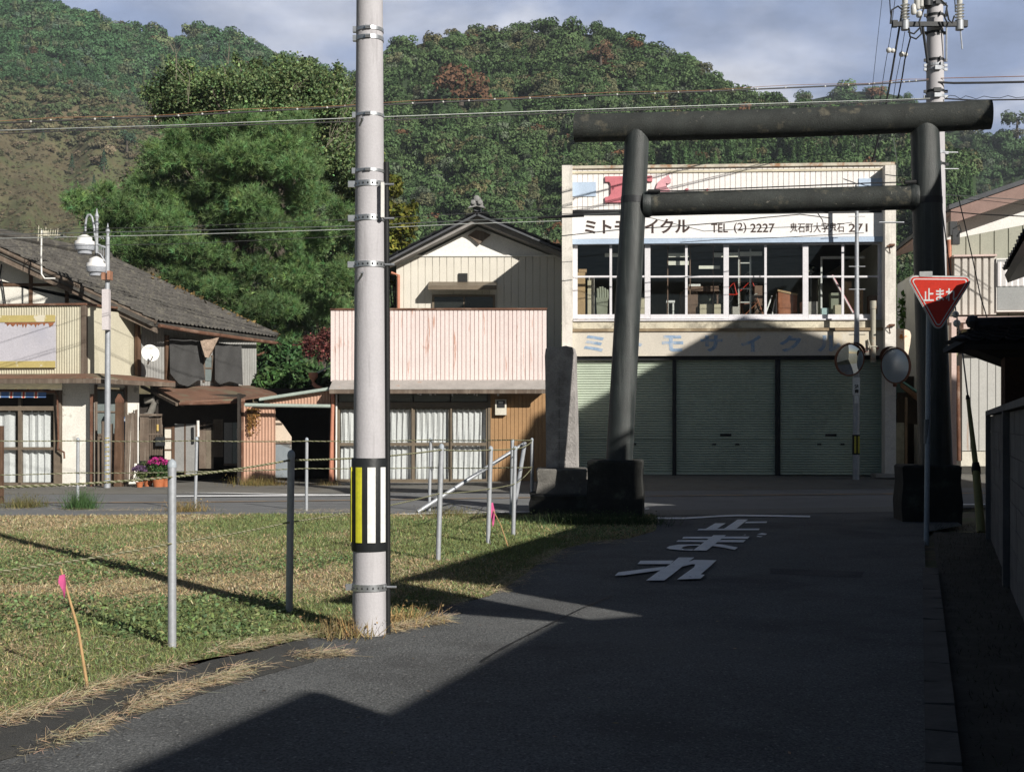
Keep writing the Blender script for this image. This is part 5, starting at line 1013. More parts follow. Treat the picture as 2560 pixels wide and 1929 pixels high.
# lean-to roof over the entrance
l0=W(358,955,33.2); l1=W(642,962,35.8); l2=W(692,988,33.8); l3=W(612,1000,31.7); l4=W(450,1006,31.2); 
mb=MB(); mb.slab([l0,l4,l3,l2,l1],(0,0,.04)); build('lean_to_roof',mb,rust_roof,t)
mb=MB(); a=W(357,962,33.0); b_=W(445,1007,31.15); mb.slab([a,b_,b_+Vector((0,0,-.07)),a+Vector((0,0,-.07))],(-.06,0,0)); mb.slab([a+Vector((.25,0,.0)),b_+Vector((.12,.1,.0)),b_+Vector((.12,.1,-.09)),a+Vector((.25,0,-.09))],(-.06,0,0)); build('barge_board',mb,old_wood,t)
mb=MB().tube([W(447,1009,31.15),W(530,1008,31.4),W(612,1003,31.7)],.04,8); build('lean_to_gutter',mb,rust,t,smooth=True)
dark_bd=mat('near-black boards',(0,0,0))
EN=Fac(345,32.3,612,32.6)
mb=MB(); EN.box(mb,345,612,985,1075,.0,.1); build('dark_fascia',mb,dark_bd,t)
mb=MB(EN.M); mb.box(0,EN.L,1.9,2.0,0,2.5); mb.box(EN.L-.05,EN.L,-1.4,2.3,0,2.3); build('entry_back',mb,dark_bd,t)
# entrance screens
def en(name,c,x0,x1,y0,y1,d0,d1,m,parent=t): 
    a=q(c,x0,y0); b_=q(c,x1,y1); mb=MB(); EN.box(mb,a[0],b_[0],a[1],b_[1],d0,d1); return build(name,mb,m,parent)
greyd=mat('grey door sheet',(.25,.25,.245),.7,.1,3,.1,streak=((.17,.16,.15),.55,.7,5,.5))
sc=en('lattice_screen','L2',100,205,930,1230,-.5,-.46,old_wood); mb=MB()
for k in range(7): a=q('L2',108+k*13,945); b_=q('L2',114+k*13,1225); EN.box(mb,a[0],b_[0],a[1],b_[1],-.53,-.501)
EN.box(mb,*(q('L2',98,0)[0],q('L2',208,0)[0],q('L2',0,1060)[1],q('L2',0,1072)[1]),-.54,-.531); build('lattice_bars',mb,old_wood,sc)
en('plank_wall','L2',30,98,925,1270,-.55,-.5,old_wood); en('lintel','L2',30,200,908,924,-.6,-.44,old_wood)
en('mailbox','L2',150,220,1085,1155,-.68,-.57,dark_metal); en('name_plate','L2',160,175,990,1040,-.56,-.541,mat('yellow wood tag',(.5,.36,.12),.7,.1,5,0))
pd=en('paper_door','L2',222,275,1010,1265,-.3,-.27,mat('cream paper',(.6,.57,.5),.8,.06,4,0)); mb=MB()
for y in (1012,1095,1180,1262): a=q('L2',218,y); EN.box(mb,a[0],q('L2',278,0)[0],a[1],a[1]+3,-.33,-.301)
for x in (275,): EN.box(mb,q('L2',x,0)[0],q('L2',x+22,0)[0],q('L2',0,1000)[1],q('L2',0,1300)[1],-.33,-.25)
build('lattice',mb,brown_wood,pd)
en('sliding_panel','L2',298,372,985,1350,-.28,-.25,greyd); en('sliding_panel','L2',384,460,985,1380,-.28,-.25,greyd)
mb=MB(); 
for x in (372.5,461): EN.box(mb,q('L2',x,0)[0],q('L2',x+11,0)[0],q('L2',0,980)[1],q('L2',0,1385)[1],-.29,-.24)
build('door_stile',mb,brown_wood,t)
build('white_pole',MB().tube([EN.w(*q('L2',478,960),-.6),EN.w(*q('L2',480,1085),-.6)],.035,8),white_metal,t,smooth=True)
en('shoji_panel','L2',487,540,975,1330,.0,.04,old_wood); en('shoji_panel','L2',541,598,960,1330,.0,.04,mat('brown shoji wood',(.15,.125,.095),.8,.2,4,.1)); 
lt=en('lattice_panel','L2',598,672,950,1240,-.02,.02,mat('brown shoji wood',(0,0,0))); mb=MB()
for k in range(5): a=q('L2',600+k*15,955); EN.box(mb,a[0],a[0]+1.6,a[1],q('L2',0,1235)[1],-.05,-.021)
for k in range(12): a=q('L2',598,970+k*22); EN.box(mb,a[0],q('L2',670,0)[0],a[1],a[1]+1.3,-.055,-.0505)
build('lattice_bars',mb,old_wood,lt)
en('grey_sash','L2',680,742,975,1290,-.1,-.06,greyd); en('glass_sash','L2',745,800,975,1290,-.1,-.06,mat('grey blue frosted glass',(0,0,0))); en('sash_frame','L2',676,806,1291,1306,-.12,-.04,old_wood); en('sash_frame','L2',801,818,975,1400,-.12,-.04,brown_wood)
en('white_tag','L2',778,800,1020,1095,-.14,-.11,white_metal)
build('stove_pipe',MB().tube([W(362,1002,32.2),W(385,998,32.2),W(388,1005,32.2),W(375,1035,32.2),W(358,1042,32.2)],.085,12),mat('dull tin pipe',(.2,.19,.17),.6,.2,4,.1),t,smooth=True)
build('white_pipe',MB().tube([W(345,1010,31.6),W(345,1158,31.6)],.02,8),white_metal,t)
mb=MB(); mb.tube([W(352,800,32.6),W(358,825,32.4),W(375,818,32.3),W(386,800,32.3)],.015,6); mb.tube([W(345,790,32.5),W(343,830,32.5),W(350,870,32.6)],.012,6); build('loose_wires',mb,black_p,t)
# plank clutter, wooden post
def single(name,mb,m,label,cat,loc,group=None,smooth=False): o=build(name,mb,m,loc=loc,smooth=smooth); return tag(o,label,cat,group)
a=G(293,1219); a.y=30.2; b0=W(288,1219,30.2)
tt=thing('wooden_post','brown pointed wooden post standing before the old house','post',b0)
mb=MB(); f3=Fac(280,30.2,310,30.2); p=[f3.at(*q('L1',x,y)) for x,y in ((878,1475),(940,1475),(940,800),(912,757),(890,800))]; mb.M=f3.M; mb.prism(p,0,.17); build('post',mb,brown_wood,tt)
mb=MB(f3.M); p=[f3.at(*q('L1',x,y)) for x,y in ((888,822),(942,822),(941,798),(912,754),(889,798))]; mb.prism(p,-.005,.175); build('cap',mb,rust,tt)
pls=[((968,905),(1060,880),(1058,1270),(1000,1290),(985,1485),(957,1485)),]
tt=thing('board_stack','weathered grey boards leaning beside the pointed wooden post','boards',W(320,1215,30.4))
f4=Fac(300,30.5,350,30.6)
for k,(xa,xb,xc,xd,yt,yb) in enumerate(((968,990,957,975,905,1485),(991,1015,976,992,900,1480),(1016,1040,1000,1030,893,1430),(1041,1062,1031,1058,880,1290))):
    p=[f4.at(*q('L1',*v)) for v in ((xc,yb),(xd,yb),(xb,yt+random.uniform(-8,14)),(xa,yt))]; build('plank',MB(f4.M).prism(p,-.01*k,.03-.01*k),old_wood,tt)
for k,(x0,x1,y0,lb) in enumerate(((695,720,755,'rust stained tall board at the corner of the plaster wall'),(785,812,965,'short grey board behind the lamp post'),(848,868,985,'narrow grey board right of the lamp post'))):
    mb=MB(); p0=q('L1',x0,y0); p1=q('L1',x1,1480); f4b=Fac(200,30.35,300,30.35); f4b.box(mb,p0[0],p1[0],p0[1],p1[1],0,.06); single('leaning_board',mb,rust if k==0 else old_wood,lb,'board',f4b.w(*p1,0))
mb=MB(); f5=Fac(300,30.9,350,30.9); a=q('L1',945,930); b_=q('L1',965,1400); f5.box(mb,a[0],b_[0],a[1],b_[1],0,.03); nb_=single('narrow_sign',mb,mat('navy sign sheet',(.05,.09,.17),.6,.2,5,.05,stain=((.6,.6,.58),.56,.6,6,.9)),'narrow blue and white sign behind the pointed wooden post','sign',f5.w(*b_,0))
# satellite dish and aerial
dc=W(376,882,31.2); dn_=Vector((.45,-.85,.28)).normalized(); tt=thing('satellite_dish','white oval satellite dish on the upstairs corner of the old house','satellite dish',dc)
build('dish',MB().lathe([(.02,-.10),(.12,-.09),(.2,-.04),(.215,0),(.2,.0),(.1,-.055),(.01,-.07)],dc,28,axis=dn_),mat('white dish paint',(.78,.78,.75),.4,.04,3,0),tt,smooth=True)
build('feed_arm',MB().tube([dc+Vector((0,.02,-.2)),dc+dn_*.3+Vector((0,0,-.17))],.015,8),white_metal,tt); build('receiver',MB().tube([dc+dn_*.3+Vector((-.04,0,-.17)),dc+dn_*.22+Vector((-.03,0,-.13))],.03,8),white_metal,tt); build('mount',MB().tube([dc+Vector((0,.08,-.02)),dc+Vector((-.15,.3,-.25))],.025,8),steel,tt)
b0=W(104,700,30.6); tt=thing('tv_aerial','multi element television aerial on a bent mast at the old house roof','aerial',b0)
build('mast',MB().tube([W(138,696,30.4),W(112,696,30.4),W(104,685,30.4),W(103,640,30.4),W(104,575,30.4)],.02,8),white_metal,tt,smooth=True)
mb=MB(); mb.tube([W(95,588,30.2),W(150,588,31.2)],.012,6)
for k in range(9):
    x=97+k*6; h=[44,30,26,36,24,28,22,26,30][k]/2; mb.tube([W(x,580-h+6,30.2+k*.12),W(x-2,580+h,30.2+k*.12)],.009,5)
mb.box(W(110,0,30.4).x,W(120,0,30.4).x,30.35,30.5,W(0,590,30.4).z,W(0,578,30.4).z); build('elements',mb,mat('aged aluminium',(.55,.52,.42),.5,.1,5,0),tt)
# ================= street lamp
BL=Vector(((268-CX)/F*29.7,29.7,.04)); tt=thing('street_lamp','slender grey street lamp with two white stepped globes','street lamp',BL)
LA=lambda x,y,Y=29.7: W(*q('la',x,y),Y)
build('post',MB().tube([BL+Vector((0,0,-.1)),W(269,950,29.7),W(269.6,820,29.7),LA(532,1160),LA(537,560)],[.075,.066,.062,.055,.045],16),steel_dull,tt,smooth=True)
for (x,y) in ((537,560),(403,380)): build('finial',MB().lathe([(.045,-.05),(.05,0),(.03,.05),(.035,.1),(.055,.15),(.03,.22),(.004,.34)],LA(x,y),12),steel_dull,tt,smooth=True)
build('second_post',MB().tube([LA(400,750),LA(404,380)],.035,12),steel_dull,tt,smooth=True)
build('arch_arm',MB().tube([LA(262,480),LA(264,400),LA(275,320),LA(295,280),LA(320,278),LA(345,310),LA(365,400),LA(378,520),LA(395,590)],.027,10),steel_dull,tt,smooth=True)
mb=MB(); mb.tube([LA(400,645),LA(420,648),LA(535,690)],.028,8); mb.tube([LA(410,740),LA(450,765),LA(490,830),LA(525,880)],.014,8)
for k in range(4): mb.tube([LA(428+k*26,655+k*9),LA(428+k*26,745+k*32)],.009,6)
mb.tube([LA(420,560),LA(445,545),LA(460,575),LA(480,555),LA(490,580)],.012,6); build('scroll_bracket',mb,steel_dull,tt)
opal=mat('opal lamp glass',(.80,.79,.78),.3,.02,3,0,spec=.5); ribg=mat('ribbed grey lamp glass',(.36,.38,.42),.25,.1,30,0,spec=.5)
for cx,cy in ((255,620),(396,890)):
    c=LA(cx,cy); k=29.7/F/4.904
    o=build('lamp_globe',MB().lathe([(.005*1,105*k),(25*k,98*k),(50*k,85*k),(88*k,62*k),(90*k,22*k),(118*k,15*k),(122*k,-28*k)],c,28),opal,tt,smooth=True)
    build('globe_bowl',MB().lathe([(121.5*k,-29*k),(121*k,-70*k),(112*k,-95*k),(88*k,-102*k),(84*k,-140*k),(60*k,-148*k)],c,28),ribg,o,smooth=True)
    build('lamp_neck',MB().tube([c+Vector((0,0,103*k)),c+Vector((0,0,142*k))],.035,10),dark_metal,o)
mb=MB(); a=LA(498,1200); b_=LA(580,1670); c=W(*q('L1',858,262),29.6); mb.box(a.x,LA(580,0).x,29.5,29.66,c.z,a.z); build('control_box',mb,mat('pinkish grey box',(.58,.54,.55),.5,.06,4,0,stain=((.3,.28,.27),.64,.7,5,.6)),tt)
mb=MB(); a=LA(483,985); b_=LA(590,1082); mb.box(a.x,LA(520,0).x,29.55,29.75,b_.z,a.z-.02); mb.box(LA(552,0).x,b_.x,29.55,29.75,b_.z,a.z+.02); build('orange_boxes',mb,mat('faded orange box',(.33,.17,.11),.6,.15,5,0),tt)
mb=MB()
for k in range(10): mb.tube([W(262.5,1095+k*11.3,29.63),W(273.5,1094+k*11.3,29.63)],.008,5)
build('yellow_pegs',mb,mat('yellow paint marks',(.55,.42,.05),.6,.1,5,0),tt)
# ================= right side houses
RH=Fac(2368,33.4,2700,33.0); t=thing('pink_walled_house','two storey house with rusty white cladding and brown roof edge behind the gate','house',RH.A)
R3=lambda x,y:q('R3',x,y)
def rb(name,a,b_,d0,d1,m,parent=t,**k): return sb(name,a[0],b_[0],a[1],b_[1],d0,d1,m,parent,RH,**k)
pkw=mat('pale pink mortar',(.60,.47,.43),.8,.08,2,.1,stain=((.35,.22,.18),.64,.7,4,.5)); gsd=mat('sage cladding',(.34,.345,.285),.6,.06,2,.04)
P=[RH.at(*R3(190,268)),RH.at(2800,344),RH.at(2800,1170),RH.at(*R3(218,1300)),RH.at(*R3(218,300))]
x0,z0=RH.at(*R3(218,430)); x1,z1=RH.at(2700,430)
s0=RH.at(*R3(218,345)); s1=RH.at(*R3(614,268)); sl_=(s1[1]-s0[1])/(s1[0]-s0[0])
mb=MB(RH.M); mb.prof_z(ribs(x0,x1,.34,.03,0,.08),z0-2.2,lambda x: s0[1]+sl_*(x-s0[0])); build('sage_siding',mb,gsd,t)
r0=RH.at(*R3(205,262)); r1=RH.at(*R3(614,120)); k_=(r1[1]-r0[1])/(r1[0]-r0[0])
mb=MB(RH.M); mb.prism([(x0-.1,s0[1]-.15),(x0-.1,r0[1]+.05),(x1,r0[1]+k_*(x1-r0[0])),(x1,s1[1]+sl_*(x1-s1[0])-.05)],.05,.2); mb.box(x0,x1,.21,8,0,s0[1]-.3); build('white_gable',mb,mat('white gable plaster',(0,0,0)),t)
brn=mat('brown roof edge',(.27,.18,.155),.6,.12,3,.08); 
mb=MB(RH.M); A0=RH.at(*R3(192,268)); h_=.28; xx0=A0[0]-.05; mb.prism([(xx0,A0[1]-.08),(x1,A0[1]-.08+k_*(x1-xx0)),(x1,A0[1]+h_+k_*(x1-xx0)),(xx0,A0[1]+h_)],-.7,-.6); mb.slab([(xx0,-.6,A0[1]+h_),(x1,-.6,A0[1]+h_+k_*(x1-xx0)),(x1,8,A0[1]+h_+k_*(x1-xx0)),(xx0,8,A0[1]+h_)],(0,0,-.1)); build('roof',mb,brn,t)
mb=MB(RH.M); mb.prism([(xx0-.05,A0[1]+h_+.004),(x1,A0[1]+h_+.004+k_*(x1-xx0)),(x1,A0[1]+h_+.12+k_*(x1-xx0)),(xx0-.05,A0[1]+h_+.12)],-.75,8); build('roof_edge_trim',mb,slate,t)
wcl=mat('rusty seamed white cladding',(.55,.52,.48),.65,.06,2,.05,streak=((.30,.14,.08),.58,.66,3.5,.8))
a=RH.at(*R3(233,438),-.55); b_=RH.at(*R3(462,758),-.55)
mb=MB(RH.M); mb.prof_z(ribs(a[0],b_[0],.17,.05,-.55,.35),b_[1],a[1]); mb.box(a[0],b_[0],-.48,-.02,b_[1],a[1]-.002); build('shutter_case',mb,wcl,t)
rb('case_top',R3(228,430),R3(466,440),-.62,-.02,pkw)
w_=rb('window',R3(463,448),(2640,R3(0,742)[1]),-.60,-.3,white_metal); rb('window_pane',R3(469,456),(2640,R3(0,733)[1]),-.61,-.601,mat('grey translucent glass',(.33,.34,.34),.2,.1,2,0,spec=.5),w_)
mb=MB(RH.M); a=RH.at(*R3(470,470),-.63); b_=RH.at(2640,R3(0,600)[1],-.63); V=[]; n=30
for j in range(2):
    for i in range(n+1): V.append((a[0]+(b_[0]-a[0])*i/n,-.63-.012*math.sin(i*2.1),a[1] if j==0 else b_[1]))
mb.add(V,[(i,i+1,i+n+2,i+n+1) for i in range(n)]); build('curtain',mb,curtain,w_)
rb('slab',R3(205,768),(2700,R3(0,800)[1]),-.9,.0,pkw); rb('beam',R3(283,770),(2700,R3(0,835)[1]),-.85,-.0,pkw)
rb('corner_pillar',R3(217,800),R3(244,1580),-.9,-.6,pkw); 
mb=MB(); mb.slab([RH.w(*R3(225,1005),-.65),RH.w(*R3(238,1010),-.65),RH.w(*R3(305,835),-.65),RH.w(*R3(285,835),-.65)],(0,.1,0)); build('brace',mb,mat('mossy wood brace',(.22,.22,.13),.8,.2,4,.2),t)
mb=MB(RH.M); a=RH.at(*R3(205,840),-.1); 
for k in range(6): z=a[1]-k*.09; mb.box(a[0],a[0]+2.6,-.2-.05*k,-.1-.05*k,z-.03,z)
build('louvre_slats',mb,mat('green slats',(.10,.11,.07),.7,.2,4,.05),t)
build('down_pipe',MB().tube([RH.w(*R3(203,350),-.3),RH.w(*R3(205,560),-.3)],.06,10),mat('salmon pipe',(0,0,0)),t,smooth=True); build('down_pipe',MB().tube([RH.w(*R3(250,1040),-.5),RH.w(*R3(258,1560),-.5)],.05,10),rust,t,smooth=True)
a=RH.at(*R3(275,1040),-.05); b_=RH.at(*R3(505,1505),-.05); mb=MB(RH.M); mb.prof_z(ribs(a[0],b_[0],.22,.02,-.05,.09),b_[1],a[1]+.3); build('lower_cladding',mb,mat('pale grey cladding',(.46,.46,.44),.6,.05,2,.04,streak=((.35,.2,.12),.66,.72,3,.7)),t)
rb('dark_recess',R3(244,900),R3(275,1560),-.2,-.02,mat('near-black boards',(0,0,0))); rb('brown_panel',R3(508,1130),(2600,R3(0,1265)[1]),-.1,-.02,mat('tan brown panel',(.26,.14,.09),.7,.1,3,.05)); rb('foundation',R3(268,1510),(2700,R3(0,1590)[1]),-.12,.0,cream_wall)
mb=MB(); 
for (x,y) in ((232,250),(246,300)): 
    c=RH.w(*R3(x,y),-.75); mb.box(c.x-.12,c.x+.06,c.y-.05,c.y+.1,c.z-.35,c.z)
mb.tube([RH.w(*R3(225,290),-.8),RH.w(*R3(260,270),-.8),RH.w(*R3(270,300),-.8),RH.w(*R3(248,330),-.8)],.02,6); build('service_box',mb,dark_metal,t)
# dark shed in the gap right of the bicycle shop
t=thing('lean_to_shed','dark lean-to with turquoise roof edge in the gap beside the shop','shed',W(2290,1190,36)); a=W(2248,950,35.5); b_=W(2310,992,35.5)
build('roof',MB().slab([a,b_,b_+Vector((0,4,0)),a+Vector((0,4,0))],(0,0,.06)),mat('turquoise roof sheet',(.10,.24,.25),.5,.1,4,.05),t)
build('rafter',MB().slab([a+Vector((.05,-.02,-.06)),b_+Vector((0,-.02,-.06)),b_+Vector((0,-.02,-.25)),a+Vector((.05,-.02,-.2))],(0,.1,0)),brown_wood,t)
build('dark_wall',MB().box(W(2240,0,38.6).x,W(2345,0,38.6).x,38.5,38.6,0,3.0),mat('near-black boards',(0,0,0)),t); build('front_post',MB().box(W(2262,0,35.6).x,W(2266,0,35.6).x,35.5,35.6,0,2.3),old_wood,t); build('front_wall',MB().box(W(2243,0,36).x,W(2300,0,36).x,36,36.05,1.55,2.45),mat('near-black boards',(0,0,0)),t)
build('pale_sheet',MB().box(W(2237,0,36).x,W(2258,0,36).x,35.9,35.95,.25,1.6),mat('grey slatted sheet',(.2,.21,.19),.7,.2,8,.1),t)
# ================= block wall by the side road
w0=Vector((6.32,17.0,0)); w1=Vector((3.68,9.2,0)); wd=(w1-w0).normalized(); w2=w0+wd*15.5; BWf=Matrix(((wd.x,-wd.y,0,w0.x),(wd.y,wd.x,0,w0.y),(0,0,1,0),(0,0,0,1)))
t=thing('block_wall','grey concrete block wall along the right edge of the side road','wall',w0)
bm=mat('grey concrete block',(.13,.13,.135),.9,.18,2,.4,bscale=60,stain=((.06,.06,.06),.5,.72,1.3,.7),streak=((.07,.07,.07),.5,.7,5,.6))
mb=MB(BWf)
nrow=8; bh=.205; bl=.40
for j in range(nrow):
    x=-(j%2)*.2
    while x<15.5:
        x0=max(0,x); x1=x+bl-.008
        if x1>x0+.02: mb.box(x0,x1,.03+random.uniform(-.002,.002),.145,j*bh+.0,(j+1)*bh-.008)
        x+=bl
build('blocks',mb,bm,t,label=None); build('mortar',MB(BWf).box(0,15.4,.038,.14,0,nrow*bh-.01),mat('dark mortar',(.07,.07,.07),.95,.2,4,.1),t)
mb=MB(BWf)
for k in range(2): x=.0+k*5.2; mb.box(x,x+.2,-.03,.028,0,1.64)
build('pilaster',mb,bm,t); mb=MB(BWf); mb.box(-.05,15.5,-.03,.17,nrow*bh+.002,nrow*bh+.06); build('coping',mb,bm,t)
# tiled roof over the wall end
def house(name,label,u0,u1,c0,c1,he,hr,ov=.5,flat=False,cm_=None,hr2=None,he2=None,wallm=None,roofm=None,hip0=0,hip1=0,cat='house',wh=None,base=0):
    t=thing(name,label,cat,U((u0+u1)/2,(c0+c1)/2)); P=lambda u,c,z: U(u,c,z); cm=cm_ or (c0+c1)/2; hr2=hr2 or hr; he2=he2 or he; cols_=max(6,int((u1-u0)/.3))
    mb=MB(); w=wh or he
    pts=[P(u0+ov,c0+ov,base),P(u1-ov,c0+ov,base),P(u1-ov,c1-ov,base),P(u0+ov,c1-ov,base)]; mb.slab(pts,(0,0,he+.1-base)); mb.slab([P(u0+ov,c0+ov,he+.1),P(u0+ov,c1-ov,he+.1),P(u0+ov,cm,hr-.2)],rd*.05); mb.slab([P(u1-ov,c0+ov,he+.1),P(u1-ov,c1-ov,he+.1),P(u1-ov,c1-ov,he2-.15),P(u1-ov,cm,hr2-.2)] if he2>he else [P(u1-ov,c0+ov,he+.1),P(u1-ov,c1-ov,he+.1),P(u1-ov,cm,hr2-.2)],-rd*.05)
    if hip0==0 and hip1==0: pass
    build('wall',mb,wallm or brown_wood,t)
    mb=MB(); a,b_=u0+hip0,u1-hip1
    if flat: mb.slab([P(u0,c0,he),P(u1,c0,he),P(b_,cm,hr2),P(a,cm,hr)],(0,0,-.1)); mb.slab([P(u1,c1,he2),P(u0,c1,he2),P(a,cm,hr),P(b_,cm,hr2)],(0,0,-.1))
    else: tiled(mb,P(u0,c0,he),P(u1,c0,he),P(b_,cm,hr),P(a,cm,hr),cols_,10,.045,.12); tiled(mb,P(u1,c1,he),P(u0,c1,he),P(a,cm,hr),P(b_,cm,hr),cols_,10,.045,.12)
    if hip1: tiled(mb,P(u1,c0,he),P(u1,c1,he),P(b_,cm+.02,hr),P(b_,cm-.02,hr),12,8,.045,.1)
    if hip0: tiled(mb,P(u0,c1,he),P(u0,c0,he),P(a,cm-.02,hr),P(a,cm+.02,hr),12,8,.045,.1)
    mb.tube([P(a,cm,hr+(.1 if not flat else -.08)),P(b_,cm,hr2+(.1 if not flat else -.08))],.11,8); build('roof',mb,roofm or tile,t)
    # windows and doors on the road side
    n=max(1,int((u1-u0-2*ov)/2.4))
    for k in range(n):
        uu=u0+ov+.6+k*2.4; z0=base+.9 if base==0 else base+.8
        o=build('window',MB().slab([P(uu,c0+ov-.04,z0),P(uu+1.5,c0+ov-.04,z0),P(uu+1.5,c0+ov-.04,z0+1.1),P(uu,c0+ov-.04,z0+1.1)],rn*.05),white_metal,t)
        build('pane',MB().slab([P(uu+.06,c0+ov-.05,z0+.06),P(uu+1.44,c0+ov-.05,z0+.06),P(uu+1.44,c0+ov-.05,z0+1.04),P(uu+.06,c0+ov-.05,z0+1.04)],-rn*.004),mat('dark reflective glass',(0,0,0)),o)
    return t
kaw=mat('black roof tile',(.035,.035,.038),.45,.2,3,.2)
t=thing('tiled_gate_roof','low dark tiled roof just over the end of the block wall','roof',Vector((6.9,18,0)))
mb=MB(); e0=W(2412,856,17.6); r0=W(2440,822,18.0); e1=e0+Vector((2.2,-.35,.0)); r1=r0+Vector((2.2,-.35,.02)); tiled(mb,e0,e1,r1,r0,9,4,.04,.08); tiled(mb,e1+Vector((0,.9,0)),e0+Vector((0,.9,0)),r0,r1,9,4,.04,.08); build('tiles',mb,kaw,t)
mb=MB(); 
for k in range(2): mb.tube([r0+Vector((-.05,0,.05+k*.06)),r1+Vector((0,0,.05+k*.06))],.06-.01*k,8)
mb.ball(e0+Vector((.0,.1,.06)),(.14,.08,.05),8); mb.ball(r0+Vector((-.05,0,.1)),.1,8); build('ridge',mb,kaw,t,smooth=True)
mb=MB(); mb.slab([e0+Vector((.15,.1,-.08)),e1+Vector((0,.1,-.08)),e1+Vector((0,.1,-.35)),e0+Vector((.8,.1,-.32))],(0,.6,0)); build('eave_timber',mb,dark_bd,t)
mb=MB(); a=W(2492,900,17.9); mb.box(a.x,a.x+2,17.6,17.75,0,2.45); build('side_wall',mb,mat('dark brown boards',(.06,.035,.025),.9,.3,4,.3),t)
def low(h): return h
house('tiled_house','two storey tiled house behind the block wall, its eave at the right edge',12.15,19.3,1.12,6.5,3.66,4.6,.5,roofm=kaw,wallm=mat('dark brown boards',(0,0,0)))
th_=bpy.data.objects['tiled_house']
build('upper_shade_wall',MB().slab([U(12.3,3.2,3.9),U(13.3,3.2,3.9),U(13.3,5.2,3.9),U(12.3,5.2,3.9)],(0,0,2.3)),mat('dark brown boards',(0,0,0)),th_)  # unseen upper block, added to shade the left gate post
mb=MB(); mb.slab([U(12.15,2.8,6.05),U(13.45,2.8,6.05),U(13.45,5.3,7.5),U(12.15,5.3,7.5)],(0,0,-.1)); build('upper_shade_roof',mb,kaw,th_)
mb=MB(); mb.slab([U(13.3,3.2,6.0),U(13.3,5.2,6.0),U(13.3,5.2,7.3)],-rd*.9); build('upper_shade_gable',mb,mat('dark brown boards',(0,0,0)),th_)
house('roadside_house','long single storey house with brown boards beside the side road',5.6,10.7,3.0,8.5,4.88,5.9,.35,True,wallm=mat('dark brown boards',(0,0,0)))
house('low_roadside_house','low house with grey tiles at the foot of the side road',-9,5.25,3.0,8.5,3.5,4.5,.3,True)
house('high_roofed_house','tall house near the main road corner, out of the picture at right',18.3,25.0,3.4,14,6.7,11.62,.08,True,wallm=cream_wall,cm_=7.0,hr2=11.35,he2=10.6)
build('gable_shadow_slab',MB().slab([U(4.05,2.99,4.86),U(5.6,2.99,4.86),U(5.6,2.99,3.2),U(5.25,2.99,3.55)],rn*.05),brown_wood,bpy.data.objects['roadside_house'])  # unseen slab added to shape the shadow edge beside the pole
build('roof_shadow_slab',MB().slab([U(-4,3.0,3.55),U(1.9,3.0,3.55),U(1.9,3.12,3.55),U(-4,3.12,3.55)],(0,0,.36)),tile,bpy.data.objects['low_roadside_house'])  # unseen slab added to notch the shadow outline on the road
# ================= vegetation
lm=leafmat('leaf foliage',.6,.22); lmf=leafmat('far foliage',.75,.0); nm=leafmat('pine needles',.55,.15); gm_=leafmat('grass blades',.7,.15)
bark=mat('grey bark',(.10,.085,.07),.95,.3,4,.5); barkp=mat('pale bare branch',(.20,.18,.14),.9,.15,6,.2)
def vary(n, base, sd=.25, hue=.12):
    b=np.array(base); k=rng.lognormal(0,sd,(n,1)); return np.clip(b*k*(1+rng.normal(0,hue,(n,3))*np.array((1,.35,.8))),.003,.8)
def crown(lobes, n, size, base, mode='card', shell=(.6,1.05), asp=1.0, up=-.7, var=.3, lobevar=.2):
    Vs=[];Fs=[];Cs=[];o=0; tot=sum(r[0]*r[2] for c,r in lobes)
    for c,r in lobes:
        m=max(12,int(n*r[0]*r[2]/tot)); P,N=ell_pts(m,c,r,shell,up); nl=len(P)
        P=P+rng.normal(size=P.shape)*size*.6; lc=1+rng.normal()*lobevar
        if mode=='needle':
            V,Fc=needles(P,N*.8+np.array((0,0,.3)),size,18,.0075); cc=np.repeat(vary(nl,np.array(base)*max(.5,lc),var),18,0); cc=np.repeat(cc,3,0)
        else:
            V,Fc=cards(P,N*.6+np.array((0,-.1,.5)),size,asp,.8); cc=np.repeat(vary(nl,np.array(base)*max(.5,lc),var),4,0)
        Vs.append(V);Fs.append(Fc+o);Cs.append(cc);o+=len(V)
    return np.concatenate(Vs),np.concatenate(Fs),np.concatenate(Cs)
def tree(name,label,cat,base,top,lobes,n,size,col,mode='card',trunk_r=.2,limbs=6,group=None,bm_=None,**kw):
    t=thing(name,label,cat,base,group); base=Vector(base); top=Vector(top)
    mb=MB(); mid=base.lerp(top,.5)+Vector((.15,0,0)); mb.tube([base+Vector((0,0,-.2)),mid,top],[trunk_r,trunk_r*.65,trunk_r*.2],10)
    for k in range(limbs):
        c,r=lobes[k%len(lobes)]; s=base.lerp(top,.35+.5*k/limbs); e=Vector(c)+Vector((random.uniform(-.5,.5)*r[0],random.uniform(-.5,.5)*r[1],random.uniform(-.3,.4)*r[2])); m=s.lerp(e,.5)+Vector((0,0,-.15))
        mb.tube([s,m,e],[trunk_r*.35,trunk_r*.22,trunk_r*.07],6)
    build('trunk',mb,bm_ or bark,t,smooth=True)
    V,Fc,Cc=crown(lobes,n,size,col,mode,**kw); np_mesh('crown',V,Fc,nm if mode=='needle' else lm,t,cols=Cc); return t
def L(px,py,Y,rx,rz,ry=None): return (W(px,py,Y),(rx*Y/F,(ry or rx)*Y/F,rz*Y/F))
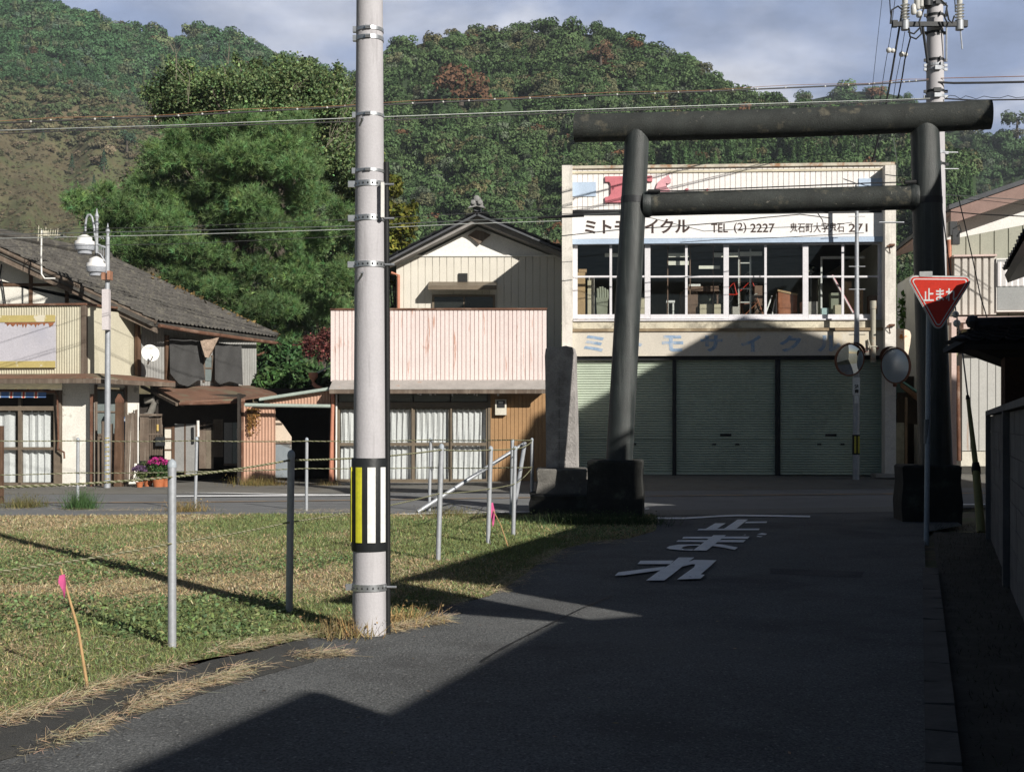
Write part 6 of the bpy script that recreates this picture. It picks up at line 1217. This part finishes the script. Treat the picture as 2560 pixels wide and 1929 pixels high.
# pine: many branch pads
pads=[]
for (px,py,rx,rz) in ((640,330,70,50),(560,350,60,45),(690,370,65,50),(480,390,70,50),(400,400,50,45),(610,420,90,60),(740,430,60,60),(520,470,80,55),(350,470,60,50),(430,520,70,50),(650,510,90,60),(770,500,60,60),(560,570,80,50),(330,560,60,45),(290,500,40,50),(700,600,80,50),(800,600,50,60),(470,630,70,50),(620,670,80,45),(390,620,60,45),(760,690,70,50),(540,720,60,40),(840,680,45,60),(690,760,70,45),(800,770,50,50),(250,560,40,40),(640,790,60,40),(300,620,50,35),(860,560,30,50),(215,520,25,45),(330,610,70,50),(400,660,70,50),(460,700,70,50),(530,740,70,45),(600,780,60,40),(500,650,70,50),(290,580,50,40),(370,560,60,45),(560,640,70,50),(450,560,60,45),(730,330,40,40),(590,300,40,30),(470,330,45,35),(720,840,50,35),(650,850,40,30)):
    for k in range(3):
        Y=40+random.uniform(-2.0,1.6); pads.append(L(px+random.uniform(-35,35),py+random.uniform(-28,28),Y,rx*random.uniform(.45,.75),rz*random.uniform(.4,.65),rx*.8))
tree('pine_tree','big bright green pine with long needles behind the old tiled house','tree',W(600,1110,40.5),W(600,340,40.3),pads,32000,.19,(.135,.225,.085),'needle',.35,14,shell=(.6,1.1),up=-.5,var=.22,lobevar=.2)
# tall broadleaf behind with pale branches
lobes=[]
for (px,py,rx,rz) in ((395,250,30,35),(470,180,20,25),(520,190,14,25),(690,165,14,25),(835,185,12,22),(600,165,12,20),(440,225,50,40),(480,240,80,50),(560,215,80,40),(640,205,90,45),(720,200,70,45),(790,215,75,50),(830,260,60,60),(600,270,120,60),(720,300,110,60),(820,350,90,70),(460,300,80,50),(430,270,60,50),(860,420,70,70),(880,500,60,70),(860,600,60,70),(830,700,70,60),(520,220,50,40),(680,240,60,40),(780,290,50,40),(900,330,50,60),(500,360,70,50),(900,440,50,60),(760,400,60,50),(700,720,60,50),(860,780,50,50),(400,420,40,60),(345,470,30,50),(440,170,12,30),(640,165,22,20),(780,178,25,20),(560,172,16,20),(520,300,90,60),(600,330,90,60),(680,300,90,60),(760,320,90,60),(560,250,90,50),(660,250,90,50),(760,250,80,50)):
    for k in range(2): lobes.append(L(px+random.uniform(-25,25),py+random.uniform(-20,20),46+random.uniform(-2,2),rx*random.uniform(.7,1.1),rz*random.uniform(.7,1.0)))
tb=tree('broadleaf_tree','tall spreading dark broadleaf tree with pale twigs above the pine','tree',W(760,1110,46),W(700,260,46),lobes,190000,.055,(.12,.175,.072),'card',.4,16,shell=(.05,1.3),asp=1.2,var=.38,lobevar=.2)
mb=MB()
for (a,b_) in (((790,430),(905,180)),((840,400),(930,290)),((440,200),(432,95)),((800,380),(900,345)),((840,330),(900,230)),((560,260),(575,120)),((700,330),(735,240)),((720,275),(730,210)),((735,240),(760,190)),((790,400),(880,300)),((810,410),(890,320)),((470,260),(455,140))):
    P0=W(*a,44.2); P1=W(*b_,43.9); mb.tube([P0,P0.lerp(P1,.5)+Vector((random.uniform(-.2,.2),0,.1)),P1],[.016,.011,.004],6)
    for j in range(4):
        s_=P0.lerp(P1,random.uniform(.15,.8)); e_=s_+(P1-P0)*random.uniform(.2,.4)+Vector((random.uniform(-.5,.5),0,random.uniform(-.2,.3))); mb.tube([s_,s_.lerp(e_,.5)+Vector((0,0,.06)),e_],[.012,.008,.003],5)
build('bare_twigs',mb,barkp,tb)
tree('yellow_tree','small yellowing tree right of the utility pole, below the hill','tree',W(985,1080,43),W(985,560,43),[L(975,470,43,30,35),L(1000,560,43,45,50),L(960,620,43,50,60),L(1010,640,43,35,40),L(940,400,43,18,40),L(1030,520,43,14,16),L(950,520,43,30,40),L(990,690,43,40,40)],4200,.095,(.15,.16,.03),trunk_r=.1,var=.4,asp=1.1)
tree('red_shrub','dark red leaved shrub above the corrugated shed','shrub',W(800,1080,37),W(800,850,37),[L(790,860,37,38,26),L(755,880,37,34,20),L(815,885,37,25,25),L(820,845,37,26,22),L(845,870,37,30,30)],2600,.05,(.13,.045,.04),trunk_r=.06,var=.4)
for k,(px,py,rx,rz,Y,lb,col) in enumerate(((700,900,55,50,36,'dark bush between the old house and the shed',(.04,.085,.03)),(760,950,60,40,35.5,'bush low over the shed roof edge',(.045,.09,.03)),(680,960,40,40,35.2,'bush touching the lean-to roof',(.05,.10,.03)),(800,700,40,60,42,'leafy bush behind the utility pole shoulder',(.06,.10,.03)))):
    tree('bush',lb,'bush',W(px,1120,Y),W(px,py,Y),[L(px,py,Y,rx,rz),L(px-rx*.6,py+20,Y,rx*.6,rz*.7),L(px+rx*.6,py+15,Y,rx*.6,rz*.7)],2600,.085,col,trunk_r=.06,var=.4,group='bushes behind the shed')
tree('bush','bright green bush in the dark gap beside the shop','bush',W(2290,1120,40),W(2290,900,40),[L(2285,860,40,35,60),L(2265,930,40,30,40),L(2320,900,40,40,60),L(2280,780,40,30,60),L(2300,1000,40,40,50)],2600,.10,(.055,.12,.03),trunk_r=.08,var=.45)
# pots
def pot(px,py,Y,r,h,label,flower=None,n=300,sz=.03,fr=.25,rz=.2,col=(.06,.12,.035)):
    c=W(px,py,Y); c.z=.06; t=thing('potted_plant',label,'potted plant',c,'flower pots before the old house')
    build('pot',MB().lathe([(r*.68,0),(r*.95,h*.9),(r*1.08,h*.9),(r*1.08,h),(r*.9,h),(r*.85,h*.85)],c,18),mat('terracotta pot',(.42,.14,.06),.8,.1,5,.1),t,smooth=True)
    build('soil',MB().lathe([(r*.84,h*.84),(r*.5,h*.86)],c,14),dark_bd,t)
    cc=c+Vector((0,0,h+rz*.8)); mb=MB()
    for k in range(7): a=k*.9; mb.tube([c+Vector((0,0,h*.8)),cc+Vector((fr*.6*math.cos(a),fr*.6*math.sin(a),rz*random.uniform(-.3,.5)))],[.007,.003],5)
    build('stems',mb,mat('green stem',(.07,.10,.03),.7,.2,5,0),t)
    P,N=ell_pts(n,cc,(fr,fr,rz),(.3,1.1)); V,Fc=cards(P,N,sz); np_mesh('leaves',V,Fc,lm,t,cols=np.repeat(vary(len(P),col),4,0))
    if flower is not None:
        P,N=ell_pts(300,cc+Vector((0,-.02,rz*.55)),(fr*1.05,fr*1.05,rz*.6),(.8,1.1),-.1); V,Fc=cards(P,N,.028); np_mesh('blossoms',V,Fc,lm,t,cols=np.repeat(vary(len(P),flower,.3,.05),4,0))
    return t
pot(396,1208,30.1,.16,.24,'orange pot with magenta flowers by the old doorway',(.42,.03,.20),500,.03,.23,.24)
pot(416,1207,30.2,.13,.2,'orange pot squeezed right of the magenta flowers',None,200,.03,.15,.12)
pot(349,1216,29.9,.09,.14,'small terracotta pot with a sparse purple weed',(.12,.07,.14),250,.025,.15,.2,(.09,.11,.04))
pot(370,1206,30.3,.12,.18,'leafy green pot plant between the terracotta pots',None,600,.035,.26,.24,(.09,.13,.05))
# vine on the shed wall
P=[]; 
for k in range(420):
    x=860+abs(rng.normal())*40; y=865+rng.gamma(1.6,45)
    if x<960 and y<1080: P.append(list(W(*q('L2',x,y),31.5)))
P=np.array(P); V,Fc=cards(P,np.tile((0,-1.,.3),(len(P),1)),.035); vn=np_mesh('dry_vine',V,Fc,lm,loc=(-6.3,31.4,2),cols=np.repeat(vary(len(P),(.22,.12,.04),.4),4,0)); tag(vn,'withered brown vine hanging on the peach corrugated wall','vine')
# ---------- ground cover
def poly_pts(n, poly, ymin=None, bias=None):
    poly=np.array([(p[0],p[1]) for p in poly]); lo=poly.min(0); hi=poly.max(0); out=[]
    tot=0
    while tot<n:
        P=rng.uniform(lo,hi,(n*2,2))
        if bias: P=P[rng.uniform(size=len(P))<np.clip((bias/np.maximum(P[:,1],1))**1.6,0,1)]
        ins=np.zeros(len(P),bool); j=len(poly)-1
        for i in range(len(poly)):
            xi,yi=poly[i]; xj,yj=poly[j]
            c=((yi>P[:,1])!=(yj>P[:,1]))&(P[:,0]<(xj-xi)*(P[:,1]-yi)/(yj-yi+1e-12)+xi); ins^=c; j=i
        vis=np.abs(P[:,0]/np.maximum(P[:,1],.1))<.47
        P=P[ins&vis]; out.append(P); tot+=len(P)
    return np.concatenate(out)[:n]
def noise2(P,s,seed=0):
    r=np.random.default_rng(seed); v=np.zeros(len(P))
    for k in range(6):
        a=r.uniform(0,6.28); f=s*(1.5**k)*.6; v+=np.sin(P[:,0]*f*math.cos(a)+P[:,1]*f*math.sin(a)+r.uniform(0,6.28))/(1.35**k)
    return v/2.2
gl_edge=[Vector((p.x,p.y,0)) for p in edge_w[:13]]
lotpoly=[(e.x,e.y) for e in gl_edge[1:]]+[G(*q('g4',1750,905))[:2],G(*q('g4',1500,960))[:2],G(*q('g4',1200,1020))[:2],G(*q('g4',900,1080))[:2],G(*q('g4',520,1190))[:2],G(*q('g4',0,1390))[:2],(-3.3,4.6),(-14,4.6),(-14,20.5)]+[G(0,1290)[:2],G(450,1287)[:2],G(900,1285)[:2],G(1300,1288)[:2],G(1640,1288)[:2]]
lot=[Vector((p[0],p[1],0)) for p in lotpoly]
sheet('grass_lot',lot,.006,mat('lot soil',(.20,.16,.09),.95,.25,2,.5,bscale=50,stain=[((.08,.115,.035),.46,.6,.9,.75),((.30,.23,.13),.54,.68,3,.8)]))
def blades(P, h, w, lean, cols):
    n=len(P); B=np.c_[P,np.full(n,.006)]; a=rng.uniform(0,6.28,n); T=np.c_[np.cos(a),np.sin(a),np.zeros(n)]*w[:,None]; l=np.c_[rng.normal(size=(n,2))*lean,np.ones(n)]; l/=np.linalg.norm(l,axis=1)[:,None]
    V=np.stack([B-T,B+T,B+l*h[:,None]],1).reshape(-1,3); return V,np.arange(n*3).reshape(n,3),np.repeat(cols,3,0)
def stuff(name,V,Fc,cols,m): o=np_mesh(name,V,Fc,m,cols=cols); o['kind']='stuff'; return o
n=250000; P=poly_pts(n,lotpoly,bias=9.0); g=noise2(P,.7,3)+.5*noise2(P,2.2,5)+rng.normal(size=n)*.35
# greener at the front left and in patches, dry toward the road
ed=np.clip((P[:,1]-10)/10,0,1); dry=(g+.5*ed>.12)
cols=np.where(dry[:,None],vary(n,(.42,.345,.205),.28),vary(n,(.175,.215,.085),.3)); k=np.sqrt(np.maximum(P[:,1],6)/9)
V,Fc,Cc=blades(P,rng.uniform(.012,.048,n)*k,rng.uniform(.0025,.005,n)*k*1.3,np.where(dry,2.0,1.0)[:,None],cols); stuff('grass',V,Fc,Cc,gm_)
n=26000; P=poly_pts(n*2,lotpoly,bias=9.0); g=noise2(P,.9,9)+.4*noise2(P,3,2)-.25*np.clip((P[:,1]-9)/8,-.5,1)+.25*(-P[:,0]-3)/6; P=P[g>.32][:n]; n=len(P)
Z=np.c_[P,rng.uniform(.01,.06,n)]; V,Fc=cards(Z,np.tile((0,-.2,1.),(n,1)),.021,.9,.5); V[:,2]=np.maximum(V[:,2],.008); stuff('ground_leaves',V,Fc,np.repeat(vary(n,(.155,.21,.085),.35),4,0),lm)
# straw: long thin dry stems lying about, thick along the road edge
def straw(P, ln, cols, lift=.05):
    n=len(P); a=rng.uniform(0,6.28,n); d=np.c_[np.cos(a),np.sin(a),rng.normal(0,.22,n)]*ln[:,None]; B=np.c_[P,rng.uniform(.008,lift,n)]
    wv=np.c_[-np.sin(a),np.cos(a),np.full(n,.5)]*.0012; V=np.stack([B-wv,B+wv,B+d+wv*.5,B+d-wv*.5],1); V[:,:,2]=np.maximum(V[:,:,2],.01); return V.reshape(-1,3),np.arange(n*4).reshape(n,4),np.repeat(cols,4,0)
def band(pts,w0,w1,n):
    Q=[G(*p) for p in pts]; seg=np.array([(Q[i+1]-Q[i]).length for i in range(len(Q)-1)]); c=rng.choice(len(seg),n,p=seg/seg.sum()); u=rng.uniform(size=n); A=np.array([q_[:2] for q_ in Q]); b0=A[c]*(1-u[:,None])+A[c+1]*u[:,None]
    dd=A[c+1]-A[c]; dd/=np.linalg.norm(dd,axis=1)[:,None]; nn=np.c_[-dd[:,1],dd[:,0]]; ww=rng.normal(0,.42,n)*(w0+(w1-w0)*(.5+.5*noise2(b0,5,4))); r_=b0+nn*ww[:,None]; return r_[noise2(r_,6,14)+rng.normal(size=n)*.25>-.15]
g4=lambda *a:[q('g4',*p) for p in a]; g5=lambda *a:[q('g5',*p) for p in a]
B1=band(g4((-60,1680),(200,1530),(450,1480),(700,1370),(1000,1210),(1250,1160),(1500,1060),(1750,1015),(2000,1010)),.07,.17,7000)
B2=band(g4((-60,1420),(300,1310),(520,1220),(900,1105),(1200,1010),(1500,940),(1800,900),(2000,890)),.07,.17,6000)
B3=band(g5((150,1165),(330,1150),(500,1110),(700,1080)),.06,.12,3800); B4=band(g5((560,1020),(960,930),(1250,740),(1400,650),(1750,605)),.12,.3,5000)
B5=poly_pts(9000,lotpoly,bias=10); B5=B5[noise2(B5,1.3,8)>.1]
B6=band([(0,1276),(450,1278),(900,1280),(1250,1284)],.1,.35,3500)
P=np.concatenate([B1,B2,B3,B4,B5,B6]); n=len(P)
V,Fc,Cc=straw(P,rng.gamma(3,.021,n),vary(n,(.50,.41,.27),.25)); stuff('dry_straw',V,Fc,Cc,gm_)
# weeds round the pole foot and posts
def weed(px,py,label,n,h,r,col,Y=None,z=0.0):
    c=G(px,py) if Y is None else W(px,py,Y); c.z=z; k=thing('weed_clump',label,'weeds',c,'weed clumps on the verges'); P=np.c_[rng.normal(0,r*.35,n)+c.x,rng.normal(0,r*.35,n)+c.y]
    V,Fc,Cc=blades(P,rng.uniform(.3,1,n)*h,rng.uniform(.003,.006,n),.45,vary(n,col,.3)); V[:,2]+=z; np_mesh('blades',V,Fc,gm_,k,cols=Cc)
    m=n//2; Z=np.c_[rng.normal(0,r*.4,m)+c.x,rng.normal(0,r*.4,m)+c.y,z+rng.uniform(.02,h*.9,m)]; V,Fc=cards(Z,np.tile((0,-.3,1.),(m,1)),.013); np_mesh('leaves',V,Fc,lm,k,cols=np.repeat(vary(m,col,.35),4,0))
weed(1005,1560,'dry grass tuft right of the big pole foot',330,.17,.35,(.30,.22,.10)); weed(860,1590,'dry weeds at the foot of the big pole, left side',260,.19,.35,(.28,.21,.10))
weed(203,1272,'green weed around the post at the road edge',700,.45,.35,(.06,.12,.04)); weed(60,1268,'low brownish weeds by the lot edge at far left',500,.3,.6,(.14,.13,.05)); weed(470,1278,'dry weeds round the second road side post',400,.25,.5,(.22,.17,.07))
weed(650,1212,'dry leafy weeds along the foot of the peach shed',900,.3,.9,(.18,.14,.05),31.0,.06); weed(1570,1310,'dark weeds round the left gate base block',1100,.22,.8,(.05,.08,.03)); weed(1440,1310,'dark grass at the foot of the stone monument',1200,.25,.9,(.05,.08,.03))
weed(2285,1190,'bright green weeds beside the shop corner step',600,.35,.5,(.08,.18,.04),33.2,.15); weed(1120,1290,'thin grass by the slanting brace pipe',400,.2,.7,(.16,.15,.06)); weed(820,1210,'dry weeds at the salmon pipe foot',300,.2,.5,(.22,.17,.08),31.0,.06)
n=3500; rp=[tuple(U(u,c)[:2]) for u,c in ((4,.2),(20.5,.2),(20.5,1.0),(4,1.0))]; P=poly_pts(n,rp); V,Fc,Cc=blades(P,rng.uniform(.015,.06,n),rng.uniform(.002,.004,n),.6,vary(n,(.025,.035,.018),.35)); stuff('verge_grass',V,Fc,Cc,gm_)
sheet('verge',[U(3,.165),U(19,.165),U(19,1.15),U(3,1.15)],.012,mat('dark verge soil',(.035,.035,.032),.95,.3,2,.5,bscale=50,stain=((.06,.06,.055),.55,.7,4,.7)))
# fallen leaf bits on the road
n=260; P=np.c_[rng.uniform(-2.5,4.5,n),rng.uniform(4,16,n)]; P=P[(P[:,0]*rn.x+P[:,1]*rn.y<0)]; Z=np.c_[P,np.full(len(P),.017)]; V,Fc=cards(Z,np.tile((0,0,1.),(len(Z),1)),.016,.7,.15); V[:,2]=np.maximum(V[:,2],.012); stuff('leaf_litter',V,Fc,np.repeat(vary(len(Z),(.16,.13,.09),.4),4,0),gm_)
# ================= hills
def interp(pts,x): xs=[p[0] for p in pts]; return np.interp(x,xs,[p[1] for p in pts]),np.interp(x,xs,[p[2] for p in pts])
def hill(name,x0,x1,ridge,base,m,nu=110,nv=46,rough=2.0,seed=1,shape=1.0):
    r=np.random.default_rng(seed); ph=r.uniform(0,6.28,(8,)); 
    def pos(px,s):
        yr,Dr=interp(ridge,px); yb,Db=interp(base,px); k=s**shape
        Y=Db+(Dr-Db)*k; py=yb+(yr-yb)*s
        nz_=rough*(np.sin(px*.021+s*5+ph[0])+.7*np.sin(px*.05-s*11+ph[1])+.5*np.sin(px*.011+s*17+ph[2]))*np.clip(s*3,0,1)*np.clip((1-s)*3,0.2,1)
        Y=Y+nz_*2.5; return (px-CX)/F*Y, Y, HC-(py-HY)/F*Y
    xs=np.linspace(x0,x1,nu); V=[]
    for j in range(nv+1):
        X,Yv,Z=pos(xs,np.full(nu,j/nv)); V.append(np.c_[X,Yv,Z])
    top=V[-1]; V.append(top+np.array((0,60,-25))); V.append(top+np.array((0,160,-100)));V.append(top+np.array((0,200,-150)))
    V.insert(0,np.c_[V[0][:,0]*.97,V[0][:,1]*.97,np.full(nu,-3.)])
    V=np.concatenate(V); nr=len(V)//nu; i,j=np.meshgrid(np.arange(nu-1),np.arange(nr-1)); i=i.ravel(); j=j.ravel(); Fc=np.c_[j*nu+i,j*nu+i+1,(j+1)*nu+i+1,(j+1)*nu+i]
    o=np_mesh(name,V,Fc,m,smooth=True); o['kind']='structure'; return pos
forest_floor=mat('forest floor',(.035,.06,.025),.95,.3,.05,.3,bscale=.8)
D2=lambda l,Y: [(x*1.1573,y*1.1573,Y_) for x,y,Y_ in l]
cr_=D2([(680,215,300),(760,190,310),(835,118,320),(900,98,330),(960,80,330),(1050,82,335),(1100,70,335),(1200,72,335),(1300,76,330),(1400,108,325),(1500,148,315),(1560,188,310),(1620,222,305),(1700,240,300),(1800,260,290),(1900,290,280),(2000,320,270),(2100,360,260)],0)
cb_=[(700,980,105),(1280,950,100),(2000,950,100),(2500,960,95)]
posC=hill('hill',780,2440,cr_,cb_,forest_floor,seed=2,rough=3)
br_=D2([(1600,240,520),(1700,225,520),(1750,216,520),(1800,205,520),(1850,198,520),(1900,198,520),(1950,210,520),(1985,235,520),(2050,262,500),(2110,295,480),(2150,298,480),(2212,300,460),(2300,310,440),(2500,330,430)],0)
posR=hill('hill',1820,2900,br_,[(1800,900,250),(2900,900,220)],forest_floor,seed=5,rough=3,nu=70)
scrub=mat('dry scrub slope',(.125,.107,.062),.95,.25,.06,.5,bscale=1.6,grain=.4,stain=[((.10,.12,.05),.47,.62,.035,.85),((.085,.085,.09),.60,.72,.05,.8),((.16,.09,.04),.58,.7,.09,.5)])
lr_=D2([(-300,-60,430),(0,8,450),(60,10,450),(120,22,450),(200,42,455),(260,58,460),(300,72,460),(370,92,465),(400,88,470),(430,80,470),(480,78,470),(520,96,470),(580,118,470),(640,142,470),(720,172,470),(770,182,470),(850,200,470)],0)
lb_=[(-400,980,120),(400,980,120),(1000,980,125)]
posL=hill('hill',-500,1000,lr_,lb_,scrub,seed=8,rough=3,nu=100,shape=.9)
# tree templates in unit size
def tmpl(kind,n,cs=.085):
    if kind=='round':
        V=[];
        lob=[(np.array((0,0,.1)),np.array((.62,.62,.55)))]+[(np.array((.48*math.cos(a),.48*math.sin(a),rng.uniform(-.15,.45))),np.array((.42,.42,.36))) for a in rng.uniform(0,6.28,7)]
        Ps=[];Ns=[]
        for c,r in lob: p,nn=ell_pts(n//8,c,r,(.85,1.05),-.35); Ps.append(p);Ns.append(nn)
        P=np.concatenate(Ps);N=np.concatenate(Ns)
    else:
        h=rng.uniform(0,1,n)**.8; a=rng.uniform(0,6.28,n); r=(1-h)*.42*(1+.25*np.sin(h*40))*rng.uniform(.75,1.1,n)+.02; P=np.c_[r*np.cos(a),r*np.sin(a),h*2.1-.9]; N=np.c_[np.cos(a),np.sin(a),np.full(n,.5)]
    V,Fc=cards(P,N*.8+np.array((0,-.25,.25)),cs,1.0,.38,tri=True); return V,Fc,np.repeat(P[:,2],3)
TM=[tmpl('round',440,.11) for _ in range(6)]+[tmpl('cone',340,.10) for _ in range(4)]; TS=[tmpl('round',120,.2) for _ in range(4)]
def forest(name,pos,N,px0,px1,s0,s1,sizef,colf,conef,kind='t'):
    Vs=[];Fs=[];Cs=[];o=0
    s=rng.uniform(s0,s1,N); px=rng.uniform(px0,px1,N); X,Y,Z=pos(px,s)
    for i in range(N):
        cone=rng.uniform()<conef(px[i],s[i]); tV,tF,tz=TS[rng.integers(0,4)] if kind=='scrub' else TM[rng.integers(6,10) if cone else rng.integers(0,6)]
        R_=sizef(px[i],s[i])*float(np.clip(rng.lognormal(.08,.27),.68,1.9))*(1.0 if not cone else .95); a=rng.uniform(0,6.28); ca,sa=math.cos(a),math.sin(a); sq=rng.uniform(.8,1.25)
        V=np.c_[(tV[:,0]*ca-tV[:,1]*sa)*R_,(tV[:,0]*sa+tV[:,1]*ca)*R_,tV[:,2]*R_*sq]+np.array((X[i],Y[i],Z[i]+R_*.45))
        base=np.array(colf(px[i],s[i],cone)); nt_=len(tF); c=base*1.38*rng.lognormal(0,.13)*rng.lognormal(0,.12,(nt_,1)); Vs.append(V);Fs.append(tF+o);Cs.append(np.repeat(c,3,0));o+=len(V)
    ob_=np_mesh(name,np.concatenate(Vs),np.concatenate(Fs),lmf,cols=np.clip(np.concatenate(Cs),.003,.6)); ob_['kind']='stuff'; return ob_
def colC(px,s,cone):
    r=rng.uniform()
    if cone: return (.038,.075,.026) if r<.7 else (.05,.09,.028)
    if r<.015: return (.12,.06,.03)
    if r<.06: return (.10,.095,.045)
    if r<.12: return (.085,.11,.07)
    if r<.22: return (.08,.085,.045)
    if r<.6: return (.05,.09,.033)
    return (.065,.105,.04)
inc=lambda px,s: 0 if s>.92 else .7 if (px>1680 and s>.3) else .15
forest('forest',posC,6200,790,2430,.0,1.0,lambda p,s: 1.35+.7*s,colC,inc)
forest('forest',posR,1500,1830,2800,.2,1.0,lambda p,s: 2.7,lambda p,s,c: tuple(np.array(colC(p,s,c))*1.0+np.array((.0,.002,.006))),lambda p,s:.35 if s<.93 else .05)
forest('forest',posL,3000,-300,960,.79,1.0,lambda p,s: 2.5 if s>.86 else 1.7,lambda p,s,c: tuple(np.array(colC(p,s,c))*np.array((.8,.95,1.0))+np.array((0,.004,.006))) if rng.uniform()>.1 else (.10,.13,.06),lambda p,s:.35 if s<.93 else .08)
forest('scrub',posL,6000,-300,640,.35,.82,lambda p,s: (.9 if s>.66+.05*rng.normal() else .33)*rng.uniform(.6,1.5),lambda p,s,c: [(.12,.10,.06),(.085,.09,.05),(.13,.105,.07),(.10,.09,.055)][rng.integers(4)] if s<.68 else [(.07,.10,.045),(.10,.11,.055),(.06,.09,.04),(.12,.11,.06)][rng.integers(4)],lambda p,s:.0,'scrub')
# rust red tree and young conifers one can point to
def htree(name,label,pos,px,s,Rr,col,cone,n=1):
    X,Y,Z=pos(np.array([px]),np.array([s])); b_=Vector((X[0],Y[0],Z[0])); t=thing(name,label,'tree',b_); Vs=[];Fs=[];Cs=[];o=0
    for k in range(n):
        tV,tF,_=TM[rng.integers(6,10) if cone else rng.integers(0,6)]; V=tV*Rr+np.array(b_)+np.array(((k-(n-1)/2)*Rr*.9,-Rr*.8,Rr*(.9 if cone else .8)-k*.5*Rr)); Vs.append(V);Fs.append(tF+o);o+=len(V);Cs.append(np.repeat(np.array(col)*rng.lognormal(0,.25,(len(tF),1)),3,0))
    np_mesh('crown',np.concatenate(Vs),np.concatenate(Fs),lmf,t,cols=np.concatenate(Cs)); build('trunk',MB().tube([b_+Vector((0,-Rr*.8,-1)),b_+Vector((0,-Rr*.8,Rr))],[.12*Rr,.04*Rr],8),bark,t)
htree('rust_tree','rust red tree standing out on the middle hill',posC,1155,.80,5.2,(.13,.07,.04),False,2); htree('rust_tree','browned tree just under the hill summit',posC,1500,.90,3.6,(.12,.075,.045),False,1)
for px,s,Rr,lb in ((185,.585,2.0,'left one of the two dark young conifers on the brown slope'),(266,.595,2.6,'tallest dark young conifer on the brown slope'),(240,.54,1.8,'small round young conifer below the two bigger ones'),(112,.655,1.5,'young conifer high on the brown slope at left'),(325,.66,3.4,'dark bushy tree at the top of the brown slope'),(350,.58,1.3,'tiny conifer beside the pine tree edge')):
    htree('young_conifer',lb,posL,px,s,Rr,(.035,.07,.04),'bushy' not in lb)
# far right lone ridge tree
htree('lone_tree','lone tree breaking the skyline at the far right',posR,2530,1.0,6.0,(.06,.09,.04),False,1)
rk=mat('grey outcrop rock',(.17,.17,.17),.9,.3,.5,.6,bscale=4,stain=((.07,.07,.07),.5,.7,.4,.8)); mb=MB()
for k in range(26):
    px=random.uniform(90,260); s=random.uniform(.33,.41); X,Y,Z=posL(np.array([px]),np.array([s])); c=Vector((X[0],Y[0]-.3,Z[0])); r=random.uniform(.5,1.6)
    V=[c+Vector((random.uniform(-r,r)*1.3,random.uniform(-.6,.3),random.uniform(-r,r)*.7)) for _ in range(5)]
    mb.add(V+[c+Vector((0,1,0))],[(0,1,2),(1,3,2),(2,3,4),(0,2,4),(0,4,5),(1,0,5),(3,1,5),(4,3,5)])
o=build('rock_outcrop',mb,rk,loc=(-50,150,20)); o['kind']='structure'
hz=bpy.data.materials.new('haze air'); hz.use_nodes=True; hn=hz.node_tree; hn.nodes.remove(hn.nodes['Principled BSDF']); pv=nd(hn,'ShaderNodeVolumePrincipled'); pv.inputs['Color'].default_value=(.72,.80,.92,1); pv.inputs['Density'].default_value=.00024; pv.inputs['Anisotropy'].default_value=0; hn.links.new(pv.outputs[0],hn.nodes['Material Output'].inputs['Volume'])
o=build('haze',MB().box(-700,700,-60,800,-1.2 if False else -160,240),hz); o['kind']='stuff'
for o in list(S.objects):
    if o.type=='MESH' and o.parent is None and not o.get('kind') and not o.get('label'): print('UNLABELLED',o.name)
print('objects',len(S.objects),'tris',sum(len(o.data.polygons) for o in S.objects if o.type=='MESH'))
